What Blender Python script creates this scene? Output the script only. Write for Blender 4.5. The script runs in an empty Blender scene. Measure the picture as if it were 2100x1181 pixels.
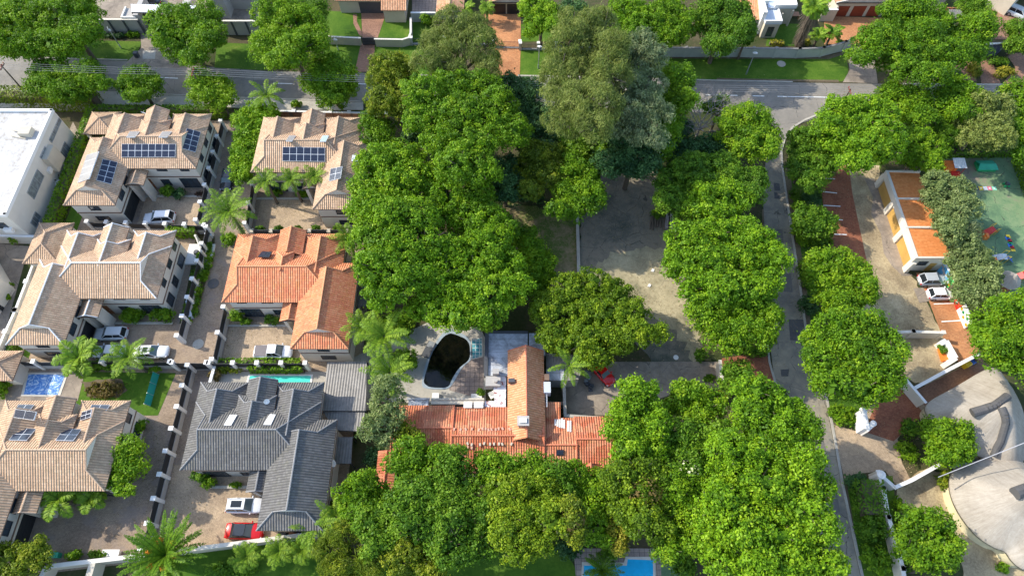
import bpy, bmesh, math, random
import numpy as np
from mathutils import Vector, Matrix
random.seed(4)
RNG = np.random.default_rng(7)
SC = bpy.context.scene
COL = SC.collection
# ---------------------------------------------------------------- camera
F = 1340.0; TH = math.radians(28.5); HC = 82.0
ST, CT = math.sin(TH), math.cos(TH)
cam_d = bpy.data.cameras.new('camera'); cam = bpy.data.objects.new('camera', cam_d); COL.objects.link(cam)
cam.location = (0, 0, HC); cam.rotation_euler = (TH, 0, 0)
cam_d.sensor_width = 36; cam_d.lens = 36 * F / 2100; cam_d.clip_end = 2000; cam_d.clip_start = 1
SC.camera = cam
# ---------------------------------------------------------------- sky, sun, exposure
SUN = Vector((-1.3, 0.42, 1.0)).normalized()
ELEV = math.asin(SUN.z); AZ = math.atan2(SUN.x, SUN.y)
w = bpy.data.worlds.new('World'); SC.world = w; w.use_nodes = True
wn = w.node_tree; bg = wn.nodes['Background']
sky = wn.nodes.new('ShaderNodeTexSky'); sky.sky_type = 'NISHITA'; sky.sun_disc = False
sky.sun_elevation = ELEV; sky.sun_rotation = AZ
wn.links.new(sky.outputs[0], bg.inputs[0]); bg.inputs[1].default_value = 0.15
sl = bpy.data.lights.new('sun', 'SUN'); sl.energy = 2.35; sl.angle = math.radians(0.6); sl.color = (1.0, 0.93, 0.80)
so = bpy.data.objects.new('sun', sl); COL.objects.link(so); so.rotation_euler = SUN.to_track_quat('Z', 'Y').to_euler()
so.location = (-60, 20, 60)
SC.view_settings.view_transform = 'Standard'; SC.view_settings.look = 'None'
SC.view_settings.exposure = 1.32; SC.view_settings.gamma = 1.0

# ---------------------------------------------------------------- helpers
def P(px, py, z=0.0):
    u = (px - 1050) / F; v = (py - 590.5) / F
    d = (HC - z) / (CT + v * ST)
    return Vector((u * d, d * (ST - v * CT), z))
def pxm(px, py, z=0.0):
    v = (py - 590.5) / F
    return F / ((HC - z) / (CT + v * ST))
def ray(px, py):
    u = (px - 1050) / F; v = (py - 590.5) / F
    return Vector((u, ST - v * CT, -CT - v * ST))
def setp(o, label=None, cat=None, group=None, kind=None):
    if label: o['label'] = label
    if cat: o['category'] = cat
    if group: o['group'] = group
    if kind: o['kind'] = kind
    return o
def empty(name, loc, label, cat, group=None, rz=0):
    o = bpy.data.objects.new(name, None); COL.objects.link(o); o.location = loc; o.rotation_euler = (0, 0, rz)
    o.empty_display_size = 0.3
    return setp(o, label, cat, group)
class MB:
    """collects faces with materials and metre UVs, built as one mesh object"""
    def __init__(s): s.v = []; s.f = []; s.m = []; s.uv = []; s.sm = []
    def face(s, pts, mi=0, uv=None, smooth=False):
        pts = [Vector(p) for p in pts]; i = len(s.v); s.v += pts; s.f.append(list(range(i, i + len(pts)))); s.m.append(mi); s.sm.append(smooth)
        if uv is None:
            n = Vector((0, 0, 0))
            for a in range(len(pts)):
                p, q = pts[a], pts[(a + 1) % len(pts)]
                n += Vector(((p.y - q.y) * (p.z + q.z), (p.z - q.z) * (p.x + q.x), (p.x - q.x) * (p.y + q.y)))
            if n.length < 1e-9: n = Vector((0, 0, 1))
            n.normalize()
            u = Vector((0, 0, 1)).cross(n)
            if u.length < .05: u = Vector((1, 0, 0))
            u.normalize(); vv = n.cross(u)
            uv = [(p.dot(u), p.dot(vv)) for p in pts]
        s.uv += list(uv)
    def box(s, x0, x1, y0, y1, z0, z1, mi=0, bottom=True):
        a = [(x0, y0), (x1, y0), (x1, y1), (x0, y1)]
        s.prism(a, z0, z1, mi, bottom)
    def prism(s, pl, z0, z1, mi=0, bottom=True, top=True, tmi=None):
        n = len(pl)
        ar = sum(pl[i][0] * pl[(i + 1) % n][1] - pl[(i + 1) % n][0] * pl[i][1] for i in range(n))
        if ar < 0: pl = pl[::-1]
        for i in range(n):
            a, b = pl[i], pl[(i + 1) % n]
            s.face([(a[0], a[1], z0), (b[0], b[1], z0), (b[0], b[1], z1), (a[0], a[1], z1)], mi)
        if top: s.face([(p[0], p[1], z1) for p in pl], mi if tmi is None else tmi)
        if bottom: s.face([(p[0], p[1], z0) for p in pl][::-1], mi)
    def obox(s, c, ux, uy, lx, ly, z0, z1, mi=0):
        """box on a rotated footprint: centre c, axis ux (unit xy), half lengths"""
        c = Vector((c[0], c[1])); ux = Vector(ux[:2]).normalized(); uy = Vector((-ux.y, ux.x))
        s.prism([tuple(c + ux * a * lx + uy * b * ly) for a, b in ((-1, -1), (1, -1), (1, 1), (-1, 1))], z0, z1, mi)
    def tube(s, p0, p1, r0, r1=None, n=8, mi=0, cap=True):
        r1 = r0 if r1 is None else r1
        p0, p1 = Vector(p0), Vector(p1); d = (p1 - p0)
        if d.length < 1e-6: return
        d.normalize(); a = d.orthogonal().normalized(); b = d.cross(a)
        r = [[p + (a * math.cos(t) + b * math.sin(t)) * R for t in [2 * math.pi * k / n for k in range(n)]] for p, R in ((p0, r0), (p1, r1))]
        for k in range(n):
            j = (k + 1) % n
            s.face([r[0][k], r[0][j], r[1][j], r[1][k]], mi, smooth=True)
        if cap: s.face(r[1], mi); s.face(r[0][::-1], mi)
    def path(s, pts, r0, r1, n=6, mi=0):
        k = len(pts) - 1
        for i in range(k): s.tube(pts[i], pts[i + 1], r0 + (r1 - r0) * i / k, r0 + (r1 - r0) * (i + 1) / k, n, mi, cap=(i == k - 1 or i == 0))
    def build(s, name, mats, parent=None, label=None, loc=None):
        me = bpy.data.meshes.new(name)
        off = Vector(loc) if loc is not None else Vector((0, 0, 0))
        if parent: pinv = wmat(parent).inverted_safe(); vs = [tuple(pinv @ v) for v in s.v]
        else: vs = [tuple(v - off) for v in s.v]
        me.from_pydata(vs, [], s.f); me.uv_layers.new(name='UVMap')
        me.uv_layers[0].data.foreach_set('uv', [c for t in s.uv for c in t])
        me.polygons.foreach_set('material_index', s.m); me.polygons.foreach_set('use_smooth', s.sm)
        for m in (mats if isinstance(mats, (list, tuple)) else [mats]): me.materials.append(m)
        me.update()
        o = bpy.data.objects.new(name, me); COL.objects.link(o)
        if parent: o.parent = parent
        else: o.location = off
        if label: o['label'] = label
        return o
def wmat(o):
    m = o.matrix_basis.copy()
    while o.parent: o = o.parent; m = o.matrix_basis @ m
    return m
# ---------------------------------------------------------------- materials
def newmat(name):
    m = bpy.data.materials.new(name); m.use_nodes = True
    return m, m.node_tree, m.node_tree.nodes['Principled BSDF']
def N(t, kind, **k):
    n = t.nodes.new(kind)
    for a, b in k.items():
        if a.startswith('i_'):
            n.inputs[int(a[2:]) if a[2:].isdigit() else a[2:].replace('_', ' ')].default_value = b
        else: setattr(n, a, b)
    return n
def ramp(t, pts):
    r = N(t, 'ShaderNodeValToRGB'); e = r.color_ramp.elements
    while len(e) < len(pts): e.new(0.5)
    for i, (p, c) in enumerate(pts): e[i].position = p; e[i].color = (*c, 1)
    return r
def pos(t, uv=False):
    if uv: return N(t, 'ShaderNodeTexCoord').outputs['UV']
    return N(t, 'ShaderNodeNewGeometry').outputs['Position']
def noise(t, src, scale, detail=4, rough=.6, dist=0):
    n = N(t, 'ShaderNodeTexNoise'); n.inputs['Scale'].default_value = scale; n.inputs['Detail'].default_value = detail
    n.inputs['Roughness'].default_value = rough; n.inputs['Distortion'].default_value = dist
    t.links.new(src, n.inputs['Vector']); return n.outputs[0]
def mixc(t, fac, a, b, mode='MIX'):
    n = N(t, 'ShaderNodeMix', data_type='RGBA', blend_type=mode)
    for i, s in ((0, fac), (6, a), (7, b)):
        if hasattr(s, 'is_output'): t.links.new(s, n.inputs[i])
        else: n.inputs[i].default_value = s if not isinstance(s, tuple) else (*s, 1) if len(s) == 3 else s
    return n.outputs[2]
def mth(t, op, a, b=None, c=None):
    n = N(t, 'ShaderNodeMath', operation=op)
    for i, s in enumerate((a, b, c)):
        if s is None: continue
        if hasattr(s, 'is_output'): t.links.new(s, n.inputs[i])
        else: n.inputs[i].default_value = s
    return n.outputs[0]
def bump(t, h, bs, strength=.5, dist=.05):
    b = N(t, 'ShaderNodeBump'); b.inputs['Strength'].default_value = strength; b.inputs['Distance'].default_value = dist
    t.links.new(h, b.inputs['Height']); t.links.new(b.outputs[0], bs.inputs['Normal'])
def flat(name, c, rough=.6, metal=0, var=.12, scale=.6, spec=.5):
    m, t, b = newmat(name)
    n = noise(t, pos(t), scale, 5)
    r = ramp(t, [(.3, tuple(x * (1 - var) for x in c)), (.7, tuple(min(1, x * (1 + var)) for x in c))])
    t.links.new(n, r.inputs[0]); t.links.new(r.outputs[0], b.inputs['Base Color'])
    b.inputs['Roughness'].default_value = rough; b.inputs['Metallic'].default_value = metal
    b.inputs['Specular IOR Level'].default_value = spec
    return m
def speck(name, stops, s1=.15, s2=2.5, s3=14, rough=.95, bs=.4, bd=.05, crack=0, csc=.22):
    """natural ground: big patches, mid mottling and fine grain"""
    m, t, b = newmat(name); p = pos(t)
    a = noise(t, p, s1, 6, .6, .4); c = noise(t, p, s2, 4, .7); f = noise(t, p, s3, 3, .7)
    v = mth(t, 'ADD', mth(t, 'MULTIPLY', a, .55), mth(t, 'ADD', mth(t, 'MULTIPLY', c, .28), mth(t, 'MULTIPLY', f, .17)))
    r = ramp(t, stops); t.links.new(v, r.inputs[0]); col = r.outputs[0]
    if crack:
        wp = N(t, 'ShaderNodeVectorMath', operation='ADD'); cn = N(t, 'ShaderNodeTexNoise'); cn.inputs['Scale'].default_value = .45; cn.inputs['Detail'].default_value = 4; t.links.new(p, cn.inputs['Vector'])
        t.links.new(p, wp.inputs[0]); t.links.new(cn.outputs[1], wp.inputs[1])
        vo = N(t, 'ShaderNodeTexVoronoi', feature='DISTANCE_TO_EDGE'); vo.inputs['Scale'].default_value = csc; t.links.new(wp.outputs[0], vo.inputs['Vector'])
        cr = mth(t, 'MULTIPLY', mth(t, 'LESS_THAN', vo.outputs[0], .010), mth(t, 'GREATER_THAN', c, .50)); col = mixc(t, mth(t, 'MULTIPLY', cr, crack), col, (.05, .05, .045))
    t.links.new(col, b.inputs['Base Color'])
    b.inputs['Roughness'].default_value = rough; b.inputs['Specular IOR Level'].default_value = .2
    bump(t, v, b, bs, bd); return m
def pavers(name, c1, c2, joint, w=.22, h=.11, var=.6, patch=None, rot=0, off=.5, mort=.012):
    m, t, b = newmat(name); p = pos(t)
    mp = N(t, 'ShaderNodeMapping'); mp.inputs['Rotation'].default_value = (0, 0, rot); t.links.new(p, mp.inputs[0])
    br = N(t, 'ShaderNodeTexBrick'); br.offset = off
    for k, v in (('Color1', (*c1, 1)), ('Color2', (*c2, 1)), ('Mortar', (*joint, 1))): br.inputs[k].default_value = v
    br.inputs['Scale'].default_value = 1; br.inputs['Brick Width'].default_value = w; br.inputs['Row Height'].default_value = h
    br.inputs['Mortar Size'].default_value = mort; br.inputs['Mortar Smooth'].default_value = .3; br.inputs['Bias'].default_value = 0
    t.links.new(mp.outputs[0], br.inputs['Vector'])
    a = noise(t, p, .22, 6, .65, .6); f = noise(t, p, 3.5, 5, .8)
    r = ramp(t, [(.34, (.55, .53, .53)), (.5, (.92, .9, .88)), (.64, (1.2, 1.17, 1.1))])
    v = mth(t, 'ADD', mth(t, 'MULTIPLY', a, .6), mth(t, 'MULTIPLY', f, .4)); t.links.new(v, r.inputs[0])
    col = mixc(t, 1.0, br.outputs[0], r.outputs[0], 'MULTIPLY')
    if patch:
        q = noise(t, p, .35, 5, .6, .5); rr = ramp(t, [(.52, (0, 0, 0)), (.62, (1, 1, 1))]); t.links.new(q, rr.inputs[0])
        col = mixc(t, mth(t, 'MULTIPLY', rr.outputs[0], .6), col, patch)
    t.links.new(col, b.inputs['Base Color']); b.inputs['Roughness'].default_value = .9; b.inputs['Specular IOR Level'].default_value = .2
    bump(t, mth(t, 'ADD', br.outputs[1], mth(t, 'MULTIPLY', f, .6)), b, .4, .02); return m
def tiles(name, ca, cb, cc, stain=(.2, .19, .1), stainamt=.35, pu=.30, pv=.36, depth=.11, patchy=0, pstops=None, gr=.6):
    """profiled roof tiles: u runs along the eaves, v up the slope, in metres"""
    m, t, b = newmat(name); uv = pos(t, True)
    sp = N(t, 'ShaderNodeSeparateXYZ'); t.links.new(uv, sp.inputs[0])
    u = mth(t, 'DIVIDE', sp.outputs[0], pu); v = mth(t, 'DIVIDE', sp.outputs[1], pv)
    wave = mth(t, 'ABSOLUTE', mth(t, 'SINE', mth(t, 'MULTIPLY', u, math.pi)))
    saw = mth(t, 'SUBTRACT', 1.0, mth(t, 'FRACT', v))
    h = mth(t, 'ADD', mth(t, 'MULTIPLY', wave, .75), mth(t, 'MULTIPLY', saw, .35))
    cb_ = N(t, 'ShaderNodeCombineXYZ'); t.links.new(mth(t, 'FLOOR', u), cb_.inputs[0]); t.links.new(mth(t, 'FLOOR', v), cb_.inputs[1])
    wn_ = N(t, 'ShaderNodeTexWhiteNoise', noise_dimensions='2D'); t.links.new(cb_.outputs[0], wn_.inputs[0])
    big = noise(t, pos(t), .5, 6, .65, .5)
    vv = mth(t, 'ADD', mth(t, 'MULTIPLY', wn_.outputs[0], .32), mth(t, 'MULTIPLY', big, .68))
    r = ramp(t, [(.2, ca), (.5, cb), (.8, cc)]); t.links.new(vv, r.inputs[0]); col = r.outputs[0]
    if patchy:
        q = N(t, 'ShaderNodeTexVoronoi', distance='CHEBYCHEV'); q.inputs['Scale'].default_value = .85; t.links.new(uv, q.inputs['Vector'])
        rr = ramp(t, pstops); t.links.new(q.outputs['Color'], rr.inputs[0]); col = mixc(t, patchy, col, rr.outputs[0])
    s2 = noise(t, pos(t), 1.3, 6, .75, .8); r2 = ramp(t, [(.5, (0, 0, 0)), (.68, (1, 1, 1))]); t.links.new(s2, r2.inputs[0])
    col = mixc(t, mth(t, 'MULTIPLY', r2.outputs[0], stainamt), col, stain)
    groove_shade = mth(t, 'POWER', mth(t, 'SUBTRACT', 1.0, wave), 3.0)      # shade painted into the channels between tile rolls
    col = mixc(t, mth(t, 'MULTIPLY', groove_shade, gr), col, tuple(x * .35 for x in cb))
    t.links.new(col, b.inputs['Base Color']); b.inputs['Roughness'].default_value = .75; b.inputs['Specular IOR Level'].default_value = .25
    bump(t, h, b, 1.0, depth); return m
M = {}
M['ground'] = speck('ground_earth', [(.3, (.020, .035, .010)), (.45, (.045, .06, .018)), (.55, (.09, .075, .04)), (.7, (.15, .12, .07))])
M['lawn'] = speck('lawn', [(.32, (.03, .075, .008)), (.46, (.055, .125, .010)), (.56, (.09, .165, .016)), (.68, (.17, .20, .04))], .25, 3, 20)
M['lawn_dry'] = speck('dry_lawn', [(.36, (.06, .105, .018)), (.47, (.11, .15, .035)), (.55, (.24, .19, .10)), (.66, (.34, .27, .15))], .3, 2.5, 16)
M['soil'] = speck('bare_soil', [(.3, (.06, .05, .035)), (.5, (.14, .11, .07)), (.7, (.24, .19, .12))], .3, 3, 15)
M['asphalt'] = speck('asphalt', [(.3, (.15, .14, .125)), (.5, (.24, .22, .19)), (.7, (.35, .31, .26))], .12, 1.2, 25, .9, .25, .01, .5)
M['lane'] = speck('side_road_asphalt', [(.3, (.14, .13, .11)), (.46, (.22, .20, .165)), (.56, (.32, .28, .21)), (.68, (.46, .38, .27))], .2, 1.0, 18, .9, .25, .01, .7, .35)
M['patch'] = speck('road_patch', [(.3, (.08, .08, .08)), (.7, (.15, .14, .135))], .5, 3, 25)
M['concrete'] = speck('concrete', [(.3, (.30, .28, .24)), (.5, (.42, .39, .33)), (.7, (.55, .51, .43))], .4, 3, 18, .9, .2, .01)
M['court'] = speck('old_court', [(.36, (.085, .095, .07)), (.45, (.17, .155, .12)), (.51, (.26, .22, .16)), (.57, (.17, .165, .13)), (.64, (.36, .30, .20)), (.72, (.44, .37, .25))], .11, .7, 10, .95, .3, .02, .7, .3)
M['court_yard'] = speck('worn_drive', [(.34, (.15, .125, .10)), (.48, (.26, .215, .17)), (.62, (.40, .33, .255))], .25, 1.6, 13, crack=.5, csc=.3)
M['play'] = speck('playground_paint', [(.36, (.07, .13, .08)), (.47, (.13, .22, .11)), (.54, (.20, .28, .14)), (.60, (.26, .22, .16)), (.75, (.33, .26, .21))], .10, .6, 8, crack=.7, csc=.3)
M['paver'] = pavers('brown_pavers', (.33, .25, .18), (.44, .34, .245), (.17, .14, .11), patch=(.27, .22, .19))
M['paver2'] = pavers('tan_pavers', (.44, .335, .225), (.56, .43, .295), (.24, .19, .14), rot=.78)
M['brick'] = pavers('brick_paving', (.29, .155, .105), (.40, .225, .15), (.18, .13, .10))
M['brick_orange'] = pavers('orange_brick_paving', (.48, .20, .085), (.60, .29, .13), (.30, .18, .11))
M['brick_red'] = pavers('red_brick_paving', (.30, .10, .055), (.40, .16, .085), (.18, .10, .07))
M['gravel'] = speck('gravel', [(.34, (.16, .12, .075)), (.47, (.32, .25, .15)), (.56, (.46, .37, .22)), (.66, (.62, .51, .33))], .25, 4, 7, .95, .8, .08)
M['decktile'] = pavers('pool_deck_tiles', (.33, .27, .24), (.38, .31, .27), (.15, .13, .11), .62, .62, off=0, mort=.03)
M['white'] = flat('white_plaster', (.78, .76, .72), .7, var=.05)
M['cream'] = flat('cream_plaster', (.66, .61, .52), .8, var=.06)
M['greywall'] = flat('grey_plaster', (.42, .40, .37), .8, var=.08)
M['sand'] = flat('sand_plaster', (.52, .46, .36), .8, var=.08)
M['band'] = flat('brown_trim', (.20, .13, .09), .7)
M['dark'] = flat('dark_steel', (.025, .027, .03), .45)
M['charcoal'] = flat('charcoal_paint', (.07, .075, .085), .6)
M['black'] = flat('black_rubber', (.012, .012, .013), .8)
M['steel'] = flat('galvanised_steel', (.45, .47, .49), .4, .6)
M['wood'] = flat('varnished_wood', (.32, .13, .05), .5)
M['goldwood'] = flat('golden_wood', (.50, .30, .08), .5)
M['redwood'] = flat('red_brown_door', (.22, .035, .015), .5)
M['whitepaint'] = flat('white_road_paint', (.80, .80, .78), .7, var=.1, scale=6)
M['glass'] = flat('window_glass', (.04, .055, .07), .08, var=.3, spec=.8)
M['bluewhite'] = flat('pale_blue_deck', (.55, .60, .66), .6, var=.04)
M['navy'] = flat('navy_plaster', (.05, .06, .12), .7)
M['red'] = flat('red_plastic', (.55, .02, .015), .4)
M['orange'] = flat('orange_plastic', (.75, .20, .03), .5)
M['yellow'] = flat('yellow_plastic', (.78, .55, .03), .5)
M['blue'] = flat('blue_plastic', (.03, .14, .50), .5)
M['green'] = flat('green_plastic', (.02, .35, .12), .5)
M['teal'] = flat('teal_fabric', (.02, .33, .25), .7)
M['pink'] = flat('pink_paint', (.70, .18, .25), .6)
M['bark'] = speck('bark', [(.3, (.07, .055, .04)), (.7, (.20, .16, .12))], 1, 6, 20)
M['deadwood'] = flat('grey_dead_wood', (.30, .27, .25), .9)
T = {}
T['tan'] = tiles('tan_roof_tiles', (.43, .27, .17), (.54, .36, .23), (.67, .475, .315), gr=.5)
T['buff'] = tiles('buff_roof_tiles', (.40, .255, .16), (.51, .34, .215), (.63, .44, .285))
T['orange'] = tiles('orange_roof_tiles', (.58, .17, .085), (.70, .25, .12), (.80, .36, .19), (.52, .30, .05), .35)
T['dark'] = tiles('charcoal_roof_tiles', (.105, .10, .095), (.145, .138, .130), (.195, .188, .178), (.17, .17, .09), .25)
T['old'] = tiles('old_red_roof_tiles', (.46, .115, .055), (.57, .185, .09), (.68, .29, .155), (.38, .27, .08), .4, patchy=.5, gr=.35, pstops=[(.2, (.44, .10, .055)), (.45, (.60, .20, .11)), (.7, (.76, .38, .22)), (.9, (.48, .13, .09))])
T['oldorange'] = tiles('worn_orange_roof_tiles', (.60, .23, .11), (.72, .32, .16), (.82, .43, .25), (.50, .33, .10), .35)
T['brownorange'] = tiles('brown_orange_roof_tiles', (.50, .22, .12), (.64, .33, .18), (.76, .44, .26))
def corrug(name, c, var=.2, pu=.2):
    m, t, b = newmat(name); uv = pos(t, True); sp = N(t, 'ShaderNodeSeparateXYZ'); t.links.new(uv, sp.inputs[0])
    wv = mth(t, 'SINE', mth(t, 'MULTIPLY', sp.outputs[0], 2 * math.pi / pu))
    n = noise(t, pos(t), .8, 6, .7, .5); r = ramp(t, [(.3, tuple(x * (1 - var) for x in c)), (.7, tuple(min(1, x * (1 + var)) for x in c))])
    t.links.new(n, r.inputs[0]); t.links.new(r.outputs[0], b.inputs['Base Color']); b.inputs['Roughness'].default_value = .5
    bump(t, wv, b, .6, .025); return m
M['corr_white'] = corrug('white_corrugated_sheet', (.70, .72, .74), .1, .4)
M['corr_grey'] = corrug('grey_corrugated_sheet', (.20, .185, .165), .35, .35)
M['corr_rust'] = corrug('weathered_sheet', (.42, .44, .46), .45, .8)
def flatroof():
    m, t, b = newmat('white_roof_membrane'); p = pos(t)
    n = noise(t, p, .35, 6, .7, 1.2); n2 = noise(t, p, 2.2, 6, .8)
    v = mth(t, 'ADD', mth(t, 'MULTIPLY', n, .55), mth(t, 'MULTIPLY', n2, .45))
    r = ramp(t, [(.38, (.26, .22, .17)), (.44, (.38, .36, .33)), (.54, (.50, .49, .48))]); t.links.new(v, r.inputs[0])
    sp = N(t, 'ShaderNodeSeparateXYZ'); t.links.new(p, sp.inputs[0])
    g = mth(t, 'GREATER_THAN', mth(t, 'FRACT', mth(t, 'DIVIDE', sp.outputs[0], 1.05)), .95)
    t.links.new(mixc(t, mth(t, 'MULTIPLY', g, mth(t, 'MULTIPLY', n2, .7)), r.outputs[0], (.25, .22, .19)), b.inputs['Base Color']); b.inputs['Roughness'].default_value = .7; return m
M['roofwhite'] = flatroof()
def flaking():
    m, t, b = newmat('flaking_white_waterproofing'); p = pos(t); n = noise(t, p, 1.6, 6, .75, 1)
    r = ramp(t, [(.42, (.30, .09, .06)), (.47, (.75, .74, .76))]); r.color_ramp.interpolation = 'LINEAR'; t.links.new(n, r.inputs[0])
    t.links.new(r.outputs[0], b.inputs['Base Color']); b.inputs['Roughness'].default_value = .7; return m
M['flaking'] = flaking()
def weathered():
    m, t, b = newmat('weathered_silver_paint'); p = pos(t); n = noise(t, p, .9, 7, .75, 1.0)
    sp = N(t, 'ShaderNodeSeparateXYZ'); t.links.new(p, sp.inputs[0])
    r = ramp(t, [(.3, (.17, .15, .14)), (.45, (.36, .38, .41)), (.62, (.55, .58, .62))]); t.links.new(n, r.inputs[0])
    sm = mth(t, 'GREATER_THAN', mth(t, 'FRACT', mth(t, 'DIVIDE', sp.outputs[1], .9)), .93)
    t.links.new(mixc(t, mth(t, 'MULTIPLY', sm, .5), r.outputs[0], (.10, .10, .11)), b.inputs['Base Color']); b.inputs['Roughness'].default_value = .55; return m
M['weathered'] = weathered()
def watermat(name, c, rough=.04, sc=1.2, bstr=.2, c2=None):
    m, t, b = newmat(name); n = noise(t, pos(t), sc, 3, .5, .5)
    r = ramp(t, [(.35, c), (.65, c2 or tuple(x * 1.15 for x in c))]); t.links.new(n, r.inputs[0]); t.links.new(r.outputs[0], b.inputs['Base Color'])
    b.inputs['Roughness'].default_value = rough; b.inputs['Specular IOR Level'].default_value = .4; bump(t, n, b, bstr, .05); return m
M['pool_blue'] = watermat('blue_pool_water', (.02, .42, .72), bstr=.1)
M['pool_teal'] = watermat('turquoise_pool_water', (.08, .66, .52), bstr=.2)
M['pool_black'] = watermat('stagnant_pool_water', (.003, .004, .003), .05, 1.5, .25, (.007, .007, .004))
def poolcover():
    m, t, b = newmat('wrinkled_pool_cover'); p = pos(t); n = noise(t, p, 1.3, 3, .6, 2.5); n2 = noise(t, p, 4, 2, .5)
    r = ramp(t, [(.40, (.07, .22, .58)), (.52, (.12, .33, .68)), (.6, (.55, .68, .85))]); t.links.new(n, r.inputs[0])
    t.links.new(r.outputs[0], b.inputs['Base Color']); b.inputs['Roughness'].default_value = .35; bump(t, n, b, .8, .3); return m
M['cover'] = poolcover()
def solar():
    m, t, b = newmat('solar_cells'); uv = pos(t, True); sp = N(t, 'ShaderNodeSeparateXYZ'); t.links.new(uv, sp.inputs[0])
    g1 = mth(t, 'GREATER_THAN', mth(t, 'FRACT', mth(t, 'DIVIDE', sp.outputs[0], .168)), .93); g2 = mth(t, 'GREATER_THAN', mth(t, 'FRACT', mth(t, 'DIVIDE', sp.outputs[1], .168)), .93)
    g = mth(t, 'MAXIMUM', g1, g2); t.links.new(mixc(t, g, (.018, .024, .045), (.06, .07, .10)), b.inputs['Base Color'])
    b.inputs['Roughness'].default_value = .18; return m
M['solar'] = solar()
def thatch():
    m, t, b = newmat('weathered_thatch'); p = pos(t); uv = pos(t, True)
    mp = N(t, 'ShaderNodeMapping'); mp.inputs['Scale'].default_value = (5.0, .55, 1); t.links.new(uv, mp.inputs[0])
    a = noise(t, p, .2, 6, .65, .6); f = noise(t, mp.outputs[0], 1.0, 6, .75, .3); c = noise(t, p, 3.5, 5, .8)
    v = mth(t, 'ADD', mth(t, 'MULTIPLY', a, .42), mth(t, 'ADD', mth(t, 'MULTIPLY', f, .40), mth(t, 'MULTIPLY', c, .18)))
    r = ramp(t, [(.34, (.23, .195, .155)), (.48, (.34, .30, .245)), (.62, (.46, .415, .35))]); t.links.new(v, r.inputs[0])
    t.links.new(r.outputs[0], b.inputs['Base Color']); b.inputs['Roughness'].default_value = .95; b.inputs['Specular IOR Level'].default_value = .05
    bump(t, f, b, .6, .07); return m
M['thatch'] = thatch(); M['ridgecap'] = flat('grey_mortar_ridge', (.085, .082, .08), .8)
LEAF = {}
def leaf(key, lo, mid, hi, trans=.30, rough=.55):
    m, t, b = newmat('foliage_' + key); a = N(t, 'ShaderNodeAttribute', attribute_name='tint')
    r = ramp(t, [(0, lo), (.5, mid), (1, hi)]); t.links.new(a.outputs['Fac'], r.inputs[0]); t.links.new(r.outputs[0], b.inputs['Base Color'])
    b.inputs['Roughness'].default_value = rough; b.inputs['Specular IOR Level'].default_value = .25
    tr = N(t, 'ShaderNodeBsdfTranslucent'); t.links.new(mixc(t, .5, r.outputs[0], (.16, .30, .01)), tr.inputs[0])
    mx = N(t, 'ShaderNodeMixShader'); mx.inputs[0].default_value = trans
    t.links.new(b.outputs[0], mx.inputs[1]); t.links.new(tr.outputs[0], mx.inputs[2]); t.links.new(mx.outputs[0], t.nodes['Material Output'].inputs[0]); LEAF[key] = m
leaf('B', (0.065, 0.155, 0.006), (0.15, 0.3, 0.008), (0.28, 0.42, 0.014), .37)
leaf('Y', (0.07, 0.165, 0.006), (0.165, 0.33, 0.008), (0.3, 0.46, 0.015), .35)
leaf('G', (0.05, 0.13, 0.008), (0.11, 0.235, 0.012), (0.2, 0.33, 0.018), .35)
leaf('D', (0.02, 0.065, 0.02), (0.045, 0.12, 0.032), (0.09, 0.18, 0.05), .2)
leaf('O', (0.075, 0.12, 0.008), (0.165, 0.23, 0.012), (0.31, 0.34, 0.02), .33)
leaf('C', (0.09, 0.125, 0.022), (0.17, 0.215, 0.042), (0.3, 0.34, 0.08))
leaf('E', (0.1, 0.145, 0.065), (0.185, 0.235, 0.105), (0.35, 0.4, 0.2))
leaf('OY', (.08, .15, .007), (.18, .29, .010), (.33, .42, .018), .35)
leaf('OG', (0.1, 0.15, 0.045), (0.2, 0.26, 0.08), (0.34, 0.4, 0.15))
leaf('P', (0.09, 0.19, 0.012), (0.17, 0.32, 0.018), (0.3, 0.42, 0.03))
leaf('brown', (.10, .07, .02), (.17, .12, .03), (.26, .18, .05))
leaf('yellow', (.12, .17, .01), (.28, .26, .02), (.45, .38, .04))
leaf('red', (.12, .02, .01), (.35, .07, .02), (.55, .15, .03))
leaf('purple', (.05, .025, .025), (.10, .05, .04), (.18, .10, .07))
leaf('dry', (.20, .14, .07), (.30, .22, .12), (.42, .32, .18), .1)
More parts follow.
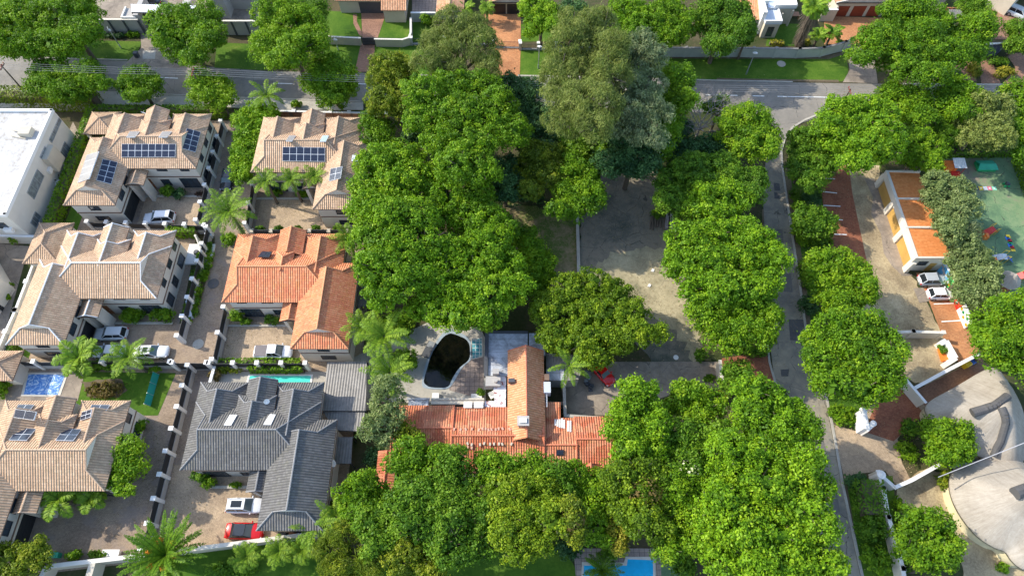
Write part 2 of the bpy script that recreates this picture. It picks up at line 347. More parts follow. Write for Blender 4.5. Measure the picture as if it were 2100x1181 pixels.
# ================================================================ vegetation
LEAFN = 0
def leafmesh(name, pts, nrm, size, aspect, tint, mat, parent, fold=.0):
    """one small quad per leaf clump; arrays of centres, normals, sizes and tints"""
    global LEAFN
    n = len(pts); LEAFN += n
    r = RNG.normal(size=(n, 3))
    if aspect < .3: r = np.cross(nrm, np.array((0, 0, 1.0))) + r * .35
    t = np.cross(nrm, r); t /= np.linalg.norm(t, axis=1)[:, None] + 1e-9
    b = np.cross(nrm, t)
    hs = (size * .5)[:, None]; hb = hs * aspect
    v = np.empty((n, 4, 3), np.float32)
    v[:, 0] = pts - t * hs; v[:, 1] = pts - b * hb; v[:, 2] = pts + t * hs; v[:, 3] = pts + b * hb + nrm * hs * fold
    if parent is not None:
        mi = np.array(wmat(parent).inverted_safe()); v = v @ mi[:3, :3].T.astype(np.float32) + mi[:3, 3].astype(np.float32)
    me = bpy.data.meshes.new(name); me.vertices.add(4 * n); me.vertices.foreach_set('co', v.ravel())
    me.loops.add(4 * n); me.loops.foreach_set('vertex_index', np.arange(4 * n, dtype=np.int32))
    me.polygons.add(n); me.polygons.foreach_set('loop_start', np.arange(0, 4 * n, 4, dtype=np.int32))
    try: me.polygons.foreach_set('loop_total', np.full(n, 4, dtype=np.int32))
    except Exception: pass
    a = me.attributes.new('tint', 'FLOAT', 'FACE'); a.data.foreach_set('value', np.clip(tint, 0, 1).astype(np.float32))
    me.materials.append(mat); me.update(calc_edges=True)
    o = bpy.data.objects.new(name, me); COL.objects.link(o)
    if parent is not None: o.parent = parent
    return o
STY = {  # leaf size, aspect, clump radius, cover, randomness, sprig stretch
 'B': (.28, .60, .80, 1.9, .6), 'Y': (.29, .60, .68, 1.9, .6), 'G': (.28, .60, .78, 1.9, .6), 'D': (.30, .55, .8, 1.9, .6),
 'O': (.25, .60, .55, 2.0, .6), 'C': (.50, .13, .95, 2.2, .8), 'E': (.40, .26, .7, 1.9, .9), 'P': (.4, .3, .6, 2, .7),
 'S': (.20, .60, .35, 2.0, .5)}
def unit(a): return a / (np.linalg.norm(a, axis=1)[:, None] + 1e-9)
def crown_pts(lobes, sty, dens=1.0, size=1.0):
    ls, asp, cr, cov, rnd = STY[sty]; ls *= size; cr *= size
    L = np.array(lobes, float)                                   # cx cy cz rx ry rz
    P_, N_, S_, T_ = [], [], [], []
    for li, (cx, cy, cz, rx, ry, rz) in enumerate(L):
        c = np.array((cx, cy, cz)); rr = np.array((rx, ry, rz)); rm = rr.mean()
        ccr = min(cr, rm * .42)
        nc = int(max(6, 5.2 * rm * rm / (ccr * ccr)))
        d = unit(RNG.normal(size=(nc * 2, 3))); d = d[d[:, 2] > -.45][:nc]
        sh = RNG.uniform(.70, 1.12, len(d))[:, None]
        cc = c + d * (rr - ccr * .6) * sh
        # drop clumps buried in a neighbouring lobe
        keep = np.ones(len(cc), bool)
        for lj, q in enumerate(L):
            if lj != li: keep &= (((cc - q[:3]) / (q[3:] * .74)) ** 2).sum(1) > 1
        keep &= RNG.random(len(cc)) > (.28 if sty == 'C' else .11)
        cc = cc[keep]; d = d[keep]
        if not len(cc): continue
        crr = ccr * RNG.uniform(.5, 1.5, len(cc)); ct = RNG.normal(.5, .22, len(cc))
        k = int(max(10, dens * cov * 2.6 * math.pi * ccr * ccr / (ls * ls * asp * 2)))
        dd = unit(RNG.normal(size=(len(cc) * k, 3))); ci = np.repeat(np.arange(len(cc)), k)
        dd = unit(dd + d[ci] * .55 + np.array((0, 0, .35)))
        pp = cc[ci] + dd * crr[ci][:, None] * np.array((1, 1, .8)) * (1 - .35 * RNG.random(len(ci)) ** 1.5)[:, None]
        # loose twigs poking out
        po = RNG.random(len(ci)) < .12; pp[po] += dd[po] * ccr * RNG.uniform(.1, .7, po.sum())[:, None]
        nn = unit(dd * .8 + RNG.normal(size=dd.shape) * rnd + np.array((0, 0, .25)))
        P_.append(pp); N_.append(nn); S_.append(ls * RNG.uniform(.5, 1.5, len(ci))); T_.append(ct[ci] + RNG.normal(0, .16, len(ci)))
        # inner foliage, coarse
        ki = int(60 + 9 * rm * rm); di = unit(RNG.normal(size=(ki, 3)))
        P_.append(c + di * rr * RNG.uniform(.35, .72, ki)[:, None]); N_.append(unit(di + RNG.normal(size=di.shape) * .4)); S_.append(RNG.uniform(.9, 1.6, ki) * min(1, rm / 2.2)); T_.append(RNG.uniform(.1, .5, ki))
    return np.concatenate(P_), np.concatenate(N_), np.concatenate(S_), np.concatenate(T_), asp
def tree(label, sty, h, lobes, mat=None, name='tree', cat='tree', group=None, dens=1.0, size=1.0, base=None, accent=None, lean=None, flat_=.8, trunkmat=None):
    """lobes: (px, py, rx, ry) in photograph pixels, each a mass of foliage at its own real height"""
    LB = []
    for k, q in enumerate(lobes):
        px, py, rx, ry = q[:4]; hh = q[4] if len(q) > 4 else h * (1 - .10 * ((k * 37) % 5) / 4)
        sc = pxm(px, py, h * .7); r = rx / sc * 1.13; r2 = ry / sc * 1.13
        rz = min(flat_ * (r + r2) / 2, hh * .52); c = P(px, py, hh - rz)
        LB.append((c.x, c.y, hh - rz, r, r2 * 1.05, rz))
    A = np.array(LB); wt = A[:, 3] ** 2
    bx, by = (A[:, 0] * wt).sum() / wt.sum(), (A[:, 1] * wt).sum() / wt.sum()
    if base: b = P(*base); bx, by = b.x, b.y
    t = empty(name, (bx, by, 0), label, cat, group)
    mb = MB(); R = .022 * h + .05 * math.sqrt(wt.sum()) * .35 + .05
    zf = min(a[2] - a[5] * .5 for a in LB); zf = max(.4, zf * .75)
    fk = Vector((bx, by, zf)); mb.path([Vector((bx, by, -.1)), Vector((bx + .05 * R, by, zf * .5)), fk], R, R * .75, 8)
    for a in LB:
        e = Vector(a[:3]); mid = fk.lerp(e, .5) + Vector((0, 0, -.06 * (e - fk).length)); mb.path([fk, mid, e], R * .55, R * .25, 6)
        for j in range(7):
            d = Vector((random.gauss(0, 1), random.gauss(0, 1), random.uniform(.1, 1))).normalized()
            mb.path([e, e + Vector((d.x * a[3], d.y * a[4], d.z * a[5])) * random.uniform(.75, 1.06)], R * .22, R * .06, 4)
    mb.build('trunk', trunkmat or M['bark'], t)
    p, n, s, ti, asp = crown_pts(LB, sty, dens, size); ti = ti + RNG.normal(0, .08) + .12 * np.sin(p[:, 0] * .9 + p[:, 2]) * np.sin(p[:, 1] * .8 + bx)
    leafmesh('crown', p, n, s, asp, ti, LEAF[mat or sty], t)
    if accent:
        am, apx, apy, arx, ary, cnt = accent; c = P(apx, apy, h * .85); sc = pxm(apx, apy, h * .85)
        d = unit(RNG.normal(size=(cnt, 3))); d[:, 2] = np.abs(d[:, 2]); pp = np.array(c) + d * np.array((arx / sc, ary / sc, 1.2))
        leafmesh('blossom', pp, unit(d + RNG.normal(size=d.shape) * .3), RNG.uniform(.2, .4, cnt), .8, RNG.uniform(.3, 1, cnt), LEAF[am], t)
    return t
def shrub(label, px, py, rx, ry=None, h=1.5, mat='G', sty='S', name='shrub', cat='shrub', group=None, lobes=None, size=1.4, z0=0, dens=1.0):
    """a low plant: leaves only, sitting on the ground"""
    ry = ry or rx; LB = []
    for q in (lobes or [(px, py, rx, ry)]):
        sc = pxm(q[0], q[1], z0 + h * .5); r, r2 = q[2] / sc, q[3] / sc; c = P(q[0], q[1], z0 + h * .5); LB.append((c.x, c.y, z0 + h * .5, r, r2, h * .55))
    t = empty(name, (LB[0][0], LB[0][1], z0), label, cat, group)
    p, n, s, ti, asp = crown_pts(LB, sty, dens, size)
    k = p[:, 2] > z0 + .02; o = leafmesh('foliage', p[k], n[k], s[k], asp, ti[k], LEAF[mat], t)
    mb = MB()
    for j in range(5):
        a = random.uniform(0, 6.28); q = LB[0]; mb.tube((q[0], q[1], z0), (q[0] + math.cos(a) * q[3] * .5, q[1] + math.sin(a) * q[4] * .5, z0 + h * .6), .04, .02, 5)
    mb.build('stem', M['bark'], t)
    return t
def hedge(label, pts, wdt, h, mat='G', name='hedge', size=1.3, z0=0, dens=1.0, group=None):
    """clipped hedge along world xy points"""
    P_, N_ = [], []
    ls = .22 * size
    pts = [Vector((p[0], p[1])) for p in pts]
    t = empty(name, (pts[0].x, pts[0].y, z0), label, 'hedge', group)
    for a, b in zip(pts, pts[1:]):
        L = (b - a).length; u = (b - a) / L; q = Vector((-u.y, u.x))
        for (w0, hgt, nr) in ((wdt, 0, (0, 0, 1)), (h, 1, (q.x, q.y, .2)), (h, -1, (-q.x, -q.y, .2))):
            k = int(dens * 3.0 * L * w0 / (ls * ls)); s = RNG.random(k) * L; v = RNG.random(k)
            if hgt == 0: off = (v - .5) * wdt; zz = z0 + h + RNG.normal(0, .07, k) + .12 * np.sin(s * 1.7) * np.sin(s * .6 + 1)
            else: off = hgt * (wdt / 2 + RNG.normal(0, .06, k)); zz = z0 + v * h
            x = a.x + u.x * s + q.x * off; y = a.y + u.y * s + q.y * off
            P_.append(np.stack((x, y, zz), 1)); N_.append(unit(np.array(nr) + RNG.normal(size=(k, 3)) * .45))
    p = np.concatenate(P_); n = np.concatenate(N_)
    ti = .5 + .25 * np.sin(p[:, 0] * 1.3 + p[:, 1] * .9) * np.sin(p[:, 1] * 1.7) + RNG.normal(0, .16, len(p))
    leafmesh('foliage', p, n, ls * RNG.uniform(.7, 1.4, len(p)), .65, ti, LEAF[mat], t)
    mb = MB()
    for a, b in zip(pts, pts[1:]):
        L = (b - a).length; u = (b - a) / L; c = (a + b) / 2; mb.obox(c, u, None, L / 2, wdt * .25, z0 + .02, z0 + h * .8)
    mb.build('branches', M['bark'], t)
    return t
def palm(label, px, py, h, R, nf=18, mat='P', droop=.55, lw=.9, base=None, name='palm_tree', trunk_r=.18, group=None, fruit=0, up=.5, ruffle=0, fw=1.0):
    """px, py: where the crown's heart is seen; R frond reach in metres"""
    c = P(px, py, h); b = P(*base) if base else Vector((c.x, c.y, 0))
    t = empty(name, (b.x, b.y, 0), label, 'palm tree', group)
    mb = MB(); k = 8
    pts = [b.lerp(c, i / k) for i in range(k + 1)]
    mb.path(pts, trunk_r * 1.25, trunk_r * .9, 10)
    if ruffle:
        for i in range(150):
            f = random.random(); a = random.uniform(0, 6.28); q = b.lerp(c, f); r = trunk_r * (1.0 + .9 * f)
            p0 = q + Vector((math.cos(a) * r * .8, math.sin(a) * r * .8, .3)); mb.tube(p0, q + Vector((math.cos(a) * r * 1.6, math.sin(a) * r * 1.6, -1.2)), .05, .02, 4)
    mb.build('trunk', M['bark'], t)
    PP, NN, SS, TT = [], [], [], []; rb = MB()
    for i in range(nf):
        a = 2.4 * i + random.uniform(-.2, .2); f = i / nf; el = up * (1.5 - 1.6 * f) + .15; Lf = R * (.8 + .25 * random.random())
        hd = np.array((math.cos(a), math.sin(a))); m = 26; s = np.linspace(0, 1, m)
        ang = el - droop * 2.0 * s ** 1.3 * (.7 + .5 * f)
        st = Lf / m; x = np.cumsum(np.cos(ang)) * st; z = np.cumsum(np.sin(ang)) * st
        cx = np.stack((c.x + hd[0] * x, c.y + hd[1] * x, c.z + z), 1)
        for j in range(0, m - 5, 5): rb.tube(cx[j], cx[j + 5], .035, .02, 4)
        tan = np.stack((hd[0] * np.cos(ang), hd[1] * np.cos(ang), np.sin(ang)), 1); side = np.array((-hd[1], hd[0], 0)); upv = np.cross(side, tan)
        wl = lw * 1.15 * np.sin(np.pi * (s * .86 + .12)) ** .6
        for sg in (-1, 1):
            for rep in range(2):
                jj = cx + tan * (RNG.random(m)[:, None] * st)
                d = unit(side[None, :] * sg + tan * .55 - np.array((0, 0, .28)) + RNG.normal(size=(m, 3)) * .2)
                L_ = (wl * RNG.uniform(.8, 1.1, m))
                ctr = jj + d * L_[:, None] * .5
                PP.append(np.stack((ctr - d * L_[:, None] * .5, ctr + d * L_[:, None] * .5), 1)); NN.append(tan); SS.append(L_); TT.append(np.full(m, .35 + .4 * random.random()) + RNG.normal(0, .12, m) + (.15 * (1 - f)))
    E = np.concatenate(PP); TN = np.concatenate(NN); TT = np.concatenate(TT); n = len(E)
    wd = .036 * fw * (R / 2.5) ** .6
    v = np.empty((n, 4, 3), np.float32); midp = (E[:, 0] + E[:, 1]) / 2; midp[:, 2] += .03
    v[:, 0] = E[:, 0]; v[:, 1] = midp - TN * wd; v[:, 2] = E[:, 1]; v[:, 3] = midp + TN * wd
    v -= np.array((b.x, b.y, 0), np.float32)
    me = bpy.data.meshes.new('fronds'); me.vertices.add(4 * n); me.vertices.foreach_set('co', v.ravel())
    me.loops.add(4 * n); me.loops.foreach_set('vertex_index', np.arange(4 * n, dtype=np.int32)); me.polygons.add(n); me.polygons.foreach_set('loop_start', np.arange(0, 4 * n, 4, dtype=np.int32))
    at = me.attributes.new('tint', 'FLOAT', 'FACE'); at.data.foreach_set('value', np.clip(TT, 0, 1).astype(np.float32)); me.materials.append(LEAF[mat]); me.update(calc_edges=True)
    o = bpy.data.objects.new('fronds', me); COL.objects.link(o); o.parent = t
    rb.build('frond_ribs', LEAF[mat], t)
    for k in range(fruit):
        a = k * 6.28 / fruit + .9; e = c + Vector((math.cos(a) * 1.5, math.sin(a) * 1.5, 1.0)); d = unit(RNG.normal(size=(260, 3)))
        o = leafmesh('fruit_cluster', np.array(e) + d * np.array((.42, .42, .4)) * RNG.random(260)[:, None] ** .4, d, RNG.uniform(.08, .16, 260), .9, RNG.random(260), LEAF_FRUIT, t)
    return t
leaf('fruit', (.55, .16, .01), (.80, .28, .02), (.9, .42, .05), .05); LEAF_FRUIT = LEAF['fruit']
def bushes(label, pts, h=.8, mat='G', group=None, **k):
    for (px, py, r), lb in zip(pts, label): shrub(lb, px, py, r, h=h, mat=mat, group=group, **k)
def dead_tree(label, px, py, h, R):
    c = P(px, py, h * .6); t = empty('dead_tree', (c.x, c.y, 0), label, 'tree'); mb = MB()
    mb.path([(c.x, c.y, 0), (c.x + .2, c.y, h * .3)], .22, .16, 7); tw = MB()
    def br(p, d, L, r, dep, m):
        q = p + d * L; m.path([p, p.lerp(q, .5) + Vector((random.gauss(0, .06), random.gauss(0, .06), random.gauss(0, .05))) * L, q], r, r * .6, 4)
        if dep: 
            for k in range(3 if dep > 1 else 4):
                nd = (d + Vector((random.gauss(0, .55), random.gauss(0, .55), random.gauss(.05, .35)))).normalized(); br(q, nd, L * random.uniform(.6, .85), r * .6, dep - 1, m)
    for k in range(11):
        a = k * 1.7; br(Vector((c.x + .2, c.y, h * .3)), Vector((math.cos(a), math.sin(a), random.uniform(.5, 1.6))).normalized(), R * .40, .11, 4, tw)
    mb.build('trunk', M['deadwood'], t); tw.build('bare_branches', M['deadwood'], t)
# ================================================================ buildings
def wing(rf, cp, fs, x0, x1, y0, y1, ze, axis, lo, hi, sl=.577, g=.5, th=.16, over=0):
    """one roof wing: slopes into rf, ridge/hip cap tiles into cp, eave boards into fs. lo/hi end styles: H hip, D dutch gablet, G gable, O open"""
    sw = axis == 'x'
    if sw: x0, x1, y0, y1 = y0, y1, x0, x1                      # work with the ridge along 'y'
    def V(x, y, z): return Vector((y, x, z)) if sw else Vector((x, y, z))
    hw = (x1 - x0) / 2; rise = hw * sl; xm = (x0 + x1) / 2; zr = ze + rise
    gg = {'H': 1.0, 'D': g, 'G': 0.0, 'O': 0.0}; a, b = gg[lo], gg[hi]
    ya, yb = y0 + a * hw, y1 - b * hw                          # where the gablet stands / ridge ends
    def fc(m, pts, mi=0):
        pts = [Vector(p) for p in pts]
        n = (pts[1] - pts[0]).cross(pts[2] - pts[0])
        if n.z < 0: pts = pts[::-1]
        m.face(pts, mi)
    for s in (0, 1):
        xe = x1 if s else x0
        def xi(f): return xe + (xm - xe) * f
        poly = [V(xe, y0, ze), V(xe, y1, ze)]
        if b > 0 and b < 1: poly += [V(xi(b), yb, ze + rise * b)]
        poly += [V(xm, yb, zr), V(xm, ya, zr)]
        if a > 0 and a < 1: poly += [V(xi(a), ya, ze + rise * a)]
        fc(rf, poly)
        # eave board and gutter
        pa, pb = V(xe, y0, ze), V(xe, y1, ze)
        fs.face([pa, pb, pb - Vector((0, 0, th)), pa - Vector((0, 0, th))], 0)
    for st, ye, yg, f in ((lo, y0, ya, a), (hi, y1, yb, b)):
        if st in 'HD':
            zt = ze + rise * f
            poly = [V(x0, ye, ze), V(x1, ye, ze), V(x1 - hw * f, yg, zt), V(x0 + hw * f, yg, zt)] if f < 1 else [V(x0, ye, ze), V(x1, ye, ze), V(xm, yg, zt)]
            fc(rf, poly)
            if f < 1: fs.face([V(x1 - hw * f, yg, zt - .02), V(x0 + hw * f, yg, zt - .02), V(xm, yg, zr - .02)], 1)
            for sx, xe in ((1, x0), (-1, x1)):
                cp_line(cp, V(xe, ye, ze + .02), V(xe + sx * hw * f, yg, zt + .02))
            pa, pb = V(x0, ye, ze), V(x1, ye, ze); fs.face([pa, pb, pb - Vector((0, 0, th)), pa - Vector((0, 0, th))], 0)
        if st == 'G':
            fs.face([V(x0, ye + .25 * (1 if ye == y0 else -1), ze - .1), V(x1, ye + .25 * (1 if ye == y0 else -1), ze - .1), V(xm, ye + .25 * (1 if ye == y0 else -1), zr - .03)], 1)
        if st in 'DG':
            for xe, zz, ff in ((x0, ze, f), (x1, ze, f)):
                cp_line(cp, V(xe + (xm - xe) * ff, yg, ze + rise * ff + .02), V(xm, yg, zr + .02), .07)
    cp_line(cp, V(xm, ya, zr + .03), V(xm, yb, zr + .03), .10)
    fs.face([V(x0, y0, ze - th), V(x0, y1, ze - th), V(x1, y1, ze - th), V(x1, y0, ze - th)], 0)
def cp_line(m, a, b, r=.085, step=.42):
    L = (b - a).length; n = max(1, int(L / step)); d = (b - a) / n
    for i in range(n): m.tube(a + d * i, a + d * (i + 1.12), r * .88, r * 1.12, 6)
def window(par, face, u, z, w_, h_, plane, mats=None, name='window', bars=2, label=None, pane='glass', out=1):
    """window on an axis-aligned wall; face 'S','N','E','W'; plane = wall coordinate; u centre along the wall"""
    f, g = MB(), MB(); s = {'S': -1, 'N': 1, 'E': 1, 'W': -1}[face]; fw = .07
    def bx(m, u0, u1, z0, z1, d0, d1):
        lo, hi = sorted((plane + s * d0, plane + s * d1))
        if face in 'SN': m.box(u0, u1, lo, hi, z0, z1)
        else: m.box(lo, hi, u0, u1, z0, z1)
    bx(f, u - w_ / 2 - fw, u + w_ / 2 + fw, z - fw, z, .0, .10); bx(f, u - w_ / 2 - fw, u + w_ / 2 + fw, z + h_, z + h_ + fw, .0, .08)
    bx(f, u - w_ / 2 - fw, u - w_ / 2, z, z + h_, 0, .08); bx(f, u + w_ / 2, u + w_ / 2 + fw, z, z + h_, 0, .08)
    for k in range(1, bars): x = u - w_ / 2 + w_ * k / bars; bx(f, x - .025, x + .025, z, z + h_, .01, .06)
    o = f.build(name, M['dark'] if mats is None else mats, par, label); bx(g, u - w_ / 2, u + w_ / 2, z, z + h_, .005, .03); g.build('pane', M[pane], o)
    return o
def door(par, face, u, z, w_, h_, plane, mt='wood', name='door', rows=4, label=None):
    g = MB(); s = {'S': -1, 'N': 1, 'E': 1, 'W': -1}[face]
    def bx(m, u0, u1, z0, z1, d0, d1, mi=0):
        lo, hi = sorted((plane + s * d0, plane + s * d1))
        if face in 'SN': m.box(u0, u1, lo, hi, z0, z1, mi)
        else: m.box(lo, hi, u0, u1, z0, z1, mi)
    bx(g, u - w_ / 2, u + w_ / 2, z, z + h_, 0, .04)
    for k in range(rows): bx(g, u - w_ / 2 + .04, u + w_ / 2 - .04, z + h_ * k / rows + .03, z + h_ * (k + 1) / rows - .03, .04, .06)
    o = g.build(name, M[mt], par, label)
    if name == 'door': h = MB(); bx(h, u + w_ * .32, u + w_ * .40, z + h_ * .45, z + h_ * .52, .06, .11); h.build('handle', M['steel'], o)
    return o
def plane_of(x, y, z, nx, ny, sl=.577): return Vector((x, y, z)), Vector((nx * sl, ny * sl, 1)).normalized()
def hit(px, py, pl, off=.1):
    p, n = pl; o = Vector((0, 0, HC)); d = ray(px, py); t = (p + n * off - o).dot(n) / d.dot(n); return o + d * t
def on_roof(par, name, quad, pl, nu=1, nv=1, kind='solar', label=None, off=.12):
    """panel array whose corners (NW NE SE SW seen in the photo) lie on a roof slope"""
    a, b, c, d = [hit(x, y, pl, off) for x, y in quad]; n = pl[1]; m = MB(); th = n * .05
    def at(u, v): return (a.lerp(b, u)).lerp(d.lerp(c, u), v)
    gu, gv = .035 / (b - a).length, .035 / (d - a).length
    for i in range(nu):
        for j in range(nv):
            u0, u1, v0, v1 = i / nu, (i + 1) / nu, j / nv, (j + 1) / nv
            m.face([at(u0, v1), at(u1, v1), at(u1, v0), at(u0, v0)], 0)
            m.face([at(u0 + gu, v1 - gv) + n * .006, at(u1 - gu, v1 - gv) + n * .006, at(u1 - gu, v0 + gv) + n * .006, at(u0 + gu, v0 + gv) + n * .006], 1)
    r = [at(0, 1), at(1, 1), at(1, 0), at(0, 0)]
    for k in range(4): p, q = r[k], r[(k + 1) % 4]; m.face([p - th * 2, q - th * 2, q, p], 0)
    mats = {'solar': [M['steel_light'], M['solar']], 'white': [M['white'], M['white']], 'grey': [M['steel_light'], M['greypanel']], 'dark': [M['dark'], M['solar']], 'sky': [M['steel_light'], M['skyglass']]}[kind]
    return m.build(name, mats, par, label)
M['steel_light'] = flat('aluminium_frame', (.62, .64, .66), .4); M['greypanel'] = flat('dusty_panel', (.33, .32, .31), .25); M['skyglass'] = flat('pale_glass', (.45, .58, .62), .1)
def house(label, x0, yN, mir, tile, cap, lift=0.0, wallm='cream', trim='band', skip_D=False, west_ann=False, s_cols=True):
    X = (lambda x: x0 - x) if mir else (lambda x: x0 + x)
    def R(xa, xb): return tuple(sorted((X(xa), X(xb))))
    Y = lambda y: yN - y
    root = empty('tiled_house', (X(8), Y(7), 0), label, 'house')
    rf, cp, fs, wl, bd = MB(), MB(), MB(), MB(), MB(); ze = 5.4
    def W(xa, xb, ya, yb, z, ax, st, en, k, wall=True, inset=.5):   # ya north, yb south (template: down the page)
        a, b = R(xa, xb)
        if ax == 'x' and mir: st, en = en, st
        wing(rf, cp, fs, a, b, Y(yb), Y(ya), z, ax, st, en)
        if wall: wl.box(a + inset, b - inset, Y(yb) + inset, Y(ya) - inset, 0, z - .17 - .003 * k); bd.box(a + inset - .06, b - inset + .06, Y(yb) + inset - .06, Y(ya) - inset + .06, 2.75 + .003 * k, 2.95 + .002 * k)
    # main range, two rear bays, street-side wing, centre gable and the raised dormer
    W(.012, 15.29, 2.55, 10.75, ze, 'x', 'D', 'H', 0)
    W(0, 6.0, 0, 7.2, ze, 'y', 'O', 'D', 1)
    W(9.2, 15.3, 0.004, 7.2, ze + .004, 'y', 'O', 'D', 2)
    W(10.1, 17.5, 4.75, 17.4, ze - .006, 'y', 'D', 'D', 3)
    W(6.2, 9.8, 0, 4, 6.15, 'y', 'O', 'G', 4, inset=.35)
    if not skip_D: W(5.4, 10.0, 2.0, 7, 6.2, 'y', 'O', 'D', 5, wall=False)
    else: W(6.6, 9.0, 3.9, 7.2, 6.95, 'y', 'O', 'H', 5, wall=False)
    # porch with its small gabled roof on two tall piers
    px0, px1 = R(7.7, 10.4); wing(rf, cp, fs, px0, px1, Y(13.0), Y(10.0), 4.35, 'y', 'G', 'O', .5)
    pr = MB(); pr.box(px0 + .3, px0 + .75, Y(12.8), Y(11.2), 0, 4.2); pr.box(px1 - .75, px1 - .3, Y(12.8), Y(11.2), 0, 4.2)
    r_ = rf.build('roof', T[tile], root)
    cp.build('ridge_cap', M[cap], r_); fs.build('eave_board', [M[trim], M['cream']], r_)
    wl.build('wall', M[wallm], root); bd.build('string_course', M['band'], root); pr.build('porch_pier', M[wallm], root)
    # openings
    s = -1 if mir else 1
    ys = Y(10.75) + .5
    for u, wd, z, h in ((2.2, 1.2, 4.3, .7), (5.6, 1.4, 4.3, .7)): window(root, 'S', X(u), z, wd, h, ys)
    window(root, 'S', X(2.6), .3, 2.6, 2.1, ys, bars=3); door(root, 'S', X(9.05), 0, 1.2, 2.3, ys, 'wood'); window(root, 'S', X(6.3), .9, 1.2, 1.2, ys)
    yss = Y(17.4) + .5
    window(root, 'S', X(14), 1.0, 1.8, .9, yss); window(root, 'S', X(13.9), 3.6, 1.4, .8, yss)
    xe = X(10.1) + s * .5 if not mir else X(10.1) - .5        # courtyard side of the street wing
    fcW = 'W' if not mir else 'E'
    for yy in (12.2, 14.6): window(root, fcW, Y(yy), 3.7, 1.5, 1.1, xe)
    door(root, fcW, Y(14.4), 0, 4.6, 2.3, xe, 'dark', name='garage_door', rows=5)
    xo = X(0) - (-.5 if not mir else .5)                     # outer flank
    for yy, z, wd, h in ((1.8, 3.6, 1.0, 1.2), (4.6, 3.6, 1.2, 1.2), (7.6, 3.6, 1.0, 1.2), (2.6, .8, 1.8, 1.4), (6.0, .8, 1.2, 1.4), (8.8, .6, 1.4, 1.6)):
        window(root, 'W' if not mir else 'E', Y(yy), z, wd, h, xo)
    xr = X(17.5) - (.5 if not mir else -.5)
    for yy in (8, 12, 15.5): window(root, 'E' if not mir else 'W', Y(yy), 3.8, 1.1, 1.0, xr)
    slopes = {'MS': plane_of(0, Y(10.75), ze, 0, -1), 'MN': plane_of(0, Y(2.55), ze, 0, 1),
              'FLANK': plane_of(X(0), 0, ze, -1 if not mir else 1, 0), 'BAYIN': plane_of(X(6.0), 0, ze, 1 if not mir else -1, 0), 'BAY2IN': plane_of(X(9.2), 0, ze, -1 if not mir else 1, 0),
              'BAY2OUT': plane_of(X(15.3), 0, ze, 1 if not mir else -1, 0), 'WINGC': plane_of(X(10.1), 0, ze, -1 if not mir else 1, 0), 'WINGO': plane_of(X(17.5), 0, ze, 1 if not mir else -1, 0),
              'BAYN': plane_of(0, Y(0), ze, 0, 1)}
    return root, slopes
def dish(par, c, r=.4, az=0, label=None, name='satellite_dish'):
    m = MB(); c = Vector(c); m.tube(c, c + Vector((0, 0, .5)), .03, n=5); k = 12; d = Vector((math.cos(az), math.sin(az), .75)).normalized(); a = d.orthogonal().normalized(); b = d.cross(a); o = c + Vector((0, 0, .55)) + d * .08
    rim = [o + (a * math.cos(t) + b * math.sin(t)) * r + d * .12 for t in [6.283 * i / k for i in range(k)]]
    for i in range(k): m.face([o, rim[i], rim[(i + 1) % k]], smooth=True)
    m.tube(o, o + d * .45, .015, n=4); return m.build(name, M['white'], par, label)
def turbine(par, c, r=.16, h=.45, name='roof_vent', mt='steel'):
    m = MB(); c = Vector(c); m.tube(c, c + Vector((0, 0, h)), r * .8, r * .8, 10); m.tube(c + Vector((0, 0, h)), c + Vector((0, 0, h + .12)), r * 1.3, r * .6, 10); return m.build(name, M[mt], par)
def box_thing(name, label, cat, c, size, mats, group=None, rz=0, lid=None):
    """bin or cabinet: body with bevelled lid"""
    t = empty(name, c, label, cat, group, rz); m = MB(); x, y, z = size; c = Vector(c)
    def R_(p): q = Matrix.Rotation(rz, 3, 'Z') @ Vector(p); return q + c
    def fr(z0, z1, a0, a1, mb):
        lo = [R_((sx * x / 2 * a0, sy * y / 2 * a0, z0)) for sx, sy in ((-1, -1), (1, -1), (1, 1), (-1, 1))]; hi = [R_((sx * x / 2 * a1, sy * y / 2 * a1, z1)) for sx, sy in ((-1, -1), (1, -1), (1, 1), (-1, 1))]
        for k in range(4): j = (k + 1) % 4; mb.face([lo[k], lo[j], hi[j], hi[k]])
        mb.face(hi); mb.face(lo[::-1])
    fr(0, z * .85, .86, 1, m); m.build('body', mats, t); l = MB(); fr(z * .86, z * .95, 1.06, 1.06, l); fr(z * .95, z, 1.0, .8, l); l.build('lid', lid or mats, t); return t
# ---------------------------------------------------------------- walls and fences
def wall(label, pts, z, th=.22, mt='cream', cap='white', name='boundary_wall', piers=None, pier_h=.15, pier_w=.4, cat='wall', capw=.06, closed_dark=None, group=None):
    pts = [Vector((p[0], p[1])) for p in pts]; t = empty(name, (pts[0].x, pts[0].y, 0), label, cat, group); m, c, pm = MB(), MB(), MB()
    for i, (a, b) in enumerate(zip(pts, pts[1:])):
        L = (b - a).length
        if L < .05: continue
        u = (b - a) / L; mid = (a + b) / 2; ex = th / 2 - .003 * (i % 3)
        m.obox(mid, u, None, L / 2 + (ex if i else 0) , th / 2 + .001 * (i % 2), 0, z); c.obox(mid, u, None, L / 2 + ex, th / 2 + capw + .002 * (i % 2), z + .002 * (i % 3), z + .09 + .003 * (i % 3))
        if piers:
            n = max(1, round(L / piers))
            for k in range(n + 1):
                q = a + (b - a) * k / n; pm.obox(q, u, None, pier_w / 2, pier_w / 2 + .012 * (i % 2), 0, z + pier_h)
                pm.obox(q, u, None, pier_w / 2 + .06, pier_w / 2 + .06, z + pier_h, z + pier_h + .08, 1)
    m.build('wall_face', M[mt], t); c.build('coping', M[cap], t)
    if piers: pm.build('pier', [M[mt], M[cap]], t)
    return t
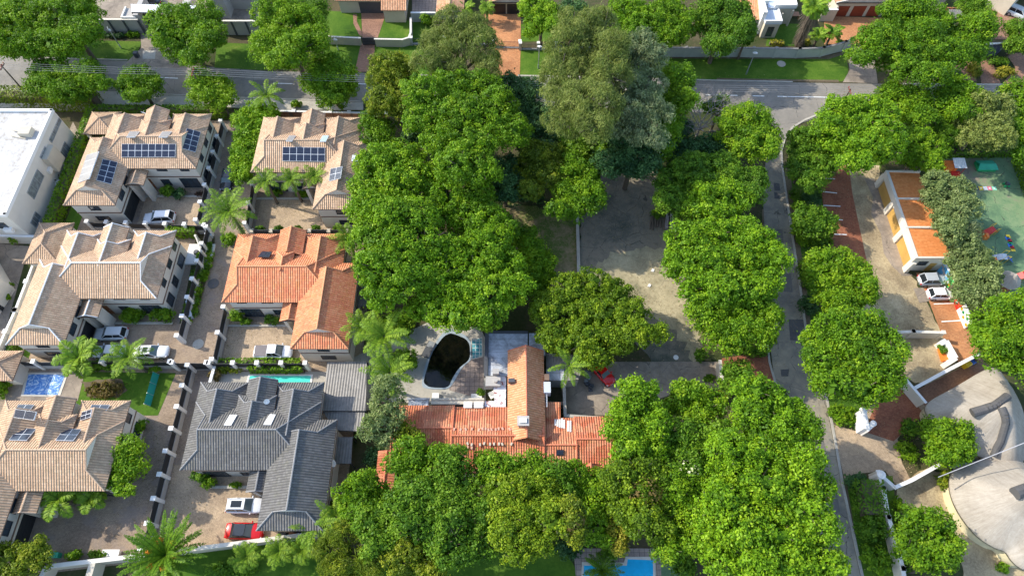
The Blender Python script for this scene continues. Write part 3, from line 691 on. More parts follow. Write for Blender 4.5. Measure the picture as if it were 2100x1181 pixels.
def estate_fence(label, a, b, n, base=1.0, top=2.15, ph=2.45, pierm='white', group=None, base_m='greywall'):
    """low plinth, dark slatted panels between white capped pillars"""
    a, b = Vector((a[0], a[1])), Vector((b[0], b[1])); L = (b - a).length; u = (b - a) / L; t = empty('pillared_fence', (a.x, a.y, 0), label, 'fence', group); m = MB()
    m.obox((a + b) / 2, u, None, L / 2, .11, 0, base); m.build('plinth', M[base_m], t)
    for k in range(n):
        p, q = a + (b - a) * k / n, a + (b - a) * (k + 1) / n; s = MB(); mid = (p + q) / 2; s.obox(mid, u, None, L / n / 2 - .22, .03, base + .02, top)
        for r in range(5): s.obox(mid, u, None, L / n / 2 - .22, .045, base + .08 + r * .21, base + .2 + r * .21)
        s.build('fence_panel', M['dark'], t)
    for k in range(n + 1):
        q = a + (b - a) * k / n; s = MB(); s.obox(q, u, None, .21, .24, 0, ph); s.obox(q, u, None, .27, .30, ph, ph + .12); s.build('pillar', M[pierm], t)
    return t
def railing(label, a, b, z=1.3, gap=.16, posts=3.0, base=.3, mt='dark', basem='greywall', capm='white'):
    a, b = Vector((a[0], a[1])), Vector((b[0], b[1])); L = (b - a).length; u = (b - a) / L; t = empty('railing_fence', (a.x, a.y, 0), label, 'fence'); m = MB(); n = int(L / gap)
    for k in range(n): q = a + u * gap * (k + .5); m.tube((q.x, q.y, base), (q.x, q.y, z), .022, n=4)
    for zz in (z, base + .15): m.tube((a.x, a.y, zz), (b.x, b.y, zz), .035, n=4)
    m.build('bars', M[mt], t); s = MB(); s.obox((a + b) / 2, u, None, L / 2, .12, 0, base); s.build('plinth', M[basem], t); pp = MB(); n = max(1, round(L / posts))
    for k in range(n + 1): q = a + (b - a) * k / n; pp.obox(q, u, None, .22, .22, 0, z + .25, 0); pp.obox(q, u, None, .28, .28, z + .25, z + .38, 1)
    pp.build('post', [M[basem], M[capm]], t); return t
def lamp(label, top, base, h, group='street lamps'):
    b = P(*base); c = P(top[0], top[1], h); t = empty('street_lamp', b, label, 'street lamp', group); m = MB(); m.path([b, Vector((b.x, b.y, h * .9)), c], .09, .05, 8); m.tube(b, b + Vector((0, 0, .9)), .13, .12, 8); m.build('pole', M['steel'], t)
    s = MB(); d = Vector((.9, -.3, .1)).normalized(); s.tube(c - d * .25, c + d * .25, .12, .22, 8); s.tube(c + d * .25, c + d * .55, .22, .08, 8); s.build('lamp_head', M['white'], t); return t
# ---------------------------------------------------------------- cars
def paint(name, c, rough=.25):
    m, t, b = newmat(name); b.inputs['Base Color'].default_value = (*c, 1); b.inputs['Roughness'].default_value = rough; b.inputs['Coat Weight'].default_value = .6; b.inputs['Coat Roughness'].default_value = .06
    return m
PAINT = {'white': paint('white_car_paint', (.80, .80, .80)), 'silver': paint('silver_car_paint', (.42, .45, .48), .3), 'palesilver': paint('pale_silver_paint', (.58, .62, .64), .3), 'red': paint('red_car_paint', (.62, .008, .006)), 'black': paint('black_car_paint', (.02, .025, .03)), 'grey': paint('grey_car_paint', (.12, .14, .15)), 'steelblue': paint('pale_blue_paint', (.22, .34, .44))}
M['carglass'] = flat('tinted_car_glass', (.018, .022, .026), .05, var=.1); M['windscreen'] = flat('windscreen_glass', (.13, .17, .17), .05, var=.15); M['lens'] = flat('lamp_lens', (.7, .72, .75), .1); M['tail'] = flat('tail_lamp', (.45, .01, .01), .2); M['rim'] = flat('alloy_rim', (.45, .46, .48), .35, .6)
M['tonneau'] = flat('vinyl_load_cover', (.16, .14, .14), .6)
def car(label, px, py, ang, col='white', kind='suv', L=4.5, W=1.84, H=1.66, roofcol=None, sunroof=None, group='parked cars', name='parked_car', loc=None, z=0.0):
    c = P(px, py, .7) if loc is None else Vector(loc); t = empty(name, (c.x, c.y, z), label, 'car', group, math.radians(ang))
    def B(mb, nm, mt, par=t):
        me = bpy.data.meshes.new(nm); me.from_pydata([tuple(v) for v in mb.v], [], mb.f); me.polygons.foreach_set('material_index', mb.m); me.polygons.foreach_set('use_smooth', mb.sm)
        for q in (mt if isinstance(mt, list) else [mt]): me.materials.append(q)
        o = bpy.data.objects.new(nm, me); COL.objects.link(o); o.parent = par; return o
    h = L / 2; K = {'suv': (.98, 1.02, .22, .03, -.40, -.485), 'hatch': (.88, .93, .20, .02, -.36, -.46), 'sedan': (.84, .90, .22, .04, -.22, -.36), 'pickup': (.98, 1.02, .26, .10, -.10, -.14)}[kind]
    hood, belt, fb, ft, rt, rb = K
    # body hull: stations from tail to nose (x, half width, underside, shoulder)
    stn = [(-h, .70, .42, belt * .62), (-h + .06, .84, .30, belt * .90), (-h + .25, .94, .22, belt * .98), (-h * .55, 1.0, .20, belt), (0, 1.0, .20, belt), (h * .35, 1.0, .20, belt * .99), (h * .55, .99, .20, hood * .97), (h * .82, .93, .22, hood * .90), (h - .10, .80, .30, hood * .78), (h, .60, .42, hood * .60)]
    if kind == 'pickup': stn[0] = (-h, .90, .40, belt * .97); stn[1] = (-h + .04, .95, .35, belt)
    rings = []
    for x, ww, zb, zs in stn:
        y = W / 2 * ww; rings.append([(x, -y * .9, zb), (x, -y, zb + .18), (x, -y, zs - .22), (x, -y * .93, zs - .05), (x, -y * .78, zs), (x, 0, zs + .035), (x, y * .78, zs), (x, y * .93, zs - .05), (x, y, zs - .22), (x, y, zb + .18), (x, y * .9, zb)])
    m = MB()
    for a, b in zip(rings, rings[1:]):
        for k in range(11):
            j = (k + 1) % 11; m.face([a[k], b[k], b[j], a[j]], smooth=k != 10)
    m.face(rings[0][::-1]); m.face(rings[-1]); body = B(m, 'body', PAINT[col])
    bm = bmesh.new(); bm.from_mesh(body.data); bmesh.ops.remove_doubles(bm, verts=bm.verts, dist=.001); bmesh.ops.recalc_face_normals(bm, faces=bm.faces); bm.to_mesh(body.data); bm.free()
    # glasshouse
    yb, yt = W / 2 * .86, W / 2 * .68; zb = belt - .05; zt = H - .05
    X_ = [(fb * L, zb, yb), (ft * L + .0, zt, yt), (rt * L, zt, yt), (rb * L, zb, yb)]
    if kind in ('suv', 'hatch'): X_[3] = (rb * L, zb, yb * .92)
    g = MB(); (x0, z0, y0), (x1, z1, y1), (x2, z2, y2), (x3, z3, y3) = X_
    g.face([(x0, -y0, z0), (x0, y0, z0), (x1, y1, z1), (x1, -y1, z1)], 1); g.face([(x3, y3, z3), (x3, -y3, z3), (x2, -y2, z2), (x2, y2, z2)], 0)
    for s in (-1, 1): g.face([(x0, s * y0, z0), (x1, s * y1, z1), (x2, s * y2, z2), (x3, s * y3, z3)][::s], 0)
    g.face([(x1, -y1, z1), (x1, y1, z1), (x2, y2, z2), (x2, -y2, z2)], 0); B(g, 'windows', [M['carglass'], M['windscreen']])
    r = MB(); zr = H; e = .03
    pr = [(x1 + .10, y1 * .90), (x1 - .15, y1 * 1.02), (x2 + .15, y2 * 1.02), (x2 - .06, y2 * .92)]; lo = [(x, y) for x, y in pr] + [(x, -y) for x, y in pr[::-1]]
    r.prism(lo[::-1], zt - .02, zt + .03); ins = [(x * .97 + .03 * (x1 + x2) / 2, y * .88) for x, y in lo]
    r.face([(x, y, zr + .0) for x, y in ins[::-1]])
    k = len(lo)
    for i in range(k): j = (i + 1) % k; r.face([(*lo[i], zt + .03), (*ins[i], zr), (*ins[j], zr), (*lo[j], zt + .03)], smooth=True)
    for s in (-1, 1):
        for (xa, za, ya), (xb, zb_, yb_), rr in ((X_[0], X_[1], .045), (X_[3], X_[2], .07)): r.tube((xa, s * ya, za), (xb, s * yb_, zb_), rr, n=5)
        xm = (x1 + x2) / 2; r.tube(((x0 + x3) / 2 * .6 + xm * .4, s * (yb + .005), zb), (xm, s * (yt + .005), zt), .035, n=5)
    B(r, 'roof_panel', PAINT[roofcol or col])
    if sunroof: q = MB(); q.box(x2 * .55 + x1 * .45 - .45, x1 - .25, -y1 * .62, y1 * .62, zr, zr + .012) if sunroof == 2 else q.box(x1 - .95, x1 - .35, -y1 * .6, y1 * .6, zr, zr + .012); B(q, 'sunroof', M['carglass'])
    if kind == 'pickup': q = MB(); q.box(-h + .12, rb * L - .06, -W * .42, W * .42, belt + .01, belt + .07); B(q, 'load_cover', M['tonneau'])
    if kind == 'suv':
        for s in (-1, 1): q = MB(); q.tube((x1 - .2, s * yt * .93, zr + .05), (x2 + .1, s * yt * .93, zr + .05), .025, n=5); B(q, 'roof_rail', M['steel'])
    for s in (-1, 1):
        q = MB(); q.box(h - .42, h - .16, s * W * .36 - .16, s * W * .36 + .16, hood * .66, hood * .80); B(q, 'headlight', M['lens'])
        q = MB(); q.box(-h + .02, -h + .16, s * W * .38 - .10, s * W * .38 + .10, belt * .60, belt * .86); B(q, 'tail_light', M['tail'])
        q = MB(); q.tube((fb * L - .12, s * W * .46, belt - .02), (fb * L - .14, s * (W * .5 + .16), belt + .06), .07, .09, 6); B(q, 'mirror', PAINT[col])
        for xw in (-h * .60, h * .62):
            q = MB(); y = s * (W / 2 - .10); q.tube((xw, y - .11, .33), (xw, y + .115, .33), .335, n=16); wv = B(q, 'wheel', M['black'])
            q = MB(); q.tube((xw, y + s * .10, .33), (xw, y + s * .125, .33), .20, n=10); B(q, 'rim', M['rim'], wv)
    for s, nm in ((1, 'front'), (-1, 'rear')):
        q = MB(); xx = s * (h - .01); q.box(min(xx, xx + s * .02), max(xx, xx + s * .02), -.24, .24, .45, .56); B(q, 'licence_plate', M['white'])
    return t
GI = [0]
def gz(lvl): GI[0] += 1; return .02 * lvl + .0003 * GI[0]      # every ground sheet lies at a height of its own
def poly(name, pts, mt, lvl=1, z=None, kind='structure', world=False, rough=0):
    """ground surface: outline in photo pixels on the ground plane"""
    w_ = [P(*p) if not world else Vector((p[0], p[1], 0)) for p in pts]; m = MB(); zz = gz(lvl) if z is None else z
    if rough:
        r_ = random.Random(len(pts)); o_ = []
        for a, b in zip(w_, w_[1:] + w_[:1]):
            k = max(1, int((b - a).length / .6))
            for i in range(k): q = a.lerp(b, i / k); o_.append(q + Vector((r_.gauss(0, rough), r_.gauss(0, rough), 0)))
        w_ = o_
    ar = sum(w_[i].x * w_[(i + 1) % len(w_)].y - w_[(i + 1) % len(w_)].x * w_[i].y for i in range(len(w_)))
    if ar < 0: w_ = w_[::-1]
    m.face([(p.x, p.y, zz) for p in w_]); o = m.build(name, M[mt]); o['kind'] = kind; return o
def strip(name, pts, wd, mt, z0, z1, kind='structure', world=False):
    m = MB(); q = [P(*p) if not world else Vector((*p, 0)) for p in pts]; L_, R_ = [], []
    for i, p in enumerate(q):
        d = (q[min(i + 1, len(q) - 1)] - q[max(i - 1, 0)]); d = Vector((d.x, d.y)).normalized(); n = Vector((-d.y, d.x)) * wd / 2; L_.append((p.x + n.x, p.y + n.y)); R_.append((p.x - n.x, p.y - n.y))
    for i in range(len(q) - 1):
        a, b, c, d = L_[i], L_[i + 1], R_[i + 1], R_[i]
        m.face([(*d, z1), (*c, z1), (*b, z1), (*a, z1)]); m.face([(*a, z1), (*b, z1), (*b, z0), (*a, z0)]); m.face([(*c, z1), (*d, z1), (*d, z0), (*c, z0)])
    o = m.build(name, M[mt])
    if kind: o['kind'] = kind
    return o
M['patch2'] = speck('old_road_patch', [(.3, (.12, .115, .105)), (.7, (.20, .185, .165))], .5, 3, 20)
M['sunlit_sand'] = speck('sunlit_sandy_dirt', [(.36, (.17, .17, .10)), (.46, (.33, .29, .18)), (.55, (.44, .38, .24)), (.66, (.56, .49, .31))], .3, 1.6, 9, crack=.3)  # sand tone with the court's sunlight put into its pale colour
# ================================================================ the ground
def ground():
    m = MB(); m.face([(-700, -400, 0), (700, -400, 0), (700, 900, 0), (-700, 900, 0)]); o = m.build('ground', M['ground']); o['kind'] = 'structure'
ground()
# streets
poly('road', [(-300, 112), (0, 118), (260, 125), (550, 147), (740, 150), (1060, 157), (1470, 167), (1740, 172), (2400, 176), (2400, 232), (1760, 230), (1680, 240), (1636, 256), (1612, 280), (1601, 310), (1572, 322), (1568, 290), (1550, 262), (1500, 235), (1330, 225), (1000, 214), (700, 207), (500, 200), (330, 193), (235, 188), (-300, 168)], 'asphalt', 2)
poly('side_road', [(1571, 300), (1602, 300), (1611, 400), (1625, 500), (1640, 600), (1652, 690), (1680, 760), (1702, 870), (1726, 1000), (1764, 1181), (1775, 1260), (1715, 1260), (1700, 1181), (1662, 1000), (1622, 880), (1590, 795), (1578, 700), (1573, 560), (1565, 420)], 'lane', 3)
poly('pavement', [(-300, 168), (235, 188), (330, 193), (500, 200), (700, 207), (745, 209), (745, 226), (560, 226), (440, 219), (190, 214), (-300, 200)], 'concrete', 1)
for k, q in enumerate(([(1460, 460), (1490, 458), (1494, 480), (1463, 482)],)): pass
for q in ([(1586, 376), (1598, 377), (1600, 392), (1588, 391)], [(1587, 395), (1598, 396), (1599, 409), (1588, 408)], [(1617, 655), (1652, 656), (1654, 700), (1620, 698)], [(293, 105), (320, 105), (318, 122), (293, 122)], [(1600, 758), (1618, 757), (1616, 772), (1602, 772)]): poly('road_patch', q, 'patch' if q[0][0] != 293 else 'concrete', 4)
strip('kerb', [(1677, 236), (1650, 247), (1625, 262), (1609, 285), (1602, 310), (1604, 345), (1612, 400), (1627, 500), (1642, 600), (1654, 690), (1683, 762), (1706, 870), (1729, 1000), (1768, 1181)], .32, 'concrete', 0, .13)
strip('kerb', [(1573, 705), (1578, 745), (1594, 800)], .28, 'concrete', 0, .13)
strip('kerb', [(1062, 156), (1300, 161), (1470, 166), (1625, 169)], .28, 'concrete', 0, .12)
strip('kerb', [(1850, 173), (2300, 176)], .28, 'concrete', 0, .12)
strip('kerb', [(-200, 114), (0, 117), (262, 124)], .22, 'concrete', 0, .1); strip('kerb', [(235, 189), (330, 194), (500, 201), (740, 209)], .22, 'concrete', 0, .1)
for a, b, y0, y1 in ((320, 365, 160, 162), (1447, 1512, 196, 197), (1543, 1567, 198, 198.4), (1594, 1705, 199, 201), (735, 750, 173, 174), (560, 600, 172, 173)):
    m = MB(); p, q = P(a, y0), P(b, y1); u = (q - p).normalized(); n = Vector((-u.y, u.x, 0)) * .09
    m.face([tuple(p - n + Vector((0, 0, .10))), tuple(q - n + Vector((0, 0, .10))), tuple(q + n + Vector((0, 0, .10))), tuple(p + n + Vector((0, 0, .10)))]); o = m.build('lane_marking', M['whitepaint']); o['kind'] = 'structure'
strip('dusty_verge', [(1612, 330), (1620, 400), (1634, 500), (1648, 600), (1660, 690), (1690, 765), (1712, 870), (1735, 1000), (1774, 1181)], .9, 'soil', 0, .045)
strip('dusty_verge', [(1567, 430), (1574, 560), (1579, 690)], .7, 'soil', 0, .043); strip('dusty_verge', [(1470, 163), (1600, 165.5), (1720, 167)], .5, 'soil', 0, .047)
# verges and lawns north of the street
for q in ([(190, 84), (292, 86), (280, 112), (262, 126), (150, 122)], [(445, 88), (540, 92), (545, 145), (440, 140)], [(675, 92), (741, 93), (730, 148), (640, 147)], [(769, 93), (890, 95), (900, 152), (765, 150)], [(1066, 103), (1150, 103), (1160, 157), (1066, 155)]): poly('lawn', q, 'lawn', 2)
poly('lawn', [(1200, 118), (1355, 121), (1700, 122), (1732, 112), (1740, 140), (1736, 162), (1726, 168), (1470, 165), (1200, 160)], 'lawn', 2)
poly('soil_strip', [(1340, 112), (1700, 114), (1735, 106), (1737, 113), (1700, 123), (1340, 122)], 'soil', 1)
for q in ([(640, 20), (741, 28), (742, 76), (660, 74)], [(790, 32), (842, 44), (838, 80), (775, 78)], [(846, 44), (1012, 50), (1012, 88), (846, 88)], [(1068, 50), (1150, 55), (1150, 86), (1068, 86)], [(1580, 48), (1640, 50), (1645, 95), (1570, 95)], [(0, 60), (200, 70), (190, 120), (0, 114)]): poly('lawn', q, 'lawn', 1)
poly('driveway', [(741, 28), (792, 28), (775, 78), (743, 78)], 'brick', 2); poly('driveway', [(740, 91), (769, 91), (765, 149), (728, 148)], 'brick', 3)
poly('driveway', [(985, 30), (1068, 30), (1068, 90), (1066, 157), (1019, 156), (1014, 90), (1012, 60), (990, 48)], 'brick_orange', 3)
poly('garden_path', [(724, 30), (732, 30), (732, 45), (742, 66), (742, 76), (736, 72), (725, 50)], 'brick', 2)
poly('driveway', [(1690, 34), (1820, 38), (1830, 80), (1740, 92), (1690, 92)], 'brick_orange', 2); poly('driveway', [(1737, 95), (1790, 100), (1800, 172), (1728, 170), (1742, 145)], 'court_yard', 3)
for q in ([(1960, 120), (1990, 120), (2003, 168), (1940, 172)], [(2006, 122), (2032, 122), (2052, 172), (2012, 172)], [(2062, 110), (2140, 110), (2140, 174), (2056, 172), (2082, 140)]): poly('driveway', q, 'brick', 2)
poly('driveway', [(2020, 20), (2140, 20), (2140, 82), (2040, 82)], 'brick', 2); poly('driveway', [(288, 60), (320, 62), (345, 80), (390, 135), (420, 144), (250, 138), (265, 124), (290, 100)], 'court_yard', 3)
poly('courtyard', [(180, -60), (560, -60), (560, 40), (200, 42)], 'court_yard', 1)
poly('courtyard', [(845, 0), (900, 0), (898, 26), (845, 26)], 'decktile', 2)
# housing estate: paving over the whole estate, then gardens
E_ = lambda n, q, mt, l: poly(n, q, mt, l, world=True)
E_('estate_paving', [(-67.4, 7.2), (-52.6, 7.2), (-22.6, 10.6), (-20.2, 14), (-20.2, 76), (-67.4, 76)], 'paver', 1)
E_('driveway', [(-42.0, 9.6), (-23.2, 11.3), (-23.2, 18), (-42.0, 19.5)], 'paver2', 2)
E_('driveway', [(-39.0, 32.4), (-20.5, 32.4), (-20.5, 39.2), (-39.0, 39.2)], 'paver2', 2); E_('driveway', [(-38.6, 53.7), (-24, 53.7), (-24, 60.0), (-38.6, 60.0)], 'paver2', 2)
E_('driveway', [(-56.5, 53.9), (-47, 53.9), (-47, 60.6), (-56.5, 60.6)], 'paver2', 2)
poly('garden_bed', [(404, 474), (436, 474), (441, 490), (438, 520), (428, 560), (410, 620), (396, 655), (385, 664), (368, 664), (386, 580)], 'ground', 2)
E_('garden_bed', [(-67.4, 33), (-65.2, 33), (-65.2, 75), (-67.4, 75)], 'lawn', 2)
E_('lawn', [(-56.5, 25.8), (-45.7, 25.8), (-44.8, 31.6), (-57.5, 31.8)], 'lawn', 2)
E_('pool_terrace', [(-67.4, 25.0), (-57.5, 25.0), (-57.5, 32), (-67.4, 32)], 'charc_pave', 3) if False else poly('pool_terrace', [(18, 760), (175, 762), (160, 822), (0, 822)], 'court_yard', 3)
poly('flower_bed', [(168, 780), (246, 776), (262, 800), (240, 815), (185, 817)], 'soil', 3, rough=.12)
E_('pool_terrace', [(-38.9, 28.6), (-20.5, 28.6), (-20.5, 31.8), (-38.9, 31.8)], 'concrete', 2)
poly('side_passage', [(0, 500), (60, 505), (5, 700), (-60, 740), (-60, 520)], 'court_yard', 1); poly('side_passage', [(60, 450), (150, 250), (175, 300), (95, 460)], 'court_yard', 1)
# middle plot
poly('lawn', [(1040, 415), (1182, 440), (1184, 590), (1030, 600)], 'lawn_dry', 2, rough=.15)
poly('old_tennis_court', [(1192, 352), (1345, 352), (1372, 440), (1372, 500), (1420, 600), (1425, 700), (1440, 745), (1345, 748), (1300, 700), (1189, 580)], 'court', 2, rough=.12)
poly('sunlit_sand_patch', [(1245, 528), (1290, 518), (1330, 508), (1362, 512), (1370, 545), (1392, 590), (1420, 640), (1436, 690), (1440, 735), (1418, 738), (1404, 700), (1372, 672), (1330, 648), (1290, 606), (1252, 590), (1222, 596), (1192, 572), (1192, 548), (1215, 552)], 'sunlit_sand', 3, rough=.30)  # pale sandy dirt; its outline also paints in the court's sunlit area
poly('driveway', [(1180, 742), (1478, 742), (1480, 800), (1400, 800), (1260, 852), (1155, 850), (1152, 780)], 'court_yard', 3)
poly('grass_patch', [(1340, 600), (1420, 640), (1470, 740), (1350, 745), (1380, 690)], 'lawn_dry', 1, rough=.3)
poly('terrace', [(700, 745), (880, 660), (985, 672), (998, 700), (996, 826), (820, 826), (735, 845)], 'concrete', 2)
poly('terrace', [(966, 735), (992, 731), (992, 820), (921, 800), (922, 790), (935, 765)], 'decktile', 3)
poly('driveway', [(1480, 735), (1572, 720), (1594, 800), (1560, 800), (1480, 790)], 'brick_red', 2)
poly('lawn', [(700, 1140), (1160, 1130), (1190, 1181), (1200, 1290), (600, 1290), (640, 1120)], 'lawn', 1); poly('lawn', [(420, 1125), (640, 1100), (700, 1181), (700, 1260), (300, 1260), (320, 1140)], 'lawn', 1)
poly('pool_terrace', [(1176, 1124), (1355, 1124), (1357, 1290), (1190, 1290)], 'decktile', 3); poly('lawn', [(1355, 1135), (1390, 1140), (1400, 1290), (1357, 1290)], 'play', 3)
# right-hand plots
poly('verge', [(1612, 300), (1700, 250), (1900, 260), (1800, 345), (1690, 340), (1700, 420), (1720, 640), (1660, 680), (1640, 560), (1625, 450)], 'lawn', 1, rough=.2)
poly('parking_bays', [(1677, 338), (1740, 340), (1748, 400), (1782, 560), (1712, 560), (1690, 440)], 'brick_red', 3)
poly('gravel_yard', [(1690, 338), (1800, 340), (1860, 556), (1890, 600), (1935, 690), (1950, 740), (1990, 745), (1905, 795), (1855, 775), (1820, 690), (1700, 640), (1760, 500)], 'gravel', 2, rough=.12)
poly('concrete_apron', [(1772, 366), (1797, 368), (1858, 557), (1872, 566), (1850, 566), (1828, 545), (1812, 520), (1806, 480), (1786, 440), (1790, 405)], 'court_yard', 3)
for q in ([(1582, 470), (1604, 471), (1607, 498), (1584, 497)], [(1600, 560), (1622, 562), (1625, 600), (1603, 598)], [(1655, 905), (1688, 903), (1694, 930), (1662, 932)], [(520, 165), (560, 166), (558, 176), (518, 175)], [(1500, 205), (1560, 208), (1556, 222), (1502, 219)], [(1700, 1010), (1716, 1010), (1722, 1050), (1706, 1050)]): poly('road_patch', q, 'patch2', 4)
poly('parking_bays', [(1878, 560), (1955, 560), (2012, 700), (1998, 738), (1965, 745), (1932, 690), (1905, 620)], 'brick_orange', 3)
poly('worn_patch', [(1872, 592), (1893, 590), (1905, 618), (1885, 622)], 'court_yard', 4)
poly('playground', [(1900, 325), (2076, 322), (2100, 352), (2160, 500), (2200, 640), (2030, 640), (1960, 470)], 'play', 2)
for a, b in (((1677, 366), (1712, 368)), ((1680, 393), (1716, 397)), ((1688, 422), (1723, 424)), ((1705, 450), (1728, 452)), ((1706, 481), (1736, 482)), ((1902, 588), (1950, 588)), ((1914, 624), (1963, 622)), ((1930, 660), (1981, 657))):
    m = MB(); p, q = P(*a), P(*b); u = (q - p).normalized(); n = Vector((-u.y, u.x, 0)) * .08; z = Vector((0, 0, .10)); m.face([p - n + z, q - n + z, q + n + z, p + n + z]); o = m.build('bay_line', M['whitepaint']); o['kind'] = 'structure'
poly('driveway', [(1706, 870), (1760, 885), (1775, 850), (1800, 800), (1850, 775), (1910, 830), (1880, 850), (1840, 900), (1850, 950), (1868, 985), (1838, 995), (1815, 965), (1750, 972), (1732, 985)], 'paver2', 2)
poly('driveway', [(1772, 885), (1800, 815), (1848, 790), (1895, 850), (1870, 870), (1832, 905)], 'brick_red', 3)
poly('yard', [(1838, 995), (1900, 960), (2000, 1000), (2120, 1181), (1980, 1200), (1960, 1100), (1880, 1040), (1840, 1040)], 'gravel', 2, rough=.12)
poly('service_alley', [(1878, 800), (2010, 735), (2050, 770), (1905, 850)], 'brick', 3)
poly('verge', [(1684, 765), (1760, 800), (1775, 885), (1735, 868), (1708, 868)], 'lawn', 2, rough=.12); poly('verge', [(1735, 985), (1830, 975), (1850, 1181), (1860, 1260), (1790, 1260), (1768, 1181)], 'lawn', 2)
poly('hillock_lawn', [(2080, 300), (2200, 300), (2200, 420), (2110, 370)], 'lawn', 1)

# ================================================================ pools (all sunk features are real basins lying in their decks)
def pool(label, outer, inner, water, cop='concrete', zc=.12, extra=None, z=.09, smooth=0):
    for _ in range(smooth): outer, inner = [[q for i in range(len(r)) for q in (tuple(r[i][k] * .8 + r[(i + 1) % len(r)][k] * .2 for k in (0, 1)), tuple(r[i][k] * .2 + r[(i + 1) % len(r)][k] * .8 for k in (0, 1)))] for r in (outer, inner)]
    c = P(*inner[0]); t = empty('swimming_pool', (c.x, c.y, 0), label, 'pool'); o_ = [P(*p) for p in outer]; i_ = [P(*p) for p in inner]; m = MB(); n = len(o_)
    m.face([(p.x, p.y, z) for p in sorted_ccw(i_)]); m.build('water', M[water], t); c_ = MB()
    for k in range(n):
        j = (k + 1) % n; a, b, d, e = o_[k], o_[j], i_[j], i_[k]
        c_.face([(e.x, e.y, zc), (d.x, d.y, zc), (b.x, b.y, zc), (a.x, a.y, zc)]); c_.face([(a.x, a.y, 0), (b.x, b.y, 0), (b.x, b.y, zc), (a.x, a.y, zc)]); c_.face([(d.x, d.y, 0), (e.x, e.y, 0), (e.x, e.y, zc), (d.x, d.y, zc)])
    c_.build('coping', M[cop], t); return t
def sorted_ccw(p):
    ar = sum(p[i].x * p[(i + 1) % len(p)].y - p[(i + 1) % len(p)].x * p[i].y for i in range(len(p))); return p if ar > 0 else p[::-1]
M['coping'] = flat('pale_coping', (.60, .56, .48), .7); M['bluegrey'] = flat('blue_grey_coping', (.30, .36, .40), .7)
pool('rectangular pool under a wrinkled blue cover on a dark terrace', [(56, 764), (141, 765), (124, 813), (44, 812)], [(60, 768), (135, 769), (119, 810), (50, 809)], 'cover', 'coping', z=.14, zc=.12)
pool('narrow turquoise lap pool behind the charcoal-roofed house', [(510, 768), (642, 768), (640, 788), (505, 788)], [(513, 771), (638, 771), (636, 786), (509, 786)], 'pool_teal', 'white')
Z = lambda x, y: (700 + x / 3.28, 640 + y / 3.28)
pool('curved swimming pool of black stagnant water beside the red-tiled house', [Z(735, 106), Z(872, 178), Z(885, 315), Z(812, 372), Z(770, 450), Z(725, 520), Z(585, 518), Z(542, 505), Z(545, 430), Z(588, 280), Z(632, 210), Z(680, 145)], [Z(742, 140), Z(862, 192), Z(870, 318), Z(790, 378), Z(745, 450), Z(720, 512), Z(592, 508), Z(552, 476), Z(562, 430), Z(604, 288), Z(645, 220), Z(694, 160)], 'pool_black', 'bluegrey', smooth=2)
def tiledpool():
    m, t, b = newmat('shallow_blue_tiles'); p = pos(t); br = N(t, 'ShaderNodeTexBrick'); br.offset = 0
    for k, v in (('Color1', (.07, .30, .36, 1)), ('Color2', (.16, .42, .46, 1)), ('Mortar', (.55, .62, .60, 1))): br.inputs[k].default_value = v
    br.inputs['Scale'].default_value = 1; br.inputs['Brick Width'].default_value = .55; br.inputs['Row Height'].default_value = .55; br.inputs['Mortar Size'].default_value = .05; t.links.new(p, br.inputs['Vector']); t.links.new(br.outputs[0], b.inputs['Base Color']); b.inputs['Roughness'].default_value = .1; return m
M['tiledpool'] = tiledpool()
pool('small square pool with pale blue tile grid beside the black pool', [Z(872, 182), Z(950, 168), Z(952, 302), Z(876, 322)], [Z(878, 190), Z(944, 178), Z(945, 297), Z(882, 315)], 'tiledpool', 'coping')
pool('bright blue pool at the bottom edge of the photo', [(1193, 1152), (1190, 1300), (1345, 1300), (1344, 1141), (1283, 1141), (1279, 1153)], [(1197, 1159), (1196, 1290), (1340, 1290), (1339, 1148), (1287, 1146), (1285, 1159)], 'pool_blue', 'coping')
M['greyglass'] = flat('reflecting_grey_glass', (.20, .22, .22), .15, var=.4, scale=1.5)
M['capor'] = flat('orange_ridge_tile', (.72, .33, .16), .7); M['capgrey'] = flat('grey_ridge_tile', (.25, .245, .24), .7); M['captan'] = flat('tan_ridge_tile', (.55, .38, .25), .7)
M['brickwall'] = pavers('brick_wall_face', (.34, .17, .10), (.42, .23, .14), (.25, .18, .13))
# ================================================================ the estate houses
hA, sA = house('tan-tiled house with three dark solar arrays, top left of the estate', -46.8, 72.45, True, 'tan', 'captan')
Z = lambda x, y, ox=0, oy=200, s=3.9375: (ox + x / s, oy + y / s)
def q4(*a): return list(a)
on_roof(hA, 'solar_panel', q4(Z(982, 376), Z(1418, 376), Z(1414, 482), Z(980, 482)), sA['MS'], 8, 2, label='long solar array on the south slope')
on_roof(hA, 'solar_panel', q4(Z(830, 497), Z(950, 522), Z(898, 700), Z(778, 668)), sA['WINGC'], 2, 4)
on_roof(hA, 'solar_panel', q4((383, 263), (411.5, 271), (401, 312), (373, 304)), sA['FLANK'], 2, 4)
on_roof(hA, 'solar_panel', q4(Z(700, 465), Z(798, 436), Z(720, 655), Z(625, 688)), sA['WINGO'], 1, 4, 'grey', 'dusty grey panels on the west slope')
on_roof(hA, 'skylight', q4(Z(1048, 275), Z(1128, 275), Z(1090, 320), Z(1020, 320)), sA['MN'], 1, 1, 'grey'); on_roof(hA, 'skylight', q4(Z(1312, 275), Z(1388, 275), Z(1350, 320), Z(1280, 320)), sA['MN'], 1, 1, 'grey')
for q in (Z(1190, 185), Z(1330, 180)): dish(hA, hit(*q, sA['MN'], .1) + Vector((0, 0, .9)), .4, 1.0)
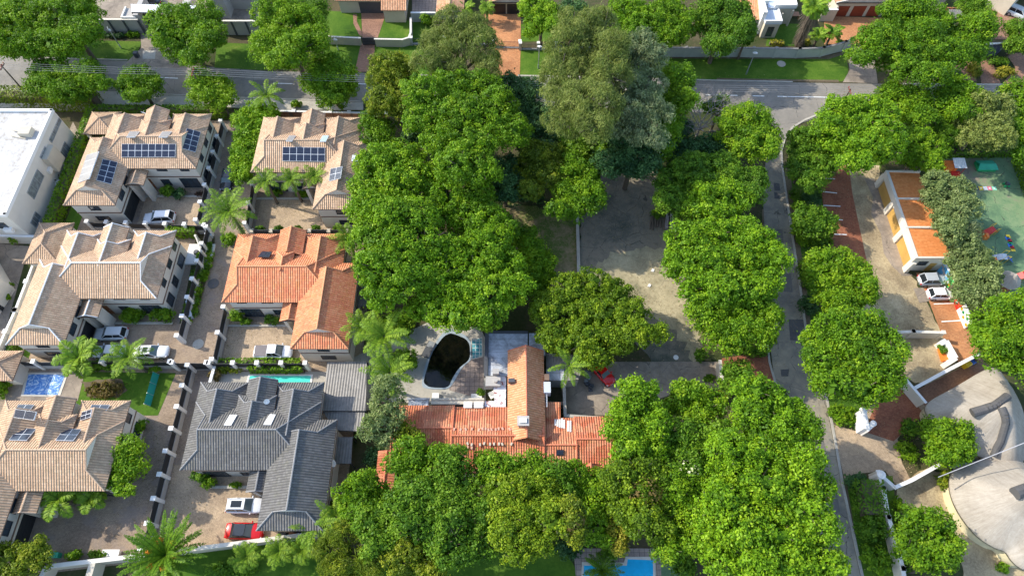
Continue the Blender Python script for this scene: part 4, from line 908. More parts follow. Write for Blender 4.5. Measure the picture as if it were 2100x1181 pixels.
hB, sB = house('tan-tiled house with a twelve-panel solar array, beside the street trees', -38.6, 71.75, False, 'tan', 'captan')
Z2 = lambda x, y: Z(x, y, 370, 200)
on_roof(hB, 'solar_panel', q4(Z2(825, 400), Z2(1167, 404), Z2(1165, 518), Z2(823, 512)), sB['MS'], 6, 2)
on_roof(hB, 'solar_panel', q4(Z2(1212, 575), Z2(1308, 556), Z2(1292, 652), Z2(1198, 676)), sB['WINGC'], 2, 2)
on_roof(hB, 'skylight', q4(Z2(880, 308), Z2(932, 308), Z2(902, 352), Z2(850, 352)), sB['MN'], 1, 1, 'grey'); on_roof(hB, 'skylight', q4(Z2(1148, 308), Z2(1200, 308), Z2(1175, 355), Z2(1125, 355)), sB['MN'], 1, 1, 'sky', 'pale reflecting skylight')
p = hit(*Z2(1425, 520), sB['WINGO'], 0); m = MB(); m.box(p.x - .5, p.x + .5, p.y - .5, p.y + .5, p.z, p.z + .75); m.box(p.x - .56, p.x + .56, p.y - .56, p.y + .56, p.z + .75, p.z + .85); m.build('roof_cooler', M['bluewhite'], hB)
hC, sC = house('large tan-tiled house with no solar panels, west of the lane', -47.0, 50.75, True, 'tan', 'white')
hD, sD = house('bright orange-tiled house in the middle of the estate', -38.3, 50.2, False, 'orange', 'capor', skip_D=True)
Z3 = lambda x, y: Z(x, y, 370, 440)
on_roof(hD, 'skylight', q4(Z3(658, 298), Z3(740, 300), Z3(715, 345), Z3(625, 340)), sD['MN'], 2, 1, 'dark', off=.4)
hE, sE = house('charcoal-tiled house with two white skylights', -38.5, 28.35, False, 'dark', 'capgrey', wallm='greywall')
Z4 = lambda x, y: (350 + x / 3.75, 730 + y / 3.75)
on_roof(hE, 'skylight', q4(Z4(455, 450), Z4(512, 450), Z4(465, 530), Z4(407, 530)), sE['MN'], 1, 1, 'white'); on_roof(hE, 'skylight', q4(Z4(762, 446), Z4(808, 448), Z4(770, 527), Z4(712, 525)), sE['MN'], 1, 1, 'white')
dish(hE, hit(*Z4(765, 372), sE['MN'], .1) + Vector((0, 0, .8)), .35, -1)
p = P(*Z4(1262, 838), 3.4); dish(hE, (-21.35, p.y, 3.6), .5, 0.3)
hF, sF = house('buff-tiled house with six solar arrays and white collectors, bottom left', -46.5, 26.0, True, 'buff', 'captan')
Z5 = lambda x, y: (x / 3.9375, 700 + y / 3.9375)
for q, pl, nu, nv, kd in ((((125, 545), (293, 568), (270, 635), (110, 612)), 'BAY2OUT', 2, 1, 'solar'), (((150, 508), (275, 510), (240, 555), (125, 545)), 'BAYN', 2, 1, 'solar'), (((385, 612), (440, 612), (372, 700), (308, 697)), 'MN', 1, 1, 'white'), (((435, 612), (510, 614), (445, 705), (375, 700)), 'MN', 2, 2, 'solar'), (((520, 614), (598, 614), (540, 700), (465, 697)), 'MN', 1, 1, 'white'),
                      (((145, 702), (293, 702), (212, 798), (72, 793)), 'MN', 2, 2, 'solar'), (((515, 706), (658, 706), (590, 800), (447, 796)), 'MN', 2, 2, 'solar'), (((660, 570), (740, 545), (728, 610), (648, 636)), 'BAYIN', 2, 2, 'solar'), (((740, 510), (888, 510), (860, 555), (728, 545)), 'BAYN', 2, 1, 'solar')):
    on_roof(hF, 'solar_panel' if kd == 'solar' else 'solar_collector', [Z5(*c) for c in q], sF[pl], nu, nv, kd, off=.2)
# annexes and small outbuildings of the estate
def lean_roof(label, name, x0, x1, y0, y1, ze, axis, lo, hi, tile, cap, wallm='cream', sl=.5, cat='outbuilding', open_=False):
    t = empty(name, ((x0 + x1) / 2, (y0 + y1) / 2, 0), label, cat); rf, cp, fs, w_ = MB(), MB(), MB(), MB(); wing(rf, cp, fs, x0, x1, y0, y1, ze, axis, lo, hi, sl); r = rf.build('roof', T[tile], t); cp.build('ridge_cap', M[cap], r); fs.build('eave_board', [M['band'], M['cream']], r)
    if open_:
        for x in (x0 + .4, x1 - .4):
            for y in (y0 + .4, y1 - .4): w_.box(x - .18, x + .18, y - .18, y + .18, 0, ze - .2)
        w_.build('post', M[wallm], t)
    else: w_.box(x0 + .4, x1 - .4, y0 + .4, y1 - .4, 0, ze - .18); w_.build('wall', M[wallm], t); door(t, 'S', (x0 + x1) / 2, 0, .9, 2.0, y0 + .4, 'wood')
    return t
a = P(200, 250, 2.8); lean_roof('small hipped tile roof behind the estate\'s top left house', 'garden_pavilion', a.x - 1.6, a.x + 3.2, a.y - 2.5, a.y + 2.2, 2.7, 'y', 'H', 'H', 'tan', 'captan', open_=True)
a = P(100, 500, 3.2); lean_roof('low buff-tiled annexe beside the hedge, west of the large tan house', 'annexe', a.x - 2.6, a.x + 2.5, a.y - 3.3, a.y + 3.6, 3.2, 'y', 'H', 'H', 'buff', 'captan')
# slatted patio roofs of the charcoal-roofed house
def patio(label, q, z, mt='corr_grey', posts=True, name='patio_cover', cat='patio roof', rows=1):
    t = empty(name, P(*q[0], 0), label, cat); m = MB(); p = [P(x, y, z) for x, y in q]; m.face(p[::-1]); m.face([v - Vector((0, 0, .06)) for v in p])
    for i in range(4): a, b = p[i], p[(i + 1) % 4]; m.face([a, b, b - Vector((0, 0, .06)), a - Vector((0, 0, .06))])
    bb = MB()
    for k in range(4 * rows + 1):
        f = k / (4 * rows); a, b = p[0].lerp(p[3], f), p[1].lerp(p[2], f); bb.tube(a - Vector((0, 0, .12)), b - Vector((0, 0, .12)), .05, n=4)
    m.build('roof_sheet', M[mt], t); bb.build('beam', M['dark'], t); s = MB()
    for v in p: s.box(v.x - .07, v.x + .07, v.y - .07, v.y + .07, 0, z - .12)
    s.build('post', M['dark'], t); return t
patio('long slatted grey patio cover right of the charcoal-roofed house', [(671, 742), (752, 742), (750, 842), (662, 842)], 2.9, rows=2)
patio('lower grey patio cover beneath the long slatted one', [(662, 843), (748, 843), (745, 884), (686, 882)], 2.6)
patio('dark narrow carport cover beside the charcoal roof\'s east wing', [(690, 896), (723, 896), (720, 950), (683, 950)], 2.4)
patio('brown timber deck roof beside the orange-tiled house', [(737, 556), (756, 560), (752, 628), (731, 628)], 2.6)
# ---------------------------------------------------------------- estate fences
estate_fence('long pillared fence between the two bottom driveways', (-42.3, 9.4), (-42.3, 31.8), 8, group='estate fences')
estate_fence('pillared fence crossing the estate behind the lap pool', (-39.6, 32.1), (-27, 32.1), 4, group='estate fences')
estate_fence('pillared fence between the covered pool and the large tan house', (-67.0, 32.3), (-44.7, 32.3), 5, group='estate fences')
estate_fence('dark sliding gate across the lane\'s lower end', (-44.4, 32.15), (-39.9, 32.15), 1, group='estate fences', base=.1)
estate_fence('pillared fence along the lane beside the large tan house', (-44.7, 36.0), (-44.7, 53.4), 6, group='estate fences')
estate_fence('pillared fence between the two upper left houses', (-62.4, 54.3), (-45.1, 53.7), 6, group='estate fences')
estate_fence('pillared fence along the lane beside the top left solar house', (-46.5, 54.6), (-46.9, 73.8), 6, group='estate fences')
estate_fence('short dark fence beside the orange house\'s driveway', (-39.3, 32.6), (-39.4, 40.3), 2, group='estate fences')
estate_fence('short dark fence along the shaded driveway of the twelve-panel house', (-39.2, 54.0), (-39.6, 61.4), 2, group='estate fences')
estate_fence('low planted fence between the twelve-panel house and the orange house', (-38.4, 53.4), (-24.2, 53.4), 5, base=.5, top=1.0, ph=1.3, group='estate fences', pierm='sand')
wall('reddish brick wall with white piers on the street side of the estate', [(-38.6, 76.2), (-20.5, 75.6)], 2.1, mt='brickwall', piers=3.2, pier_w=.5)
wall('sand wall along the estate\'s bottom edge', [(-53.4, 4.5), (-52.6, 7.6), (-41.8, 8.8), (-23.0, 11.1)], 2.1, .35, 'sand', 'cream')
wall('stub wall beside the bottom left tree', [(-47.5, 5.2), (-47.5, 8.0)], 2.1, .6, 'sand', 'sand')
wall('low garden wall along the lap pool terrace', [(-39.4, 28.4), (-39.2, 31.9)], 1.4, .25, 'cream', 'white')
for lb, xa, xb, yy in (('low white kerb wall in front of the charcoal house', 436, 545, 999), ('low kerb wall in front of the orange house', 463, 597, 669), ('low kerb wall of the twelve-panel house', 525, 650, 409), ('low kerb wall of the large tan house', 193, 354, 664), ('low kerb wall of the top left solar house', 275, 425, 404)): wall(lb, [tuple(P(xa, yy))[:2], tuple(P(xb, yy))[:2]], .16, .22, 'concrete', 'concrete', name='garden_kerb')
wall('white wall with T-shaped buttresses left of the large tan house', [(-68.3, 33.6), (-68.0, 40), (-68.2, 53.5)], 1.9, .2, 'white', 'white', piers=4.2, pier_w=.5)
wall('cream cross wall behind the white flat-roofed house', [(-79, 52.2), (-67.9, 52.0)], 1.9, .22, 'cream', 'white')
wall('low wall beside the lane garden of the orange house', [(-41.8, 52.8), (-39.4, 52.8)], .5, .2, 'sand', 'cream', name='garden_wall')
# screen of green netting on the lawn of the buff house
def netting():
    a, b = P(327, 768, 0), P(309, 833, 0); t = empty('netting_screen', a, 'blue-green netting screen leaning on the lawn\'s edge, by the bottom left driveway', 'screen'); m = MB(); off = Vector((-.35, 0, 1.1)); m.face([a, b, b + off, a + off]); m.face([a + Vector((.03, 0, 0)), b + Vector((.03, 0, 0)), b + off + Vector((.03, 0, 0)), a + off + Vector((.03, 0, 0))][::-1]); m.build('net', M['teal'], t)
    s = MB()
    for k in range(4): q = a.lerp(b, k / 3); s.tube(q, q + off, .04, n=5)
    s.build('post', M['steel'], t)
netting()
for k, (x, y, lb) in enumerate(((429, 483, 'white utility cabinet at the top of the lane garden'), (391, 622, 'white utility cabinet in the middle of the lane garden'), (388, 648, 'white utility cabinet at the bottom of the lane garden'))):
    a = P(x, y, .5); box_thing('utility_cabinet', lb, 'cabinet', (a.x, a.y, 0), (.9, .8, 1.0), M['bluewhite'], 'utility cabinets in the lane garden', .4)
# manholes
for x, y, r, mt, lb in ((407, 706, .75, 'concrete', 'round pale manhole cover at the sunlit end of the lane'), (438, 582, .8, 'patch', 'round dark manhole cover in the middle of the lane'), (1602, 132, .75, 'concrete', 'round manhole cover on the green verge'), (1386, 733, .35, 'white', 'small round cover on the driveway by the old court')):
    c = P(x, y); m = MB(); k = 18; m.prism([(c.x + math.cos(6.283 * i / k) * r, c.y + math.sin(6.283 * i / k) * r) for i in range(k)], 0, .10); m.prism([(c.x + math.cos(6.283 * i / k) * r * .8, c.y + math.sin(6.283 * i / k) * r * .8) for i in range(k)], .10, .11); setp(m.build('manhole_cover', M[mt]), lb, 'manhole')
# ---------------------------------------------------------------- white flat-roofed house on the left edge
def whitehouse():
    t = empty('flat_roofed_house', (-78, 62, 0), 'white flat-roofed house at the left edge', 'house'); x1, x0, y1, y0, z = -70.5, -84.0, 71.9, 52.3, 6.6; m = MB(); m.box(x0, x1, y0, y1, 0, z); m.build('wall', M['cream'], t)
    r = MB(); r.box(x0 + .35, x1 - .35, y0 + .35, y1 - .35, z, z + .05); ro = r.build('roof', M['roofwhite'], t); p = MB()
    for a in ((x0 - .05, x1 + .05, y1 - .35, y1 + .05), (x0 - .05, x1 + .05, y0 - .05, y0 + .35), (x1 - .35, x1 + .052, y0, y1), (x0 - .052, x0 + .35, y0, y1)): p.box(*a, z - .1, z + .45)
    p.build('parapet', M['white'], ro)
    c = MB(); q = P(50, 268, 7.4); c.box(q.x - .8, q.x + .9, q.y - .7, q.y + .7, z + .05, z + .9); c.tube((q.x - .8, q.y, z + .6), (q.x - 2.4, q.y + .6, z + .35), .12, n=8); c.tube((q.x - 2.2, q.y - .5, z + .2), (q.x + .2, q.y - 1.1, z + .2), .09, n=6); c.build('roof_fan', M['sand'], ro)
    for yy, zz, w_, h_ in ((69.5, 4.7, 4.4, .7), (64.7, 4.2, 2.0, 1.6), (59.6, 3.6, 4.2, 1.8), (68.0, .8, 2.6, 2.0), (55.0, 1.2, 2.0, 1.5)): window(t, 'E', yy, zz, w_, h_ * .85, x1, bars=3, pane='greyglass', mats=M['steel'])
    for xx in (-73, -77): window(t, 'S', xx, 3.8, 1.8, 1.2, y0)
    w_ = MB(); w_.box(x1 - .02, x1 + .9, 63.6, 66.4, 2.2, 5.2); w_.build('bay', M['sand'], t)
    for yy, zz in ((63.2, 2.8), (62.6, .3)): a = MB(); a.box(x1, x1 + .4, yy - .45, yy + .45, zz, zz + .7); a.build('air_conditioner', M['white'], t)
    for xx in (-72.2,): a = MB(); a.box(xx - .6, xx + .6, y0 - .5, y0, 3.2, 3.9); a.build('air_conditioner', M['white'], t)
whitehouse()
def lowwhite():
    t = empty('gabled_house', (-78, 42, 0), 'pale house at the left edge below the cream cross wall', 'house'); m = MB(); m.prism([(-71.6, 39.6), (-70.8, 44.2), (-76.0, 50.2), (-90, 50), (-90, 39.6)], 0, 3.6, 0); m.build('wall', M['cream'], t); r = MB(); r.prism([(-71.4, 39.4), (-70.6, 44.3), (-76.0, 50.5), (-90, 50.3), (-90, 39.4)], 3.6, 3.8); r.build('roof', M['white'], t)
    m2 = MB(); m2.prism([(-73.6, 31), (-73.6, 37), (-90, 39), (-90, 31)], 0, 3.2); m2.build('annexe_wall', M['greywall'], t); door(t, 'E', 41.5, 0, 1.4, 2.1, -71.35, 'dark')
lowwhite()
def shedroof():
    a = P(20, 745, 2.6); lean_roof('small tiled garden store left of the covered pool', 'garden_store', a.x - 3.5, a.x + 1.2, a.y - 2.4, a.y + 1.8, 2.6, 'y', 'H', 'H', 'tan', 'captan')
shedroof()
def awning():
    a = P(400, 505, 2.6); t = empty('patio_seating', (a.x, a.y, 0), 'white terrace seating under a pergola arm, right of the large tan house', 'patio furniture'); m = MB(); m.box(a.x - 2.2, a.x + 1.6, a.y - 1.6, a.y + 1.8, .02, .35); m.build('terrace_slab', M['white'], t)
    s = MB(); s.tube((a.x - .6, a.y + 2.1, 2.3), (a.x + .9, a.y - .6, 2.3), .1, n=6); s.box(a.x - .75, a.x - .45, a.y + 1.9, a.y + 2.2, 0, 2.3); s.box(a.x + .75, a.x + 1.05, a.y - .75, a.y - .45, 0, 2.3); s.build('pergola_beam', M['cream'], t)
    for dx, dy in ((-.7, .2), (.4, -.4)): c = MB(); c.tube((a.x + dx, a.y + dy, .36), (a.x + dx, a.y + dy, .7), .38, .42, 10); c.tube((a.x + dx, a.y + dy, .7), (a.x + dx, a.y + dy, .9), .42, .3, 10); c.build('stool', M['charcoal'], t)
awning()
# estate cars
car('white SUV parked behind the fence of the top left solar house', 326, 447, 183, 'white', 'suv', L=4.7, W=1.9, H=1.75)
car('silver SUV under the porch side of the large tan house', 227, 684, 181, 'palesilver', 'suv', L=4.45, H=1.65)
car('pale silver sedan half hidden by the feathery palm', 224, 720, 181, 'palesilver', 'sedan', L=4.5, H=1.45)
car('white sedan with small sunroof beside the palm', 309, 721, 2, 'white', 'sedan', L=4.7, H=1.44, sunroof=1)
car('white pickup with dark load cover on the orange house\'s driveway', 561, 721, 0, 'white', 'pickup', L=5.1, W=1.86, H=1.72)
car('dark car in the lane below the leafy shrub', 466, 368, -88, 'black', 'hatch', L=4.2, H=1.5)
car('white SUV with panoramic roof half under the charcoal eaves', 503, 1036, 0, 'white', 'suv', L=4.5, H=1.68, sunroof=2)
car('red hatchback with black roof below the charcoal eaves', 501, 1088, -1, 'red', 'sedan', L=4.5, W=1.9, H=1.42, roofcol='black')
# ================================================================ the old red-tiled house in the middle
M['captile'] = flat('red_ridge_tile', (.66, .22, .12), .7); M['captile2'] = flat('pale_red_tile', (.62, .36, .26), .8); T['dullred'] = tiles('dull_red_roof_tiles', (.34, .10, .08), (.42, .14, .11), (.5, .18, .14))
def oldhouse():
    t = empty('old_tiled_house', (0, 24, 0), 'sprawling old house with patched red tile roofs in the middle', 'house'); rf, cp, fs, wl = MB(), MB(), MB(), MB()
    def EW(xa, xb, rx, ry, zr, npy, sl, lo='G', hi='G', hwx=None):
        a, b = P(xa, ry, zr).x, P(xb, ry, zr).x; yr = P(rx, ry, zr).y; hw = hwx or (P(rx, npy, zr - 1.7).y - yr); wing(rf, cp, fs, a, b, yr - hw, yr + hw, zr - hw * sl, 'x', lo, hi, sl); wl.box(a + .3, b - .3, yr - hw + .4, yr + hw - .4, 0, zr - hw * sl - .2); return yr
    EW(802, 928, 860, 877, 4.6, 833, .40); EW(926, 1116, 1000, 893, 4.9, 834, .42); EW(1115, 1183, 1150, 912, 4.3, 858, .36); EW(1182, 1262, 1210, 900, 4.45, 856, .38)
    a, b = P(1210, 930, 4.6), P(1210, 985, 4.0); x0, x1 = P(1182, 960, 3.2).x, P(1238, 960, 3.2).x; wing(rf, cp, fs, x0, x1, b.y, a.y - 1, 3.25, 'y', 'G', 'O', .62); wl.box(x0 + .3, x1 - .3, b.y + .3, b.y + 3, 0, 3.1)
    # small extra slope with a wall north of the right-hand range
    a, b = P(1118, 826, 3.2), P(1150, 862, 3.2); m = MB(); m.face([(a.x, b.y, 3.1), (b.x, b.y, 3.1), (b.x, a.y, 3.5), (a.x, a.y, 3.5)]); m.build('upper_tile_strip', T['old'], t); wl.box(a.x + .02, b.x - .02, b.y, a.y - .02, 0, 3.0)
    r = rf.build('roof', T['old'], t); cp.build('ridge_cap', M['captile'], r); fs.build('eave_board', [M['band'], M['cream']], r); wl.build('wall', M['sand'], t)
    # loose replacement tiles laid out on the ridge and the white patch of new tiles
    yr = P(1000, 893, 4.9).y; random.seed(3)
    for row, (zz, dy) in enumerate(((4.58, .85), (4.58, -.95), (4.42, -1.3))):
        lt = MB()
        for k in range((20, 14, 5)[row]):
            x = P(932 + k * (7 if row == 0 else 9), 885, 4.6).x; x += random.uniform(-.1, .1)
            if random.random() < .2: continue
            a_ = random.uniform(-.5, .5); lt.obox((x, yr + dy + random.uniform(-.08, .08)), (math.cos(a_), math.sin(a_)), None, .11, .18, zz - .03, zz + .10)
        lt.build('spare_tiles', M['sand'] if row == 1 else M['captile2'], t)
    pl = (Vector((0, P(1150, 912, 4.3).y, 4.3)), Vector((0, .36, 1)).normalized())
    for k, (x, y0, y1) in enumerate(((1137, 858, 872), (1141.5, 857, 874), (1146, 857, 876), (1150.5, 857, 877), (1155, 860, 878), (1163, 862, 884), (1168, 862, 885))): on_roof(t, 'white_tile_row', [(x, y0), (x + 3.6, y0), (x + 3.6, y1), (x, y1)], pl, 1, 1, 'white', off=.09)
    pls = (pl[0], Vector((0, -.36, 1)).normalized()); on_roof(t, 'skylight', [(1141, 922), (1156, 922), (1156, 933), (1141, 933)], pls, 1, 1, 'dark', off=.16)
    m = MB(); a, b = P(1118, 944, 2.9), P(1180, 962, 2.9); m.box(a.x, b.x, b.y, a.y, 2.8, 2.9); m.build('veranda_sheet', M['corr_white'], t)
    # tall orange-tiled range running north
    n_, s_ = P(1080, 708, 6.0), P(1073, 872, 5.9); xa, xb = P(1041, 770, 4.3).x, P(1116, 770, 4.3).x; rf2, cp2, fs2, w2 = MB(), MB(), MB(), MB(); wing(rf2, cp2, fs2, xa, xb, s_.y - 1.5, n_.y, 4.2, 'y', 'O', 'G', .78 * 1.0); r2 = rf2.build('upper_roof', T['oldorange'], t); cp2.build('ridge_cap', M['captile'], r2); fs2.build('eave_board', [M['band'], M['greywall']], r2); w2.box(xa + .35, xb - .35, s_.y, n_.y - .45, 0, 4.0); w2.build('upper_wall', M['greywall'], t)
    c = P(1073, 863, 6.6); m = MB(); m.box(c.x - .55, c.x + .55, c.y - .45, c.y + .45, 4.4, 6.6); m.box(c.x - .7, c.x + .7, c.y - .6, c.y + .6, 6.6, 6.75); ch = m.build('chimney', M['greywall'], t); m = MB(); m.box(c.x - .4, c.x + .4, c.y - .3, c.y + .3, 6.75, 6.95); m.build('chimney_pot', M['white'], ch)
    m = MB(); xw = xa; c = P(1044, 782, 4.8); m.box(c.x - .1, c.x + .7, c.y - .25, c.y + .25, 4.6, 5.3); m.build('roof_vent', M['charcoal'], t)
    c = P(1113, 797, 4.0); m = MB(); m.box(xb - .1, xb + .75, c.y - .7, c.y + .7, 3.2, 4.6); m.build('wall_cooler', M['bluewhite'], t); m = MB(); m.box(xb + .0, xb + .6, c.y + .9, c.y + 1.7, 3.4, 4.7); m.build('brick_stack', M['band'], t)
    m = MB(); m.tube((xb + .25, P(1118, 795, 2).y, 4.1), (xb + .25, P(1118, 845, 2).y, 4.1), .09, n=8); m.build('gutter_pipe', M['white'], t)
    # flat roofs
    def slab(nm, q, z, mt, par=0): 
        p = [P(x, y, z) for x, y in q]; m = MB(); m.prism([(v.x, v.y) for v in p], z - .25, z); o = m.build(nm, M[mt], t); w_ = MB(); cx = sum(v.x for v in p) / len(p); cy = sum(v.y for v in p) / len(p); w_.prism([(cx + (v.x - cx) * .94, cy + (v.y - cy) * .94) for v in p], 0, z - .25); w_.build('lower_wall', M['greywall'], t); return p
    slab('flat_roof', [(1002, 683), (1082, 683), (1082, 772), (1001, 770)], 3.3, 'weathered'); slab('flat_roof', [(1085, 683), (1112, 683), (1119, 728), (1085, 728)], 3.25, 'weathered'); slab('flat_roof', [(1010, 772), (1038, 772), (1037, 842), (1016, 842)], 3.1, 'flaking')
    slab('terrace_roof', [(994, 822), (1015.5, 822), (1015.5, 841), (993, 841)], 3.12, 'flaking'); 
    slab('flat_roof', [(1120, 724), (1176, 727), (1193, 752), (1158, 755), (1120, 755)], 2.9, 'corr_grey'); slab('flat_roof', [(1120, 756), (1157, 756), (1157, 780), (1120, 779)], 2.7, 'weathered'); slab('flat_roof', [(1158, 756), (1193, 754), (1187, 778), (1158, 781)], 2.6, 'corr_grey')
    p = MB(); a, b = P(1000, 683, 3.5), P(999, 772, 3.5); p.box(a.x - .35, a.x + .1, b.y, a.y, 3.0, 3.6); p.box(a.x + .1, P(1083, 683, 3.5).x, a.y, a.y + .3, 3.0, 3.55); p.build('parapet', M['charcoal'], t)
    c = P(1012, 782, 3.4); m = MB(); m.box(c.x - 1.0, c.x + .9, c.y - .7, c.y + .6, 2.4, 3.7); m.tube((c.x + .3, c.y - .1, 3.7), (c.x + .3, c.y - .1, 4.1), .25, n=10); m.box(c.x - .1, c.x + .7, c.y + .7, c.y + 1.4, 2.6, 4.3); m.build('plant_box', M['greywall'], t)
    for k, (x0, x1) in enumerate(((951, 968), (972, 991))): a, b = P(x0, 823, 3.5), P(x1, 836, 3.5); m = MB(); m.box(a.x, b.x, b.y, a.y, 3.42 - .01, 3.5); m.box(a.x + .15, b.x - .15, b.y + .15, a.y - .15, 3.5, 3.54); m.build('skylight', M['white'], t)
    a, b = P(884, 819, 3.3), P(993, 826, 3.3); m = MB(); m.box(a.x, b.x, b.y - .15, a.y, 0, 3.3); m.box(a.x, b.x, a.y - .1, a.y + .15, 3.3, 3.45); m.build('terrace_wall', M['sand'], t)
    a, b = P(838, 818, 3.1), P(878, 834, 3.1); m = MB(); m.box(a.x, b.x, b.y, a.y, 0, 3.1); m.box(a.x - .15, b.x + .15, a.y - .15, a.y + .1, 3.1, 3.25); m.build('flat_annexe', M['weathered'], t)
    for (x, y) in ((785, 850), (770, 960)): pass

oldhouse()
a = P(790, 985, 3.0); lean_roof('narrow red-tiled outbuilding at the left end of the old house', 'outbuilding', P(770, 980, 3).x, P(808, 980, 3).x, P(790, 1010, 3).y, P(790, 925, 3).y, 2.9, 'y', 'G', 'G', 'old', 'captile', sl=.3)
wx = P(1157, 800, 2.3).x
wall('weathered courtyard wall beside the old house\'s driveway', [(wx, P(1157, 757, 2.3).y), (wx, P(1157, 852, 2.3).y), (P(1252, 858, 2.3).x, P(1252, 858, 2.3).y)], 2.3, .25, 'sand', 'concrete')
wall('low wall closing the small back yard of the old house', [(P(1119, 824, 2.2).x, P(1119, 824, 2.2).y), (P(1155, 826, 2.2).x, P(1155, 826, 2.2).y)], 2.0, .22, 'sand', 'band')
car('red hatchback parked askew under the olive-green tree', 1237, 765, -52, 'red', 'hatch', L=3.7, W=1.66, H=1.42, roofcol='red')
def junk():
    for k, (x, y, mt, lb) in enumerate(((1199, 775, 'steel', 'pale scrap heap beside the old house\'s garage'), (1206, 792, 'charcoal', 'black bags lying on the driveway below the scrap'))):
        c = P(x, y); t = empty('junk_heap', c, lb, 'junk'); random.seed(k + 5)
        for j in range(3): m = MB(); a = random.uniform(0, 3); cx, cy = c.x + random.uniform(-.7, .7), c.y + random.uniform(-.6, .6); m.obox((cx, cy), (math.cos(a), math.sin(a)), None, random.uniform(.2, .6), random.uniform(.12, .3), 0, random.uniform(.2, .6)); m.obox((cx, cy), (math.cos(a + 1), math.sin(a + 1)), None, .25, .08, 0, random.uniform(.5, .8)); m.build('scrap', M[mt], t)
junk()
def furn(name, label, cat, x, y, sx, sy, z, mt, rz=0, legs=.06):
    c = P(x, y, z); t = empty(name, (c.x, c.y, 0), label, cat, None, rz); q = Matrix.Rotation(rz, 3, 'Z'); m = MB(); ux = q @ Vector((1, 0, 0)); m.obox((c.x, c.y), ux, None, sx / 2, sy / 2, z - .06, z); m.build('top', M[mt], t); l = MB()
    for a in (-1, 1):
        for b in (-1, 1): o = q @ Vector((a * sx * .42, b * sy * .42, 0)); l.box(c.x + o.x - legs, c.x + o.x + legs, c.y + o.y - legs, c.y + o.y + legs, 0, z - .06)
    l.build('leg', M[mt], t)
furn('table', 'white table tilted in the service yard of the old house', 'table', 1011, 808, 1.1, .9, .8, 'white', .5); furn('table', 'white low table at the corner of the tiled pool terrace', 'table', 977, 813, 1.4, .8, .6, 'white'); furn('table', 'white slab table left of the pool terrace wall', 'table', 893, 812, .9, .9, .5, 'white')
furn('sun_bed', 'dark slatted lounger pair left of the black pool', 'lounger', 879, 716, 1.1, 2.4, .4, 'charcoal', -.4); furn('table', 'small grey frame table by the black pool\'s left edge', 'table', 884, 706, .9, .9, .45, 'steel', -.4)
c = P(987, 805); shrub('small potted palm at the corner of the tiled pool terrace', 987, 804, 8, h=1.1, mat='P')
# court: low wall, logs
wall('low concrete kerb wall along the old court\'s left side', [tuple(P(1184, 440, .5))[:2], tuple(P(1187, 565, .5))[:2]], .5, .35, 'concrete', 'concrete', name='court_wall')
wall('plain brown wall at the driveway gate by the side road', [tuple(P(1477, 740, 2))[:2], tuple(P(1481, 778, 2))[:2]], 1.9, .3, 'sand', 'cream')
def logs():
    random.seed(11)
    for k in range(12):
        x = 1335 + k * 4.4; y = 462 + random.uniform(-6, 6); a, b = P(x + random.uniform(-4, 4), y - 20 + random.uniform(-5, 5)), P(x + random.uniform(-7, 3), y + 10); r = random.uniform(.1, .18); m = MB(); m.tube(a + Vector((0, 0, r)), b + Vector((0, 0, r)), r, r * .85, 8); m.tube(a.lerp(b, .3) + Vector((0, 0, r)), a.lerp(b, .35) + Vector((.2, .1, r * 2.2)), r * .4, r * .3, 5)
        o = m.build('log', M['bark' if k < 7 else 'deadwood'], loc=a); setp(o, ('dark' if k < 7 else 'pale grey') + ' cut log by the court, ' + ('first', 'second', 'third', 'fourth', 'fifth', 'sixth', 'seventh', 'eighth', 'ninth', 'tenth', 'eleventh', 'twelfth')[k] + ' from the left in its row', 'log', 'cut logs beside the court')
logs()
for k, (x, y, lb) in enumerate(((1338, 555, 'white litter scrap on the sunlit court, upper one'), (1331, 586, 'small white litter scrap on the sunlit court, lower one'))):
    c = P(x, y); m = MB(); m.prism([(c.x - .3, c.y - .2), (c.x + .1, c.y - .3), (c.x + .3, c.y + .1), (c.x, c.y + .3)], .005, .18); setp(m.build('litter', M['white']), lb, 'litter')

# ================================================================ right-hand side: garages, playground, thatch
def garages():
    t = empty('garage_block', (57, 55, 0), 'white three-bay garage block with orange tile roofs', 'garages'); x0, x1, y0, y1, z = 56.6, 61.6, 47.4, 62.6, 3.5; m = MB(); m.box(x0 + .35, x1, y0, y1, 0, z - .3); 
    w_ = MB(); w_.box(x0 - .12, x0 + .3, y0 - .1, y1 + .1, z - .9, z + .18)
    L = (y1 - y0) / 3
    for k in range(4): y = y0 + L * k; w_.box(x0 - .1, x1 + .1, y - .13, y + .13, z - .5, z + .21); m.box(x0, x0 + .5, y - .45, y + .45, 0, z - .9)
    for k in range(3):
        a, b = y0 + L * k + .13, y0 + L * (k + 1) - .13; r = MB(); r.face([(x0 + .3, a, z + .08), (x1 + .1, a, z - .2), (x1 + .1, b, z - .2), (x0 + .3, b, z + .08)]); r.build('roof', T['oldorange2'], t); door(t, 'W', (a + b) / 2, 0, L - 1.0, 2.45, x0 + .36, 'goldwood', 'garage_door', rows=4, label='shaded golden wooden garage door, northernmost' if k == 2 else None)
    m.build('wall', M['cream'], t); w_.build('parapet', M['cream'], t); window(t, 'S', 58.3, 1.7, 1.2, .8, y0); door(t, 'S', 60.0, 0, .9, 2.1, y0, 'goldwood')
T['oldorange2'] = tiles('flat_orange_roof_tiles', (.60, .19, .05), (.70, .25, .075), (.78, .33, .12), (.5, .25, .05), .15, pu=.25, pv=.3, depth=.03)
garages()
car('white estate-type hatchback nearest the garage block', 1914, 573, 2, 'silver', 'hatch', L=4.1, W=1.8, H=1.62, roofcol='silver')
